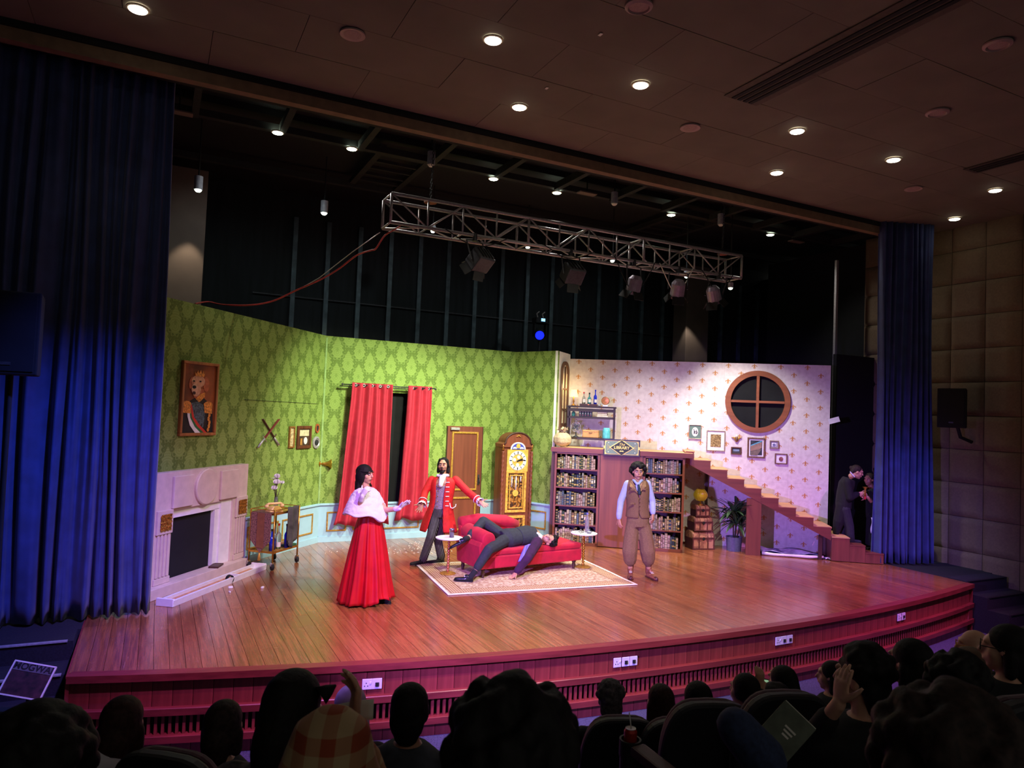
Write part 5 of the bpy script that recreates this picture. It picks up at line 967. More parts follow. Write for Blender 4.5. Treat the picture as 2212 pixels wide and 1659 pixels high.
# stage-house lights
for px,py in ((760,320),(1203,415),(1664,506)): q_=G(px,py,SZ-.05); lamp('SPOT','stage_bulb',q_-V((0,0,.06)),q_+V((0,-.9,-2)),90,(1,.95,.9),.08,120,.6)
for px,py in ((298,18),(1065,85),(1384,182),(1722,282),(1930,344),(2150,410)): q_=G(px,py,CZ); lamp('SPOT','house_bulb',q_-V((0,0,.06)),q_-V((0,0,3)),6,(1,.88,.66),.08,120,.6)
for px,py in ((600,285),(1066,385),(1450,463)): q_=G(px,py,SZ-.05); lamp('SPOT','stage_bulb',q_-V((0,0,.06)),q_+V((0,2.2,-3)),60,(.82,.95,1),.08,110,.6)
dls=pmat('lit_stage_downlight',(255,250,235),.3,emit=(236,255,226),es=12)
for k,(px,py) in enumerate(((600,285),(760,320),(1066,385),(1203,415),(1450,463),(1664,506))): downlight(G(px,py,SZ-.05),.075,f'bright stage ceiling spot, {ordw(k)} from left in the front row','stage ceiling spots',dls)
def can(px,py,z,lit,label,hh=.2,r_=.06):
    p=G(px,py,z); T=thing('can_light',label,'can light',p,group='stage can lights'); MB().lathe([(r_*.8,.0),(r_,.0),(r_,hh),(.0,hh),(.0,hh-.01),(r_*.85,hh-.01),(r_*.8,.02)],n=18).build('can',pmat('can_grey',(150,150,158),.5) if 'can_grey' not in bpy.data.materials else bpy.data.materials['can_grey'],T,smooth=False)
    MB().lathe([(.0,-.035),(r_*.5,-.03),(r_*.78,-.012),(r_*.8,.02),(.0,.03)],n=18).build('lamp_face',dls if lit else M['offwhite'],T); MB().cyl((0,0,hh),(0,0,SZ+.33-z),.012,n=8).build('stem',M['black'],T)
for k,(px,py,z,lit) in enumerate(((428,410,5.5,1),(700,460,5.6,1),(931,356,6.15,0),(1327,440,6.15,0),(1557,485,6.1,0),(935,499,5.7,1),(1140,534,5.7,1),(1323,563,5.5,1),(1483,597,5.2,1),(1578,622,5.0,1))): can(px,py,z,lit,['lit can light above the taupe left pier','lit can light left of the truss end','unlit can light above the truss left half','unlit can light above the middle of truss','unlit can light above the truss right end','small lit can just under the truss left part','small lit can under the truss between first two lights','small lit can under the truss beside middle light','small lit can left of the rightmost truss light','small lit can right of the truss end'][k],.2 if k<5 else .1,.06 if k<5 else .05)
for px,py,l in ((387,243,'left'),(1268,418,'middle'),(1720,522,'right')):
    p=G(px,py,SZ-.1); T=thing('ceiling_plate',f'pale rectangular plate on the stage ceiling, {l} one','plate',p,group='stage ceiling plates'); MB().box((0,0,0),(.34,.14,.02)).build('plate',M['taupe'],T); MB().cyl((0,0,.01),(0,0,.3),.012).build('stem',M['black'],T)
lamp('SPOT','pier_light',(.35,12.75,5.35),(.25,13.1,3.6),26,(1,.85,.62),.05,60,.4); lamp('SPOT','pier_light',(11.6,13.7,5.0),(12.1,14.0,3.2),26,(1,.9,.75),.05,60,.4)
# ================================================================ wall speakers, music stand
def pa(c,rz,label,s=1.,br=True,pole=0):
    T=thing('loudspeaker',label,'speaker',c,rz,group='wall loudspeakers'); k=pmat('speaker_black',(12,12,13),.9,.2,40) if 'speaker_black' not in bpy.data.materials else bpy.data.materials['speaker_black']
    MB().prism([(-.22*s,-.17*s),(.22*s,-.17*s),(.17*s,.17*s),(-.17*s,.17*s)],-.34*s,.34*s,M=Matrix(((1,0,0),(0,0,1),(0,1,0)))).build('cabinet',k,T,bev=.015); MB().box((0,-.175*s,0),(.38*s,.01,.62*s)).build('grille',M['blackmatt'],T); MB().box((0,-.183*s,-.25*s),(.07*s,.006,.025*s)).build('badge',M['darkmetal'],T)
    if br: MB().tube([(0,.15*s,-.2*s),(.05,.3*s,-.5*s),(.2,.42*s,-.58*s)],.03,8).build('bracket',M['black'],T,smooth=True)
    if pole: MB().cyl((0,0,-.34*s),(0,0,-pole),.02).build('support_pole',M['black'],T)
D=12.37; sp=at(2060,882,D); pa(sp,R(-70),'black loudspeaker on bracket beside the right blue curtain',1.0)
sp=at(30,722,6.6); pa(sp,R(-5),'black loudspeaker at the left frame edge before the blue curtain',1.12,False,sp.z+.73-.02)
ms=at(60,1470,6.0); T=thing('poster_stand','stand with a MOGWAI band poster left of the stage','poster',(ms.x,ms.y,-.73),R(-14)); zz=ms.z+.73
pm_=pmat('poster_print',(50,24,28),.7,.7,16)
MB().box((0,0,zz),(.33,.012,.27),M=rot('X',-35)@rot('Y',12)).build('poster_board',pm_,T); Mp=rot('X',-35)@rot('Y',12)
MB().box(V((0,0,zz))+Mp@V((0,-.008,.1)),(.33,.003,.07),M=Mp).build('title_band',pmat('poster_pale',(92,90,94),.7),T)
for q in ((0,.135,.345,.012),(0,-.135,.345,.012),(-.168,0,.012,.27),(.168,0,.012,.27)): MB().box(V((0,0,zz))+Mp@V((q[0],-.006,q[1])),(q[2],.014,q[3]),M=Mp).build('poster_border',M['offwhite'],T)
me=text_mesh('MOGWAI',.075,.003,True); me.materials.append(M['black']); o=inst('lettering',me,T,V((0,0,zz))+Mp@V((0,-.011,.1))); o.rotation_euler=Mp.to_euler()
MB().cyl((0,.02,0),(0,.02,zz),.012).build('stand_pole',M['darkmetal'],T); 
for k in range(3): MB().cyl((0,.02,.12),(.25*math.cos(k*2.1+.5),.02+.25*math.sin(k*2.1+.5),.01),.01).build('tripod_leg',M['darkmetal'],T)
MB().box((.0,.05,zz+.0),(.3,.01,.2),M=rot('X',-35)).build('desk',M['black'],T)
# ================================================================ people
SK=dict(fair=pmat('skin_fair',(206,156,130),.5,.06,14),olive=pmat('skin_olive',(190,140,112),.5,.06,14),tan=pmat('skin_tan',(160,112,86),.5,.06,14))
HB_=pmat('black_hair',(20,17,17),.7,.3,60,.3,spec=.25); HBr=pmat('brown_hair',(44,32,28),.7,.35,60,.3,spec=.25); eyew=pmat('eye_white',(226,222,220),.3,.02); irisd=pmat('dark_iris',(30,22,18),.3,.05); lipm=pmat('lips',(150,62,64),.45,.05)
CRH=V((_cy,-_sy,0)); CFH=V((_sy,_cy,0)); ZZ=V((0,0,1))   # image right, away from camera, up
def basis(f,u):
    f=V(f).normalized(); y=-f; z=(V(u)-y*V(u).dot(y)).normalized(); x=y.cross(z); return Matrix((x,y,z)).transposed()
class P_:
    def __init__(s,name,label,base,cat='person',group=None): s.b=V(base); s.T=thing(name,label,cat,base,group=group); s.D=dep(base); s.body=MB()
    def p(s,px,py,dd=0.): return at(px,py,s.D+dd)-s.b
    def head(s,c,f,u,nk,sk,k=1.,brow=HB_,mouth='closed',eyes=True,lip=lipm):
        Mh=basis(f,u); s.c=V(c); s.Mh=Mh; s.k=k; q=lambda x,y,z:s.c+Mh@V((x*k,y*k,z*k)); s.q=q; b=s.body; e=lambda c_,r:b.ell(q(*c_),tuple(t*k for t in r),14,9,Mh)
        e((0,.012,.022),(.074,.092,.092)); e((0,-.018,-.04),(.06,.068,.072)); e((0,-.05,-.092),(.028,.026,.022)); e((.045,-.045,-.02),(.022,.025,.03)); e((-.045,-.045,-.02),(.022,.025,.03))
        b.cap(q(0,-.082,.022),q(0,-.103,-.022),.0085*k,.0125*k); b.cap(q(-.036,-.076,.034),q(.036,-.076,.034),.013*k); b.cap(q(-.016,-.083,-.055),q(.016,-.083,-.055),.011*k)
        for x in (-1,1): e((x*.076,.012,-.005),(.01,.02,.03))
        b.cap(q(0,.02,-.06),nk,.05*k,.054)
        if eyes:
            for x in (-.031,.031):
                o=MB().ell(q(x,-.077,.008),(.0125*k,.010*k,.0062*k),10,7,Mh).build('eye',eyew,s.T,smooth=True); MB().ell(q(x,-.086,.008),(.0062*k,.004*k,.006*k),8,6,Mh).build('iris',irisd,o,smooth=True)
                MB().cap(q(x-.018,-.086,.03+(.003 if x<0 else -.002)),q(x+.018,-.086,.03+(-.002 if x<0 else .003)),.0046*k).build('eyebrow',brow,s.T,smooth=True)
            if mouth=='open': MB().ell(q(0,-.09,-.06),(.017*k,.01*k,.02*k),12,8,Mh).build('mouth',pmat('open_mouth',(70,20,22),.5),s.T,smooth=True)
            else: MB().cap(q(-.02,-.09,-.057),q(.02,-.09,-.057),.0055*k).build('mouth',lip,s.T,smooth=True)
        return q
    def hair(s,parts,mat_,vox=.009,name='hair',sm=2):
        mb=MB()
        for a in parts:
            if len(a)==2: mb.ell(s.q(*a[0]),tuple(t*s.k for t in a[1]),12,8,s.Mh)
            else: mb.cap(s.q(*a[0]),s.q(*a[1]),a[2]*s.k,(a[3] if len(a)>3 else a[2])*s.k)
        return mb.remesh(name,mat_,s.T,vox,sm)
    def limb(s,*pr): 
        for (p0,r0),(p1,r1) in zip(pr,pr[1:]): s.body.cap(p0,p1,r0,r1)
    def torso(s,pts,f,mb=None,infl=0.):
        (mb or s.body).tube([q[0] for q in pts],[(q[1]+infl,q[2]+infl) for q in pts],18,True,up=f)
    def hand(s,w,d,n,ts,curl=.25,spread=.12,k=1.,mb=None,tout=.75):
        """w wrist, d finger direction, n palm normal, ts +1/-1 thumb side of d x n"""
        mb=mb or s.body; d=V(d).normalized(); n=(V(n)-d*V(n).dot(d)).normalized(); t=d.cross(n)*ts; w=V(w)
        mb.tube([w-d*.02*k,w+d*.02*k,w+d*.06*k,w+d*.095*k],[(.026*k,.02*k),(.032*k,.018*k),(.041*k,.016*k),(.038*k,.012*k)],12,True,up=n)
        for i,(o,L) in enumerate(((.031,.072),(.0105,.082),(-.0105,.077),(-.031,.06))):
            p=w+d*(.088-.006*abs(i-1.2))*k+t*o*k; dirv=(d+t*(spread*(1.4-i)*.75)).normalized(); c=curl*(1+.15*i); P=[p]
            for g in range(3): dirv=(dirv*math.cos(c)+n*math.sin(c)).normalized(); p=p+dirv*L*k*(.42,.32,.26)[g]; P.append(p)
            mb.tube([P[0]-d*.015*k]+P,[.0098*k,.0098*k,.0092*k,.0085*k,.006*k],8)
        p=w+d*.03*k+t*.028*k; dv=(d*(1-tout*.5)+t*tout+n*.2).normalized(); P=[p-dv*.01,p+dv*.035*k,p+dv*.062*k+d*.006,p+dv*.085*k+d*.016*k]; mb.tube(P,[.015*k,.0125*k,.0105*k,.007*k],8)
    def done(s,sk,vox=.007,sm=2): return s.body.remesh('body',sk,s.T,vox,sm)
    def wear(s,name,mat_,limbs=(),torso=None,f=None,vox=.011,sm=3,ells=()):
        mb=MB()
        for L in limbs:
            for (p0,r0),(p1,r1) in zip(L,L[1:]): mb.cap(p0,p1,r0,r1)
        if torso: mb.tube([q[0] for q in torso],[(q[1],q[2]) for q in torso],20,True,up=f)
        for c,r,Mx in ells: mb.ell(c,r,14,9,Mx)
        return mb.remesh(name,mat_,s.T,vox,sm)
    def shoe(s,heel,toe,mat_,sole,w=.042,h=.07,up=ZZ,name='shoe'):
        heel,toe,up=V(heel),V(toe),V(up); d=(toe-heel).normalized(); mb=MB(); mb.cap(heel+up*.035,heel+d*.06+up*h,.036,.036); mb.cap(heel+up*.03,toe-d*.03+up*.025,(w*.9,.03),(w*.85,.022),up=up); o=mb.remesh(name,mat_,s.T,.008,3)
        x=d; z=(up-x*up.dot(x)).normalized(); y=z.cross(x); L=(toe-heel).length; Mx=Matrix((x,y,z)).transposed(); mb=MB(); poly=[(-.035,-w*.8),(L*.5,-w*.85),(L*.8,-w*.95),(L+.0,-w*.4),(L+.01,0),(L,w*.4),(L*.8,w*.95),(L*.5,w*.85),(-.035,w*.8)]
        n=len(poly); mb.add([heel+Mx@V((a,b_,0)) for a,b_ in poly]+[heel+Mx@V((a,b_,.014)) for a,b_ in poly],[tuple(range(n-1,-1,-1)),tuple(range(n,2*n))]+[(i,(i+1)%n,(i+1)%n+n,i+n) for i in range(n)]); mb.build('sole',sole,o); return o
def openloft(T,name,mat_,secs,f,solid=.01,n=40,pleat=0,np_=0,seed=0,rough=0.):
    """secs: (centre,a,b,gap0,gap1) C-shaped cloth rings; angle 0 is the front, opening between -gap0 and +gap1"""
    f=V(f).normalized(); f.z=0; f.normalize(); sd=ZZ.cross(f); rows=[]   # sd: to the wearer's left of facing... image-right when f faces the camera
    for i,(c,a,b,g0,g1) in enumerate(secs):
        row=[]; c=V(c)
        for j in range(n+1):
            t=g1+(2*PI-g0-g1)*j/n; k=1+pleat*math.sin(np_*t+seed)*(i/(len(secs)-1))**1.5+rough*mnoise.noise(V((j*.35,i*1.7,seed)))
            row.append(c+sd*(a*k*math.sin(t))+f*(b*k*math.cos(t)))
        rows.append(row)
    mb=MB(); mb.ring_loft(rows,closed=False,cap=False); return mb.build(name,mat_,T,smooth=True,solid=solid,sub=1)
toward=-CFH
# ---------------------------------------------------------------- woman in the red skirt
base=G(785,1300); W=P_('person','woman in white fur cape and long red skirt with outstretched gloved hand',base,group='actors on stage'); p=W.p
f=(CRH*.93+toward*.37).normalized(); fb=(toward*.8+CRH*.6).normalized()
nk=p(789,1050); W.head(p(789.5,1025),f,ZZ-f*.05,nk,None,.98,eyes=True); sh_l,sh_r=p(773,1074,-.02),p(808,1074,.03); el_l,wr_l=p(770,1108,-.12),p(783,1072,-.24); el_r,wr_r=p(833,1102,.02),p(862,1098,-.1)
W.torso([(p(798,1140),.115,.09),(p(799,1118),.115,.09),(p(798,1103),.115,.09),(p(795,1085),.135,.10),(p(791,1066),.15,.10),(p(790,1056),.09,.07)],fb)
W.limb((sh_l,.046),(el_l,.037),(wr_l,.026)); W.limb((sh_r,.046),(el_r,.037),(wr_r,.026)); W.body.cap(p(790,1140),p(783,1230),.065,.05); W.body.cap(p(783,1230),p(778,1296),.05,.035); W.body.cap(p(806,1140),p(812,1230),.065,.05); W.body.cap(p(812,1230),p(830,1288,.02),.05,.035)
W.hand(wr_l,(ZZ*.9+CRH*.4),(CRH*.4-CFH*-.6),1,.7,.05,.85); W.hand(wr_r,(ZZ*.62+CRH*.75),(CRH*.7-ZZ*.5+toward*.5),-1,.08,.2,.95); W.done(SK['fair'],.007)
gm=pmat('white_glove',(226,220,232),.7,.05)
for wr,el,d,n,ts,cu,sp_ in ((wr_l,el_l,(ZZ*.9+CRH*.4),(CRH*.4-CFH*-.6),1,.7,.05),(wr_r,el_r,(ZZ*.62+CRH*.75),(CRH*.7-ZZ*.5+toward*.5),-1,.08,.2)):
    mb=MB(); W.hand(wr,d,n,ts,cu,sp_,1.03,mb); mb.cap(wr,wr+(el-wr)*.22,.033,.037); mb.remesh('glove',gm,W.T,.006,2)
W.hair([((0,.024,.035),(.092,.112,.096)),((-.066,.035,-.03),(.036,.07,.1)),((.062,.03,-.03),(.032,.06,.09)),((0,.075,-.04),(.08,.05,.12)),((-.06,.05,-.08),(-.07,.06,-.2),.036,.03),((.05,.06,-.08),(.06,.06,-.22),.038,.034),((0,.085,-.1),(0,.09,-.22),.058,.05),((.075,.0,-.11),(.1,-.03,-.15),.025,.014)],HB_)
mb=MB(); mb.ring_loft([[W.q(.088*math.cos(a),.012+.104*math.sin(a),.045+z) for z in (-.008,.008)] for a in [2*PI*i/32 for i in range(33)]],False,False); mb.build('headband',M['black'],W.T,smooth=True,solid=.004)
furm=pmat('white_fur',(232,226,236),.95,.06,120,.5,sheen=.5); C0=p(790,1056)
fd=fb; sd=ZZ.cross(fd)
def cape(u,v):
    t=2*PI*u; k=.072+.185*v**.72; a=k*1.06; b=k*.82; fr=math.cos(t); z=-.27*v**1.3+.015*math.sin(5*t+2)*v-(.07*max(0,math.cos(t-.5))**6*v) ; nn=.010*mnoise.noise(V((14*u,9*v,3)))+.006*mnoise.noise(V((40*u,26*v,7)))
    c=C0+(p(792,1062)-C0)*v; return c+sd*((a+nn)*math.sin(t))+fd*((b+nn)*math.cos(t))+ZZ*(z+.0)
mb=MB(); mb.grid(cape,110,34,True); mb.build('fur_cape',furm,W.T,smooth=True,solid=.035)
redm=pmat('red_satin',(196,4,30),.5,.08,6); redb=pmat('red_satin_belt',(176,10,34),.5,.08,8)
W.wear('bodice',redb,torso=[(p(799,1117),.146,.112),(p(799,1108),.128,.102),(p(798,1100),.125,.10),(p(796,1088),.14,.108)],f=fd,vox=.01,sm=1)
c0_,c1_=p(799,1106),p(790,1303); c1_.z=.012
def skirt(u,v):
    t=2*PI*u; e=v**.85; a=.125+.205*e; b=.10+.165*e; pl=1+(.035+.085*v)*(math.sin(11*t+1.9*math.sin(3*t+.7)+.4*math.sin(7*v))+.45*math.sin(23*t+2*math.sin(2*t)))*.8*min(1,v*5)+.03*math.sin(5*t+v)
    c=c0_+(c1_-c0_)*v; z=0
    if v>.9: z=(.05*max(0,math.cos(t-.35))**8+.015*math.sin(6*t))*(v-.9)/.1
    return c+sd*(a*pl*math.sin(t))+fd*(b*pl*math.cos(t))+ZZ*max(z,0)
mb=MB(); mb.grid(skirt,220,26,True); mb.build('skirt',redm,W.T,smooth=True,solid=.004)
W.shoe(p(829,1296,.0)*V((1,1,0)),p(844,1300,-.05)*V((1,1,0)),M['black'],M['black'],.036,.05); W.shoe(p(770,1303,.0)*V((1,1,0)),p(764,1316,-.03)*V((1,1,0)),M['black'],M['black'],.036,.05)
# ---------------------------------------------------------------- man in the red frock coat
base=G(937,1219); W=P_('person','moustached man in red frock coat with both arms spread wide',base,group='actors on stage'); p=W.p; f=(toward-CRH*.12).normalized()
nk=p(956.5,1026); W.head(p(957.5,1005.5),f+ZZ*.08,ZZ,nk,None,1.,mouth='open'); shl,shr=p(931,1036,.02),p(986,1036,.02); ell,wrl=p(918,1063,-.05),p(912,1088,-.22); elr,wrr=p(1011,1063,-.02),p(1036,1083,-.2)
W.torso([(p(950,1112),.15,.11),(p(951,1100),.155,.115),(p(953,1082),.14,.10),(p(955,1062),.16,.115),(p(957,1042),.175,.11),(p(957,1032),.10,.075)],f)
hl,hr=p(942,1112),p(961,1112); kl,kr=p(931,1158,-.14),p(946,1167,.08); al,ar=p(914,1208,-.02),p(953,1203,.14)
W.limb((shl,.05),(ell,.042),(wrl,.028)); W.limb((shr,.05),(elr,.042),(wrr,.028)); W.limb((hl,.085),(kl,.056),(al,.038)); W.limb((hr,.085),(kr,.056),(ar,.038))
W.hand(wrl,(-ZZ*.8-CRH*.3+toward*.35),(toward*.8+ZZ*.4),1,.12,.3,1.,tout=1.2); W.hand(wrr,(CRH*.8-ZZ*.5+toward*.25),(toward*.7+ZZ*.6),-1,.12,.25,1.,tout=1.1); W.done(SK['olive'],.007)
W.hair([((0,.03,.04),(.086,.098,.09)),((-.07,.03,-.02),(-.078,.02,-.1),.033,.026),((.07,.03,-.02),(.08,.02,-.1),.033,.026),((0,.085,-.03),(.08,.04,.11)),((-.05,-.02,.085),(-.075,.0,.0),.026),((.05,-.02,.085),(.075,.0,.0),.026)],HB_)
mb=MB(); q=W.q; 
for x in (-1,1): mb.cap(q(0,-.094,-.036),q(x*.03,-.086,-.042),.007,.005); mb.cap(q(x*.03,-.086,-.042),q(x*.042,-.078,-.032),.005,.003)
mb.remesh('moustache',HB_,W.T,.004,1); mb=MB(); mb.ell(q(0,-.066,-.1),(.038,.03,.03),12,8,W.Mh); mb.cap(q(-.04,-.05,-.075),q(0,-.075,-.105),.014); mb.cap(q(.04,-.05,-.075),q(0,-.075,-.105),.014); mb.remesh('beard',HB_,W.T,.006,1)
whm=pmat('white_cotton',(226,224,234),.8,.04); coatm=pmat('scarlet_coat',(204,26,28),.75,.1,20,.15); vest=pmat('grey_brocade',(146,132,150),.6,.25,60)
def pin(T_=None):
    m,t,b=shader('pinstripe',.8); (x,y,z),tc=coords(t); cr=x*_cy-y*_sy; st=((cr+z*.22).mod(.022)-.011).abs().lt(.0022); c=mixc(t,st*.8,sl((22,22,28)),sl((186,186,196))); t.links.new(c,b.inputs['Base Color']); return m
W.wear('trousers',pin(),[[(hl,.096),(kl,.07),(al,.066)],[(hr,.096),(kr,.07),(ar,.066)]],[(p(950,1116),.155,.118),(p(951,1102),.16,.122),(p(952,1090),.148,.11)],f)
W.wear('waistcoat',vest,(),[(p(950,1106),.15,.118),(p(952,1090),.15,.116),(p(954,1066),.16,.122),(p(956,1046),.155,.115)],f)
W.wear('cravat',whm,[[(p(953,1030,-.09),.03),(p(952,1048,-.15),.036)],[(p(960,1030,-.09),.026),(p(953,1046,-.15),.03)],[(p(946,1027,-.04),.026),(p(967,1027,-.04),.026)]],vox=.007)
g=.34
openloft(W.T,'frock_coat',coatm,[(p(957,1030.5),.11,.085,.5,.55),(p(957,1036),.19,.11,.45,.5),(p(956,1048),.196,.135,g+.06,g),(p(955,1066),.18,.142,g+.04,g-.02),(p(953,1084),.165,.138,g+.05,g),(p(951,1102),.2,.155,g+.08,g+.04),(p(949,1124),.25,.19,g+.14,g+.04),(p(947.5,1148),.30,.22,g+.16,g+.04)],f,.014,46,.03,9,1.,.05)
W.wear('sleeve',coatm,[[(shl+ZZ*.0+CRH*.012,.062),(ell,.058),(wrl+(ell-wrl)*.2,.058)]],vox=.01); W.wear('sleeve',coatm,[[(shr+ZZ*.0-CRH*.012,.062),(elr,.058),(wrr+(elr-wrr)*.2,.058)]],vox=.01)
for wr,el in ((wrl,ell),(wrr,elr)):
    d=(wr-el).normalized(); mb=MB(); mb.tube([wr-d*.075,wr-d*.07,wr-d*.062],[.064,.067,.064],16,False); mb.build('cuff_braid',whm,W.T,smooth=True,solid=.004)
    def ruff(u,v,wr=wr,d=d):
        s1=d.cross(ZZ).normalized(); s2=d.cross(s1); t=2*PI*u; r_=.036+.03*v; return wr-d*.05+d*(.075*v+.012*math.sin(9*t)*v)+s1*(r_*(1+.12*math.sin(9*t))*math.cos(t))+s2*(r_*(1+.12*math.sin(9*t))*math.sin(t))
    mb=MB(); mb.grid(ruff,72,6,True); mb.build('lace_cuff',whm,W.T,smooth=True,solid=.003)
for k in range(6):
    py=1042+k*10.2; c=p(964-k*.35,py,-.148-.0*k); MB().cap(c,c+CRH*.045+CFH*.018,.0065).build('silver_frogging',whm,W.T,smooth=True)
for k in range(5): MB().ell(p(945.5-.3*k,1050+k*11,-.145),.009).build('button',M['brass'],W.T,smooth=True)
mb=MB(); mb.tube([p(971.5,1087,-.1),p(973,1096,-.125),p(978,1098,-.125),p(984,1094,-.09),p(985,1089,-.07)],.007,6); mb.build('pocket_braid',whm,W.T,smooth=True)
W.shoe(V((al.x,al.y,.012))-f*.02+CRH*.02,V((al.x,al.y,.012))+(f*.7-CRH*.6)*.25,M['black'],M['black']); W.shoe(V((ar.x,ar.y,.002))-f*.0+CRH*.02,V((ar.x,ar.y,.002))+(f*.55-CRH*.85)*.24,M['black'],M['black'])
# ---------------------------------------------------------------- man sprawled on the chaise
base=CH+V((.0,0,.39)); W=P_('person','man in dark waistcoat and purple velvet jacket sprawled on the chaise',base,group='actors on stage'); p=W.p
pd=W.p; p=lambda px,py,D: pd(px,py,D-W.D)
nk=p(1165,1162,10.86); hc=p(1186,1166,10.82); ax=(hc-nk).normalized(); f=(ZZ*.62+toward*.62-CRH*.25)
W.head(hc,f,ax*1.,nk,None,1.,eyes=True)
tf=(ZZ*.8+toward*.55)
tor=[(p(1086,1165,10.58),.13,.10),(p(1097,1162,10.62),.155,.115),(p(1118,1159,10.74),.14,.105),(p(1140,1156,10.86),.165,.115),(p(1156,1158,10.9),.165,.10),(p(1163,1161,10.9),.09,.07)]
W.torso(tor,tf); hn,kn,an=p(1087,1169,10.5),p(1056,1187,10.08),p(1028,1231,9.98); hf_,kf,af_=p(1085,1158,10.72),p(1044,1126,10.72),p(1012,1161,10.40)
sn,en,wn=p(1160,1171,10.68),p(1141,1204,10.34),p(1116,1235,10.26); sf_,ef,wf=p(1153,1150,11.0),p(1132,1150,11.1),p(1122,1146,10.84)
W.limb((hn,.085),(kn,.058),(an,.036)); W.limb((hf_,.085),(kf,.058),(af_,.036)); W.limb((sn,.05),(en,.042),(wn,.028)); W.limb((sf_,.05),(ef,.04),(wf,.028))
W.hand(wn,(wn-en),(toward*.3-CRH*.4+ZZ*.2),-1,.35,.1,1.0); W.hand(wf,(CRH*.9-ZZ*.12+toward*.2),(-ZZ*.8-toward*.3),1,.1,.12,1.0); W.done(SK['olive'],.007)
W.hair([((0,.035,.045),(.086,.092,.085)),((0,.075,-.01),(.078,.045,.07))]+[((.07*math.cos(a),.03+.07*math.sin(a)*.6-.03,.1+.02*math.sin(3*a)),(.028,.028,.026)) for a in [i*.7 for i in range(9)]],HB_)
darkm=pmat('charcoal_wool',(38,42,50),.85,.15,30); velv=pmat('purple_velvet',(54,12,56),.9,.2,12); lav=pmat('lavender_lining',(120,104,206),.6,.1,8)
W.wear('trousers',darkm,[[(hn,.098),(kn,.075),(an+(kn-an)*.14,.062)],[(hf_,.098),(kf,.075),(af_+(kf-af_)*.16,.062)]],[(q_[0],q_[1]+.012,q_[2]+.012) for q_ in tor[:3]],tf)
W.wear('waistcoat',darkm,(),[(q_[0],q_[1]+.016,q_[2]+.016) for q_ in tor[2:5]],tf); W.wear('shirt_front',whm,[[(p(1160,1156,10.82),.05),(p(1152,1153,10.82),.05)],[(p(1166,1161,10.84),.056),(p(1164,1160,10.86),.06)],[(wf,.034),(ef+(wf-ef)*.7,.038)]],vox=.008)
W.wear('jacket_sleeve',velv,[[(sn,.085),(en,.066),(wn+(en-wn)*.08,.056)]],vox=.01); W.wear('jacket_sleeve',velv,[[(sf_,.075),(ef,.06),(wf+(ef-wf)*.2,.05)]],vox=.01)
W.wear('jacket_back',velv,[[(p(1163,1171,10.72),.07),(p(1152,1178,10.62),.06)],[(p(1120,1153,10.98),.035),(p(1102,1153,10.9),.03)],[(p(1100,1154,10.9),.03),(p(1094,1156,10.86),.02)]],vox=.011)
A0,B0,C1,D1=p(1150,1174,10.58),p(1134,1178,10.5),p(1140,1208,10.33),p(1119,1214,10.28)
mb=MB(); mb.grid(lambda u,v:(A0+(B0-A0)*u)*(1-v)+(C1+(D1-C1)*u)*v+toward*(.02*math.sin(u*9+3*v)),12,10); mb.build('jacket_lining',lav,W.T,smooth=True,solid=.008)
shb=pmat('black_patent',(22,24,32),.2,.1); sock=pmat('black_sock',(26,26,34),.9); gstrap=pmat('pale_trim',(200,196,214),.4)
for a,kk_,toe,upv,zfix in ((an,kn,p(981,1258,9.95),ZZ,True),(af_,kf,p(972,1186,10.3),(ZZ*.9+CRH*.3).normalized(),False)):
    d=(a-kk_).normalized(); hl_=a+d*.13; 
    if zfix: toe.z=-base.z+.024; hl_.z=-base.z+.024
    W.wear('sock',sock,[[(a+d*.02,.04),(hl_+upv*.06,.042)]],vox=.008); W.shoe(hl_,hl_+(toe-hl_).normalized()*.23,shb,M['black'],.042,.06,upv); MB().cap(hl_+(toe-hl_).normalized()*.085+upv*.068-CRH*.0-CFH*.035,hl_+(toe-hl_).normalized()*.085+upv*.068+CFH*.035,.009).build('shoe_buckle',gstrap,W.T,smooth=True)
# ---------------------------------------------------------------- man in the brown waistcoat
base=G(1385,1247); W=P_('person','curly-haired man in brown tweed waistcoat and baggy breeches standing still',base,group='actors on stage'); p=W.p; f=(toward-CRH*.02).normalized()
nk=p(1377.5,1036); W.head(p(1378.5,1018.5),f-ZZ*.08,ZZ,nk,None,1.); shl,shr=p(1355.5,1045),p(1399,1045); ell,wrl=p(1341,1083,.02),p(1337,1121,-.04); elr,wrr=p(1409,1083,.02),p(1410.5,1110,-.06)
tor=[(p(1379,1132),.15,.115),(p(1378,1118),.155,.115),(p(1377,1098),.135,.10),(p(1377,1075),.155,.115),(p(1377.5,1052),.17,.11),(p(1377.5,1041),.1,.075)]; W.torso(tor,f)
hl,hr=p(1367,1130),p(1389,1130); kl,kr=p(1362,1178,-.03),p(1398,1178,-.03); al,ar=p(1361.5,1226,.0),p(1401,1226,.0)
W.limb((shl,.05),(ell,.042),(wrl,.028)); W.limb((shr,.05),(elr,.042),(wrr,.028)); W.limb((hl,.085),(kl,.056),(al,.038)); W.limb((hr,.085),(kr,.056),(ar,.038))
W.hand(wrl,(-ZZ+CRH*.15),(CRH*.8+CFH*.5),-1,.3,.06,1.); W.hand(wrr,(-ZZ+toward*.2),(-CRH*.8+CFH*.5),1,.35,.06,1.); W.done(SK['olive'],.007)
r=random.Random(5); cur=[((0,.03,.04),(.088,.098,.088)),((0,.07,-.03),(.085,.05,.09))]
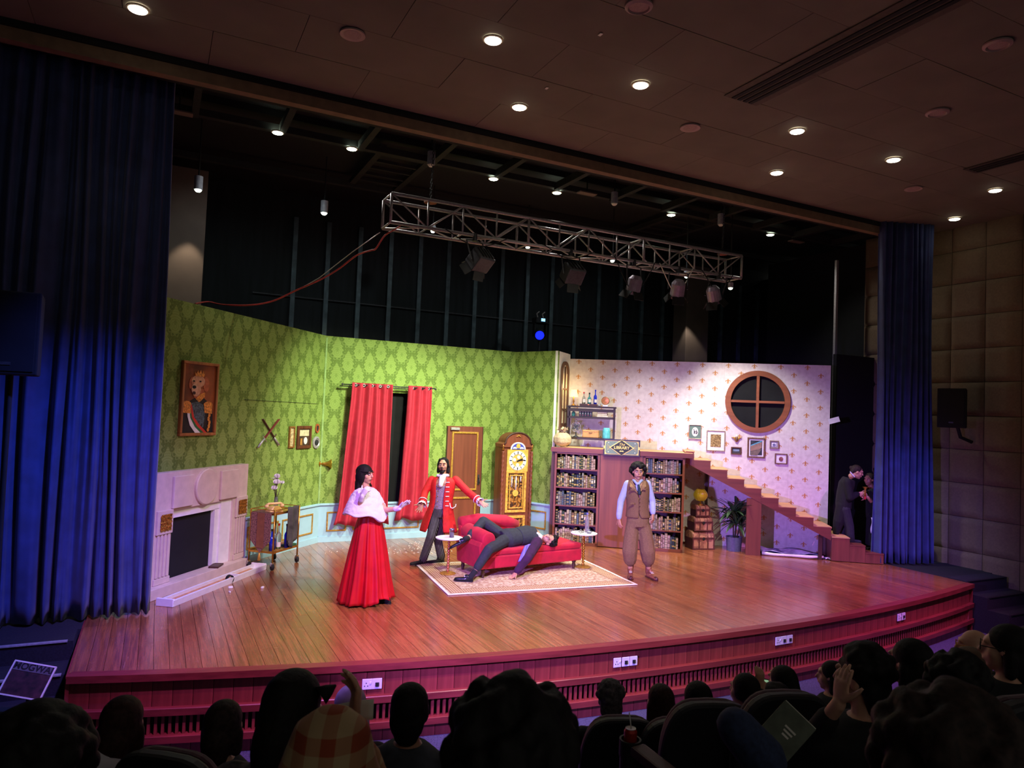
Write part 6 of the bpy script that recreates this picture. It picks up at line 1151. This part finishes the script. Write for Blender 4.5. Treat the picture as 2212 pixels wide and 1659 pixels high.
for i in range(130):
    a=r.uniform(0,2*PI); b=r.uniform(-.6,1.4); x,y,z=.112*math.cos(b)*math.cos(a),.112*math.cos(b)*math.sin(a)+.02,.118*math.sin(b)+.012
    if y<-.03 and z<.06: continue
    cur.append(((x,y,z),(.027,.027,.027)))
W.hair(cur,HB_,.008,'curly_hair',1)
tweed=pmat('brown_tweed',(120,88,62),.85,.16,120,.2); tweedl=pmat('checked_lapel',(150,118,78),.85,.3,140); breech=pmat('brown_wool',(124,94,68),.9,.16,90,.25); shirt=pmat('pale_blue_shirt',(168,180,218),.8,.03); tie=pmat('dark_teal_tie',(22,48,56),.6,.1)
W.wear('shirt_sleeve',shirt,[[(shl+ZZ*.0,.056),(ell,.053),(p(1337.5,1112,-.03),.046),(wrl+(ell-wrl)*.08,.04)]],vox=.009); W.wear('shirt_sleeve',shirt,[[(shr,.056),(elr,.054),(wrr+(elr-wrr)*.2,.047),(wrr+(elr-wrr)*.1,.042)]],vox=.009)
W.wear('shirt_collar',shirt,[[(p(1370,1038.5,-.06),.022),(p(1377,1046,-.125),.02)],[(p(1385,1038.5,-.06),.022),(p(1379,1046,-.125),.02)],[(p(1368,1038,.02),.022),(p(1387,1038,.02),.022)],[(p(1377.5,1050,-.1),.04),(p(1377.5,1058,-.11),.035)]],vox=.007)
W.wear('necktie',tie,[[(p(1379,1048,-.14),.016),(p(1380,1053,-.15),.02)],[(p(1380,1053,-.15),.02),(p(1381.5,1066,-.155),.026)]],vox=.006)
openloft(W.T,'waistcoat',tweed,[(p(1377.5,1037),.105,.075,.9,.9),(p(1377.5,1040.5),.175,.1,.62,.7),(p(1377.5,1052),.178,.135,.34,.4),(p(1377.2,1064),.176,.14,.08,.12),(p(1377,1078),.165,.138,-.02,.0),(p(1377,1096),.155,.13,-.02,-.0),(p(1377.5,1110),.172,.138,.0,.0),(p(1378,1117),.182,.142,.06,.2)],f,.012,48,0,0,0,.02)
for s,x0,x1 in ((-1,1366.,1377.8),(1,1390.,1380.5)):
    a,b_,c_=p(x0,1037.5,-.085),p(x0+(1 if s<0 else -1)*-2.5,1048,-.15),p(x1+.4,1066,-.16); MB().add([a,p(x0+s*4.5,1040,-.07),p(x0+s*5.5,1051,-.15),c_,p((x0+x1)/2,1052,-.165)],[(0,1,2,3,4)]).build('lapel',tweedl,W.T,solid=.008)
for px,py in ((1366.5,1058),(1391.5,1057),(1366,1088)): MB().box(p(px,py,-.155),(.062,.014,.026),M=Matrix.Rotation(-YAW,3,'Z')).build('pocket_flap',tweed,W.T,bev=.004)
for k in range(5): MB().ell(p(1382.5-.3*k,1069+k*8.4,-.158),.0075).build('button',M['wooddark'],W.T,smooth=True)
W.wear('breeches',breech,[[(hl,.1),(p(1364,1152,-.01),.108),(p(1360.5,1190,-.02),.118),(p(1361,1208,0),.102),(p(1361.5,1217,0),.06)],[(hr,.1),(p(1394,1152,-.01),.108),(p(1399,1190,-.02),.118),(p(1400.5,1208,0),.102),(p(1400.5,1218,0),.06)]],[(p(1378.5,1136),.165,.13),(p(1378,1122),.172,.132),(p(1377.5,1108),.155,.12)],f)
boot=pmat('tan_boot_leather',(134,78,62),.45,.12); toec=pmat('oxblood_toe',(74,36,40),.25,.1)
for k,(x,tx,td) in enumerate(((1361.5,1363,-.26),(1400,1418,-.2))):
    h=p(x,1243,.03); h.z=.002; t=p(tx,1246,td); t.z=.002; t=h+(t-h).normalized()*.27; o=W.shoe(h,t,boot,toec,.045,.1,name='boot'); W.wear('boot_shaft',boot,[[(h+ZZ*.07,.046),(h+ZZ*.25,.052)]],vox=.009); W.wear('toe_cap',toec,[[(t-(t-h).normalized()*.045+ZZ*.026,.034),(t-(t-h).normalized()*.02+ZZ*.024,.03)]],vox=.007)
    for g_ in range(3): MB().cap(h+(t-h)*(.28+.09*g_)+ZZ*(.108-.012*g_)-CRH*.02,h+(t-h)*(.28+.09*g_)+ZZ*(.108-.012*g_)+CRH*.02,.004).build('lace',M['offwhite'],W.T,smooth=True)
# ---------------------------------------------------------------- two performers waiting in the right wing
base=FS.w(3.36+.43,.40,.312); W=P_('person','dark tailcoated performer stooping on the foot of the stairs in the wing',base,group='performers in the wing'); p=W.p; f=(CRH*.9+toward*.25).normalized()
nk=p(1839,1028); W.head(p(1852,1020),f-ZZ*.3,ZZ+f*.35,nk,None,1.,eyes=False); sh1,sh2=p(1830,1040,-.15),p(1830,1040,.15); e1,w1=p(1836,1075,-.18),p(1854,1066,-.12); e2,w2=p(1838,1073,.18),p(1856,1068,.08)
tor=[(p(1822,1098),.15,.11),(p(1822,1086),.15,.115),(p(1824,1066),.15,.11),(p(1829,1045),.17,.115),(p(1834,1034),.12,.09)]; W.torso(tor,f); hl,hr=p(1824,1098,-.08),p(1822,1098,.08); kl,kr=p(1834,1135,-.08),p(1822,1135,.1); al,ar=p(1838,1168,-.08),p(1820,1164,.1)
W.limb((sh1,.05),(e1,.042),(w1,.028)); W.limb((sh2,.05),(e2,.042),(w2,.028)); W.limb((hl,.085),(kl,.056),(al,.04)); W.limb((hr,.085),(kr,.056),(ar,.04)); W.hand(w1,CRH,toward,1,.5,.05); W.hand(w2,CRH,toward,-1,.5,.05); W.done(SK['olive'],.009)
W.hair([((0,.03,.04),(.085,.098,.088)),((0,.085,.0),(.07,.04,.08)),((0,.12,.045),(.035,.035,.035))],HBr)
tail=pmat('black_tailcoat',(11,11,12),.9,.2,20); greyt=pmat('grey_trousers',(34,34,40),.85,.12,20)
W.wear('tailcoat',tail,[[(sh1,.075),(e1,.065),(w1+(e1-w1)*.15,.05)],[(sh2,.075),(e2,.065),(w2+(e2-w2)*.15,.05)],[(p(1820,1090,-.05),.11),(p(1812,1125,-.03),.10),(p(1806,1150,0),.06)]],[(q_[0],q_[1]+.02,q_[2]+.02) for q_ in tor],f)
W.wear('trousers',greyt,[[(hl,.1),(kl,.085),(al,.07)],[(hr,.1),(kr,.08),(ar,.065)]],None); W.wear('shirt_collar',whm,[[(p(1837,1020,-.05),.012),(p(1846,1030,-.06),.012)]],vox=.006)
for a in (al,ar): W.shoe(V((a.x,a.y,.0))-f*.06,V((a.x,a.y,.0))+f*.17,greyt,M['black'])
base=FS.w(3.36+.71,.5,.192); W=P_('person','second performer half hidden behind the right curtain holding a brass prop',base,group='performers in the wing'); p=W.p; f=(-CRH*.8+toward*.5).normalized()
nk=p(1882,1052); W.head(p(1877,1036),f,ZZ,nk,None,.95,eyes=False); sh1,sh2=p(1884,1062,-.14),p(1892,1062,.14); e1,w1=p(1890,1092,-.16),p(1874,1074,-.16)
tor=[(p(1890,1120),.14,.11),(p(1890,1105),.15,.11),(p(1889,1085),.14,.1),(p(1887,1066),.155,.11),(p(1885,1058),.1,.08)]; W.torso(tor,f); hl,hr=p(1886,1120,-.08),p(1894,1120,.08); kl,kr=p(1884,1150,-.08),p(1893,1150,.08); al,ar=p(1884,1180,-.08),p(1893,1178,.08)
W.limb((sh1,.048),(e1,.04),(w1,.028)); W.limb((sh2,.048),(p(1898,1095,.14),.04)); W.limb((hl,.085),(kl,.056),(al,.04)); W.limb((hr,.085),(kr,.056),(ar,.04)); W.hand(w1,-CRH+ZZ*.3,toward,-1,.5,.05); W.done(SK['tan'],.009)
W.hair([((0,.03,.04),(.09,.1,.09)),((0,.08,-.03),(.08,.05,.1))],HBr); W.wear('black_dress',M['blackmatt'],[[(sh1,.06),(e1,.055),(e1+(w1-e1)*.3,.05)],[(hl,.11),(kl,.11),(al+ZZ*.05,.12)],[(hr,.11),(kr,.11),(ar+ZZ*.05,.12)]],[(q_[0],q_[1]+.015,q_[2]+.015) for q_ in tor],f)
MB().grid(lambda u,v:p(1882+9*u+1.5*math.sin(v*6),1118+34*v,-.25+.015*math.sin(u*12)),8,8).build('white_cloth',whm,W.T,smooth=True,solid=.006)
for a in (al,ar): W.shoe(V((a.x,a.y,.0))-f*.05,V((a.x,a.y,.0))+f*.17,M['black'],M['black'])
tb_=p(1869,1062,-.2)+base; T=thing('brass_prop','small brass and red prop held between the two wing performers','prop',tb_); MB().lathe([(.0,-.08),(.02,-.08),(.012,-.02),(.03,.0),(.012,.03),(.045,.08),(.05,.085),(.0,.06)],n=14).build('brass_horn',M['brass'],T,smooth=True); MB().cyl((0,0,-.14),(0,0,-.08),.014).build('red_handle',redc,T)
# ================================================================ audience
STG=V((5.6,10.4,0)); seatm=pmat('seat_back_plastic',(26,26,30),.6,.15,20); seatf=pmat('seat_fabric_maroon',(66,30,44),.85,.15,30,sheen=.2); armm=pmat('armrest_wood',(72,34,36),.45,.15)
def seat(pos,f,label,scale=1.,zt=None,cup=False):
    """pos: point on the seat centre at cushion height; f: facing"""
    f=V((f.x,f.y,0)).normalized(); rz=math.atan2(f.y,f.x)-PI/2; fl=tier(pos.y); T=thing('theatre_seat',label,'seat',(pos.x,pos.y,fl),rz,group='audience seats'); h=pos.z-fl; w=.25
    poly=[(-w,0),(w,0)]+[((w+.01)*(1 if math.cos(a)>0 else -1)*abs(math.cos(a))**.55,.40+.36*math.sin(a)**.75) for a in [PI*i/18 for i in range(19)]]
    def bp(p_,y): return V((p_[0],-.24-y-.16*p_[1],h+.06+p_[1]))
    n=len(poly); mb=MB(); mb.add([bp(q,.07) for q in poly]+[bp(q,-.0) for q in poly],[tuple(range(n)),tuple(range(2*n-1,n-1,-1))]+[(i,(i+1)%n,(i+1)%n+n,i+n) for i in range(n)]); mb.build('back_shell',seatm,T,bev=.02)
    mb=MB(); s=lambda q:(q[0]*.96,q[1]*.985+.01); mb.add([bp(s(q),.0) for q in poly]+[bp((s(q)[0]*.94,s(q)[1]*.97+.01),-.06) for q in poly],[tuple(range(n)),tuple(range(2*n-1,n-1,-1))]+[(i,(i+1)%n,(i+1)%n+n,i+n) for i in range(n)]); mb.build('back_pad',seatf,T,bev=.02)
    MB().box((0,0,h-.02),(.46,.46,.11)).build('cushion',seatf,T,bev=.03); MB().box((0,-.08,(h-.1)/2),(.14,.2,max(.05,h-.1))).build('pedestal',seatm,T)
    for x in (-.285,.285):
        MB().prism([(-.26,h+.18),(.16,h+.2),(.26,h+.17),(.26,h+.14),(-.26,h+.12)],x-.035,x+.035,M=Matrix(((0,1,0),(1,0,0),(0,0,1)))).build('armrest',armm,T,bev=.008); MB().box((x,-.02,(h+.13)/2),(.04,.34,h+.13)).build('side_panel',seatm,T)
    if cup: mb=MB(); mb.ring_loft([[(.285+.05*k*math.cos(t),.28+.05*k*math.sin(t),h+z) for k,z in ((1,.12),(1,.205),(.8,.205),(.8,.12))] for t in [2*PI*i/20 for i in range(21)]],True,False); mb.build('cup_holder',seatm,T)
    return T,rz,fl
def seat_top(px,py,D,label):
    t=at(px,py,D); f=(STG-t); f.z=0; f.normalize(); return seat(t-ZZ*.82+f*.43,f,label)
HM=dict(black=HB_,brown=HBr,auburn=pmat('auburn_hair',(52,30,26),.7,.3,60,.3,spec=.25),grey=pmat('grey_hair',(84,80,84),.8,.3,50,.3,spec=.2))
def viewer(px,py,D,label,style='short',hair='black',top=(20,20,24),sk='tan',turn=0.,k=1.,arms=True,seatlabel=None,cup=False,lean=0.,hood=None,nod=0.,topmat=None,vox=.011):
    hc=at(px,py,D); f0=V((STG.x-hc.x,STG.y-hc.y,0)).normalized(); hip=hc-ZZ*.70*k-f0*(.06+lean); fl=tier(hip.y); base=V((hip.x,hip.y,hip.z))
    W=P_('person',label,base,group='audience'); loc=lambda q:q-base; h=loc(hc); fh=Matrix.Rotation(turn,3,'Z')@f0; sd=f0.cross(ZZ)
    nk=h-ZZ*.15*k-f0*.03; q=W.head(h,fh-ZZ*nod,ZZ+fh*nod,nk,None,k,eyes=False)
    tor=[(V((0,0,.02)),.17*k,.13*k),(V((0,0,.16))+f0*.0,.165*k,.12*k),((nk*.62),.17*k,.12*k),(nk-ZZ*.085*k,.195*k,.115*k),(nk-ZZ*.03*k,.13*k,.085*k),(nk+ZZ*.01*k,.07*k,.065*k)]
    W.torso(tor,f0)
    s1,s2=nk-ZZ*.09*k-sd*.185*k,nk-ZZ*.09*k+sd*.185*k; e1,e2=s1-ZZ*.24*k-sd*.05+f0*.06,s2-ZZ*.24*k+sd*.05+f0*.06; w1,w2=e1+f0*.2+sd*.1-ZZ*.03,e2+f0*.2-sd*.1-ZZ*.03
    if arms is True: W.limb((s1,.05),(e1,.042),(w1,.028)); W.limb((s2,.05),(e2,.042),(w2,.028)); W.hand(w1,f0+sd*.5,-ZZ,-1,.3,.06); W.hand(w2,f0-sd*.5,-ZZ,1,.3,.06)
    elif callable(arms): w1,w2,e1,e2=arms(W,s1,s2,e1,e2,f0,sd,loc)
    W.done(SK[sk],vox,2); tm=topmat or pmat('audience_cloth',top,.9,.25,14)
    W.wear('garment',tm,[[(s1,.075*k),(e1,.064),(e1+(w1-e1)*.8,.05)],[(s2,.075*k),(e2,.064),(e2+(w2-e2)*.8,.05)],[(V((0,0,.03))-sd*.09,.11),(V((0,0,.03))-sd*.1+f0*.28,.1)],[(V((0,0,.03))+sd*.09,.11),(V((0,0,.03))+sd*.1+f0*.28,.1)]],[(a,b+.02,c+.02) for a,b,c in tor],f0,.015,3)
    for s_ in (-1,1):
        kn_=sd*(s_*.1)+f0*.40+ZZ*.03; ft=kn_-ZZ*max(.12,(base.z-fl-.05))+f0*.04
        W.wear('trouser_leg',M['blackmatt'],[[(sd*(s_*.1)+f0*.2,.09),(kn_,.07),(V((ft.x,ft.y,fl-base.z+.1)),.055)]],vox=.016); W.shoe(V((ft.x,ft.y,fl-base.z+.002)),V((ft.x,ft.y,fl-base.z+.002))+f0*.2,M['black'],M['black'])
    hm=HM[hair]; base_=[((0,.028,.038),(.09,.102,.094)),((0,.07,-.03),(.084,.05,.09)),((0,.07,-.09),(.06,.04,.05))]
    if style=='short': W.hair(base_+[((x*.07,.02,.0),(.022,.05,.05)) for x in (-1,1)],hm,.011)
    elif style=='messy':
        r=random.Random(int(px)); W.hair(base_+[((.085*math.cos(a)*math.cos(b),.03+.09*math.sin(a)*math.cos(b),.05+.085*math.sin(b)),(.03,.03,.03)) for a,b in [(r.uniform(0,6.3),r.uniform(-.1,1.4)) for _ in range(40)]],hm,.011,sm=1)
    elif style=='long': W.hair(base_+[((0,.09,-.05),(0,.1,-.26),.08,.075),((-.07,.03,-.02),(-.08,.06,-.26),.04,.04),((.07,.03,-.02),(.08,.06,-.26),.04,.04),((0,.05,.05),(0,.1,-.1),.08,.08)],hm,.012)
    elif style=='bob': W.hair(base_+[((0,.085,-.04),(0,.09,-.12),.075,.06),((-.07,.03,-.02),(-.075,.03,-.1),.036,.03),((.07,.03,-.02),(.075,.03,-.1),.036,.03)],hm,.011)
    elif style=='afro':
        r=random.Random(3); W.hair([((0,.05,.05),(.135,.145,.135))]+[((.14*math.cos(a)*math.cos(b),.05+.15*math.sin(a)*math.cos(b),.04+.14*math.sin(b)),(.035,.035,.035)) for a,b in [(r.uniform(0,6.3),r.uniform(-.5,1.5)) for _ in range(110)]],hm,.012,sm=1)
    elif style=='fluffy':
        r=random.Random(8); W.hair([((0,.05,.04),(.11,.12,.11)),((0,.09,-.1),(.11,.07,.16)),((-.085,.05,-.1),(.045,.065,.14)),((.085,.05,-.1),(.045,.065,.14))]+[((.118*math.cos(a)*math.cos(b),.05+.125*math.sin(a)*math.cos(b),.03+.118*math.sin(b)),(.024,.024,.03)) for a,b in [(r.uniform(0,6.3),r.uniform(-.9,1.5)) for _ in range(90)]],hm,.011,sm=1)
    elif style=='bald': W.hair([((0,.08,-.035),(.072,.03,.045)),((-.07,.04,-.02),(.012,.05,.035)),((.07,.04,-.02),(.012,.05,.035))],hm,.008)
    if hood: W.hair([((0,.03,.035),(.096,.112,.104)),((0,.045,-.06),(.09,.09,.11)),((0,.03,-.12),(0,.02,-.24),.1,.17),((-.06,-.01,-.1),(-.04,-.03,-.2),.06,.08),((.06,-.01,-.1),(.04,-.03,-.2),.06,.08)],pmat('headscarf',hood,.85,.12,16),.012,'headscarf',4)
    if seatlabel: seat(hip-ZZ*.085+f0*.02,f0,seatlabel,cup=cup)
    return W,hc,f0,sd,q
VW=[
 (85,1660,2.1,'audience member with big dark afro hair at lower left corner','afro','black',(120,60,30),'tan',.4,1.,None),
 (487,1566,3.3,'short audience member with brown bob before the stage, left part','bob','brown',(30,32,50),'fair',.1,.95,'dark seat under the brown bobbed audience member at left'),
 (887,1532,3.3,'audience member with cropped dark hair and grey collar, left of centre','short','black',(58,62,72),'tan',0,1.,None),
 (1105,1622,1.5,'nearest dark-haired audience member filling the bottom centre','fluffy','black',(12,12,14),'tan',0,1.05,None),
 (1317,1513,4.8,'grey-haired audience member directly below the middle sockets','messy','grey',(30,28,34),'fair',0,.95,'dark seat under the grey-haired audience member'),
 (1424,1515,4.7,'audience member with long brown hair right of the grey-haired one','long','auburn',(60,40,50),'fair',.2,.95,'dark seat under the long brown-haired audience member'),
 (1505,1513,4.3,'dark-haired audience member right of the long brown-haired one','bob','black',(20,20,24),'tan',0,.95,None),
 (1605,1492,4.8,'close-cropped audience member left of the glowing phone','short','black',(40,28,34),'fair',.5,.95,'dark seat under the close-cropped audience member'),
 (1672,1520,4.0,'small dark-haired child between two seat backs at right','messy','black',(36,40,60),'fair',0,.8,None),
 (1792,1460,5.6,'audience member in profile with tied dark hair and pale collar','bob','black',(40,44,44),'fair',.75,.95,None),
 (1962,1432,3.6,'audience member with swept-back black hair before the blue floor','bob','black',(16,16,18),'fair',.3,1.,None),
 (2047,1475,3.0,'dark silhouetted audience member in front of the brown headscarf','fluffy','black',(14,14,16),'tan',.2,.9,'dark seat behind the brown headscarf audience member'),
 (2010,1650,1.4,'nearest blurred audience member filling the lower right','fluffy','brown',(14,13,14),'tan',.1,1.05,None)]
for a in VW: viewer(a[0],a[1],a[2],a[3],a[4],a[5],a[6],a[7],a[8],a[9],seatlabel=a[10])
W,hc,f0,sd,q=viewer(268,1562,3.2,'audience member with a hair clip and white cloth on the shoulder','bob','auburn',(34,32,60),'fair',.3,1.,seatlabel=None)
MB().cap(q(.05,.06,.1),q(.075,.03,.07),.008).build('hair_clip',M['brass'],W.T,smooth=True)
c=hc-W.b; W.wear('white_cloth',whm,[[(c+sd*.0-ZZ*.1-f0*.14,.05),(c+sd*.08-ZZ*.14-f0*.12,.045)],[(c-sd*.05-ZZ*.12-f0*.14,.04),(c+sd*.03-ZZ*.16-f0*.14,.05)]],vox=.012)
W,hc,f0,sd,q=viewer(640,1530,2.35,'audience member with long dark hair and a cat-ear clip','long','black',(64,58,62),'fair',-.15,1.05,topmat=pmat('grey_plaid',(76,66,72),.9,.6,26)); MB().lathe([(.034,0),(.02,.03),(.003,.055)],q(-.095,.02,.06),8,M=rot('Y',60)).build('cat_ear_clip',HB_,W.T,smooth=True)
viewer(757,1527,4.2,'audience member in a pale grey headscarf before the stage front','none','black',(30,28,32),'fair',.3,1.,hood=(150,140,156))
def plaid():
    m,t,b=shader('orange_plaid',.9); (x,y,z),tc=coords(t); u=(x*.9-y*.4).mod(.07).lt(.035); v=z.mod(.07).lt(.035); c=mixc(t,(u+v)*.5,sl((176,150,110)),sl((150,66,36))); t.links.new(c,b.inputs['Base Color']); return m
def arm_paper(W,s1,s2,e1,e2,f0,sd,loc):
    e2=s2-ZZ*.18+sd*.02+f0*.16; w2=loc(at(762,1560,2.1)); w1=e1+f0*.2
    W.limb((s1,.05),(e1,.042),(w1,.028)); W.limb((s2,.05),(e2,.042),(w2,.03)); W.hand(w2,ZZ*.8+f0*.3,f0*-.3+sd*-.6,1,.45,.06); return w1,w2,e1,e2
W,hc,f0,sd,q=viewer(712,1655,1.8,'audience member in orange and cream plaid shirt raising a paper','none','brown',(1,1,1),'fair',.2,1.,arms=arm_paper,topmat=plaid(),hood=None,vox=.0065)
W.wear('plaid_hood',plaid(),[[(hc-W.b+ZZ*.03,.12),(hc-W.b-ZZ*.1-f0*.02,.16)],[(hc-W.b-ZZ*.1,.16),(hc-W.b-ZZ*.22,.2)]],vox=.014)
T=thing('paper_sheet','cream paper sheet held up by the plaid-shirted audience member','paper',at(766,1546,2.12),-YAW); MB().grid(lambda u,v:((u-.5)*.11,.01*math.sin(3*u),(v-.5)*.06+.02*u),6,4).build('sheet',M['offwhite'],T,smooth=True,solid=.0015)
# man with fingers to his lips
def arm_face(W,s1,s2,e1,e2,f0,sd,loc):
    w1=loc(at(1812,1520,3.0)); e1=s1-ZZ*.2+f0*.16-sd*.06; w2=e2+f0*.2-sd*.1; W.limb((s1,.05),(e1,.042),(w1,.03)); W.limb((s2,.05),(e2,.042),(w2,.028)); W.hand(w1,ZZ*.85+CRH*.1,CRH*.7-CFH*-.2,-1,.12,.05,1.05); return w1,w2,e1,e2
W,hc,f0,sd,q=viewer(1858,1466,3.2,'black-haired man in dark jacket holding fingers to his face','messy','black',(26,26,28),'fair',.55,1.08,arms=arm_face,vox=.0065)
seat_top(1545,1521,3.6,'large dark seat back right of the drink can'); seat_top(1712,1502,3.5,'dark seat back left of the man touching his face')
# phone filming
def arm_phone(W,s1,s2,e1,e2,f0,sd,loc):
    w1=loc(at(1650,1480,5.25)); e1=s1-ZZ*.18+f0*.2; w2=w1+CRH*.06; e2=e1+CRH*.12; W.limb((s1,.05),(e1,.042),(w1,.028)); W.limb((s2,.05),(e2,.042),(w2,.028)); W.hand(w1-CRH*.03,ZZ*.9,CFH,1,.5,.05,.9); W.hand(w2+CRH*.03,ZZ*.9,CFH,-1,.5,.05,.9); return w1,w2,e1,e2
viewer(1687,1474,4.9,'long black-haired audience member filming with a phone','long','black',(14,14,18),'fair',.25,.95,arms=arm_phone,vox=.0065)
T=thing('smartphone','smartphone with glowing screen filming the stage','phone',at(1645,1476,5.3),-YAW-.3); MB().box((0,0,0),(.15,.009,.075)).build('case',M['black'],T,bev=.003); MB().box((-.005,-.0055,0),(.13,.002,.062)).build('screen',pmat('lit_screen',(130,170,130),.3,.6,60,emit=(150,190,150),es=.6),T)
viewer(2085,1446,3.9,'audience member in a brown headscarf at the right','none','brown',(40,34,30),'fair',.3,.95,hood=(104,84,70))
def specs(W,q,m_):
    for x in (-.033,.033): MB().ring_loft([[q(x+.026*kk*math.cos(t),-.098+yy,.006+.02*kk*math.sin(t)) for kk,yy in ((1,-.002),(1,.002),(.85,.002),(.85,-.002))] for t in [2*PI*i/16 for i in range(17)]],True,False).build('spectacle_rim',m_,W.T)
    for x in (-1,1): MB().tube([q(x*.058,-.095,.012),q(x*.08,-.02,.014),q(x*.082,.03,.0)],.0025,6).build('spectacle_arm',m_,W.T)
W,hc,f0,sd,q=viewer(2102,1397,4.6,'balding audience member with gold spectacles near the stage right end','bald','black',(24,24,34),'fair',.7,.95); specs(W,q,M['gold'])
W,hc,f0,sd,q=viewer(2168,1402,3.6,'audience member in black with dark spectacles at the right edge','bob','black',(12,12,14),'fair',.7,1.); specs(W,q,M['black'])
W,hc,f0,sd,q=viewer(2222,1392,4.5,'audience member cut by the right frame edge with pale face','short','black',(20,20,24),'fair',1.0,.95)
# red can with straw in the armrest cup holder
cc_=at(1362,1585,3.55); T=thing('seat_armrest','maroon-topped armrest with round cup holder in the foreground','armrest',(cc_.x,cc_.y,tier(cc_.y)),0); hz=cc_.z-tier(cc_.y)-.085
mb=MB(); mb.ring_loft([[(.055*k*math.cos(t),.055*k*math.sin(t),hz+z) for k,z in ((1,-.02),(1,.06),(.82,.06),(.82,-.02))] for t in [2*PI*i/24 for i in range(25)]],True,False); mb.build('cup_ring',seatm,T,smooth=False); MB().cyl((0,0,0),(0,0,hz-.01),.05).build('cup_post',seatm,T)
bk=(CRH*.5+toward*.85); MB().bar((V((0,0,hz+.03))+bk*.05),(V((0,0,hz-.0))+bk*.42),.09,.05).build('armrest_pad',armm,T,bev=.012)
T=thing('drink_can','red drinks can with a white straw in the cup holder','can',(cc_.x,cc_.y,cc_.z-.093)); MB().lathe([(.0,0),(.024,0),(.0325,.008),(.0325,.105),(.026,.118),(.0,.116)],n=24).build('can_body',pmat('red_can',(170,34,24),.35,.1,metal=.3),T,smooth=False); MB().lathe([(.0,.1165),(.026,.118),(.027,.122),(.024,.12),(.0,.118)],n=24).build('can_lid',M['steel'],T); MB().cyl((.005,0,.11),(-.012,.0,.2),.003).build('straw',M['white'],T,smooth=True)
# programme book and raised knees
T=thing('programme_book','grey-green book with pale pages on the lap of the seated man','book',at(1692,1585,2.9),-YAW-.35); Mb=rot('X',-25)@rot('Y',38); MB().box((0,0,0),(.15,.016,.21),M=Mb).build('cover',pmat('sage_cover',(96,104,88),.6,.15,20),T,bev=.003); MB().box(Mb@V((0,.012,.006)),(.145,.012,.205),M=Mb).build('pages',M['offwhite'],T)
for k in range(3): MB().box(Mb@V((.01,-.0092,.03-.016*k)),(.05-.01*k,.002,.008),M=Mb).build('pale_print',M['offwhite'],T)
o=MB().cap(at(1590,1570,2.7)-at(1590,1640,2.7),at(1650,1640,2.75)-at(1590,1640,2.7),.075,.09).remesh('denim_knee',pmat('blue_denim',(40,52,84),.9,.2,50),None,.012,3,loc=at(1590,1640,2.7)); tag(o,'raised knee in blue denim in front of the dark seat back','trousers')

bpy.data.scenes.remove(TMP)
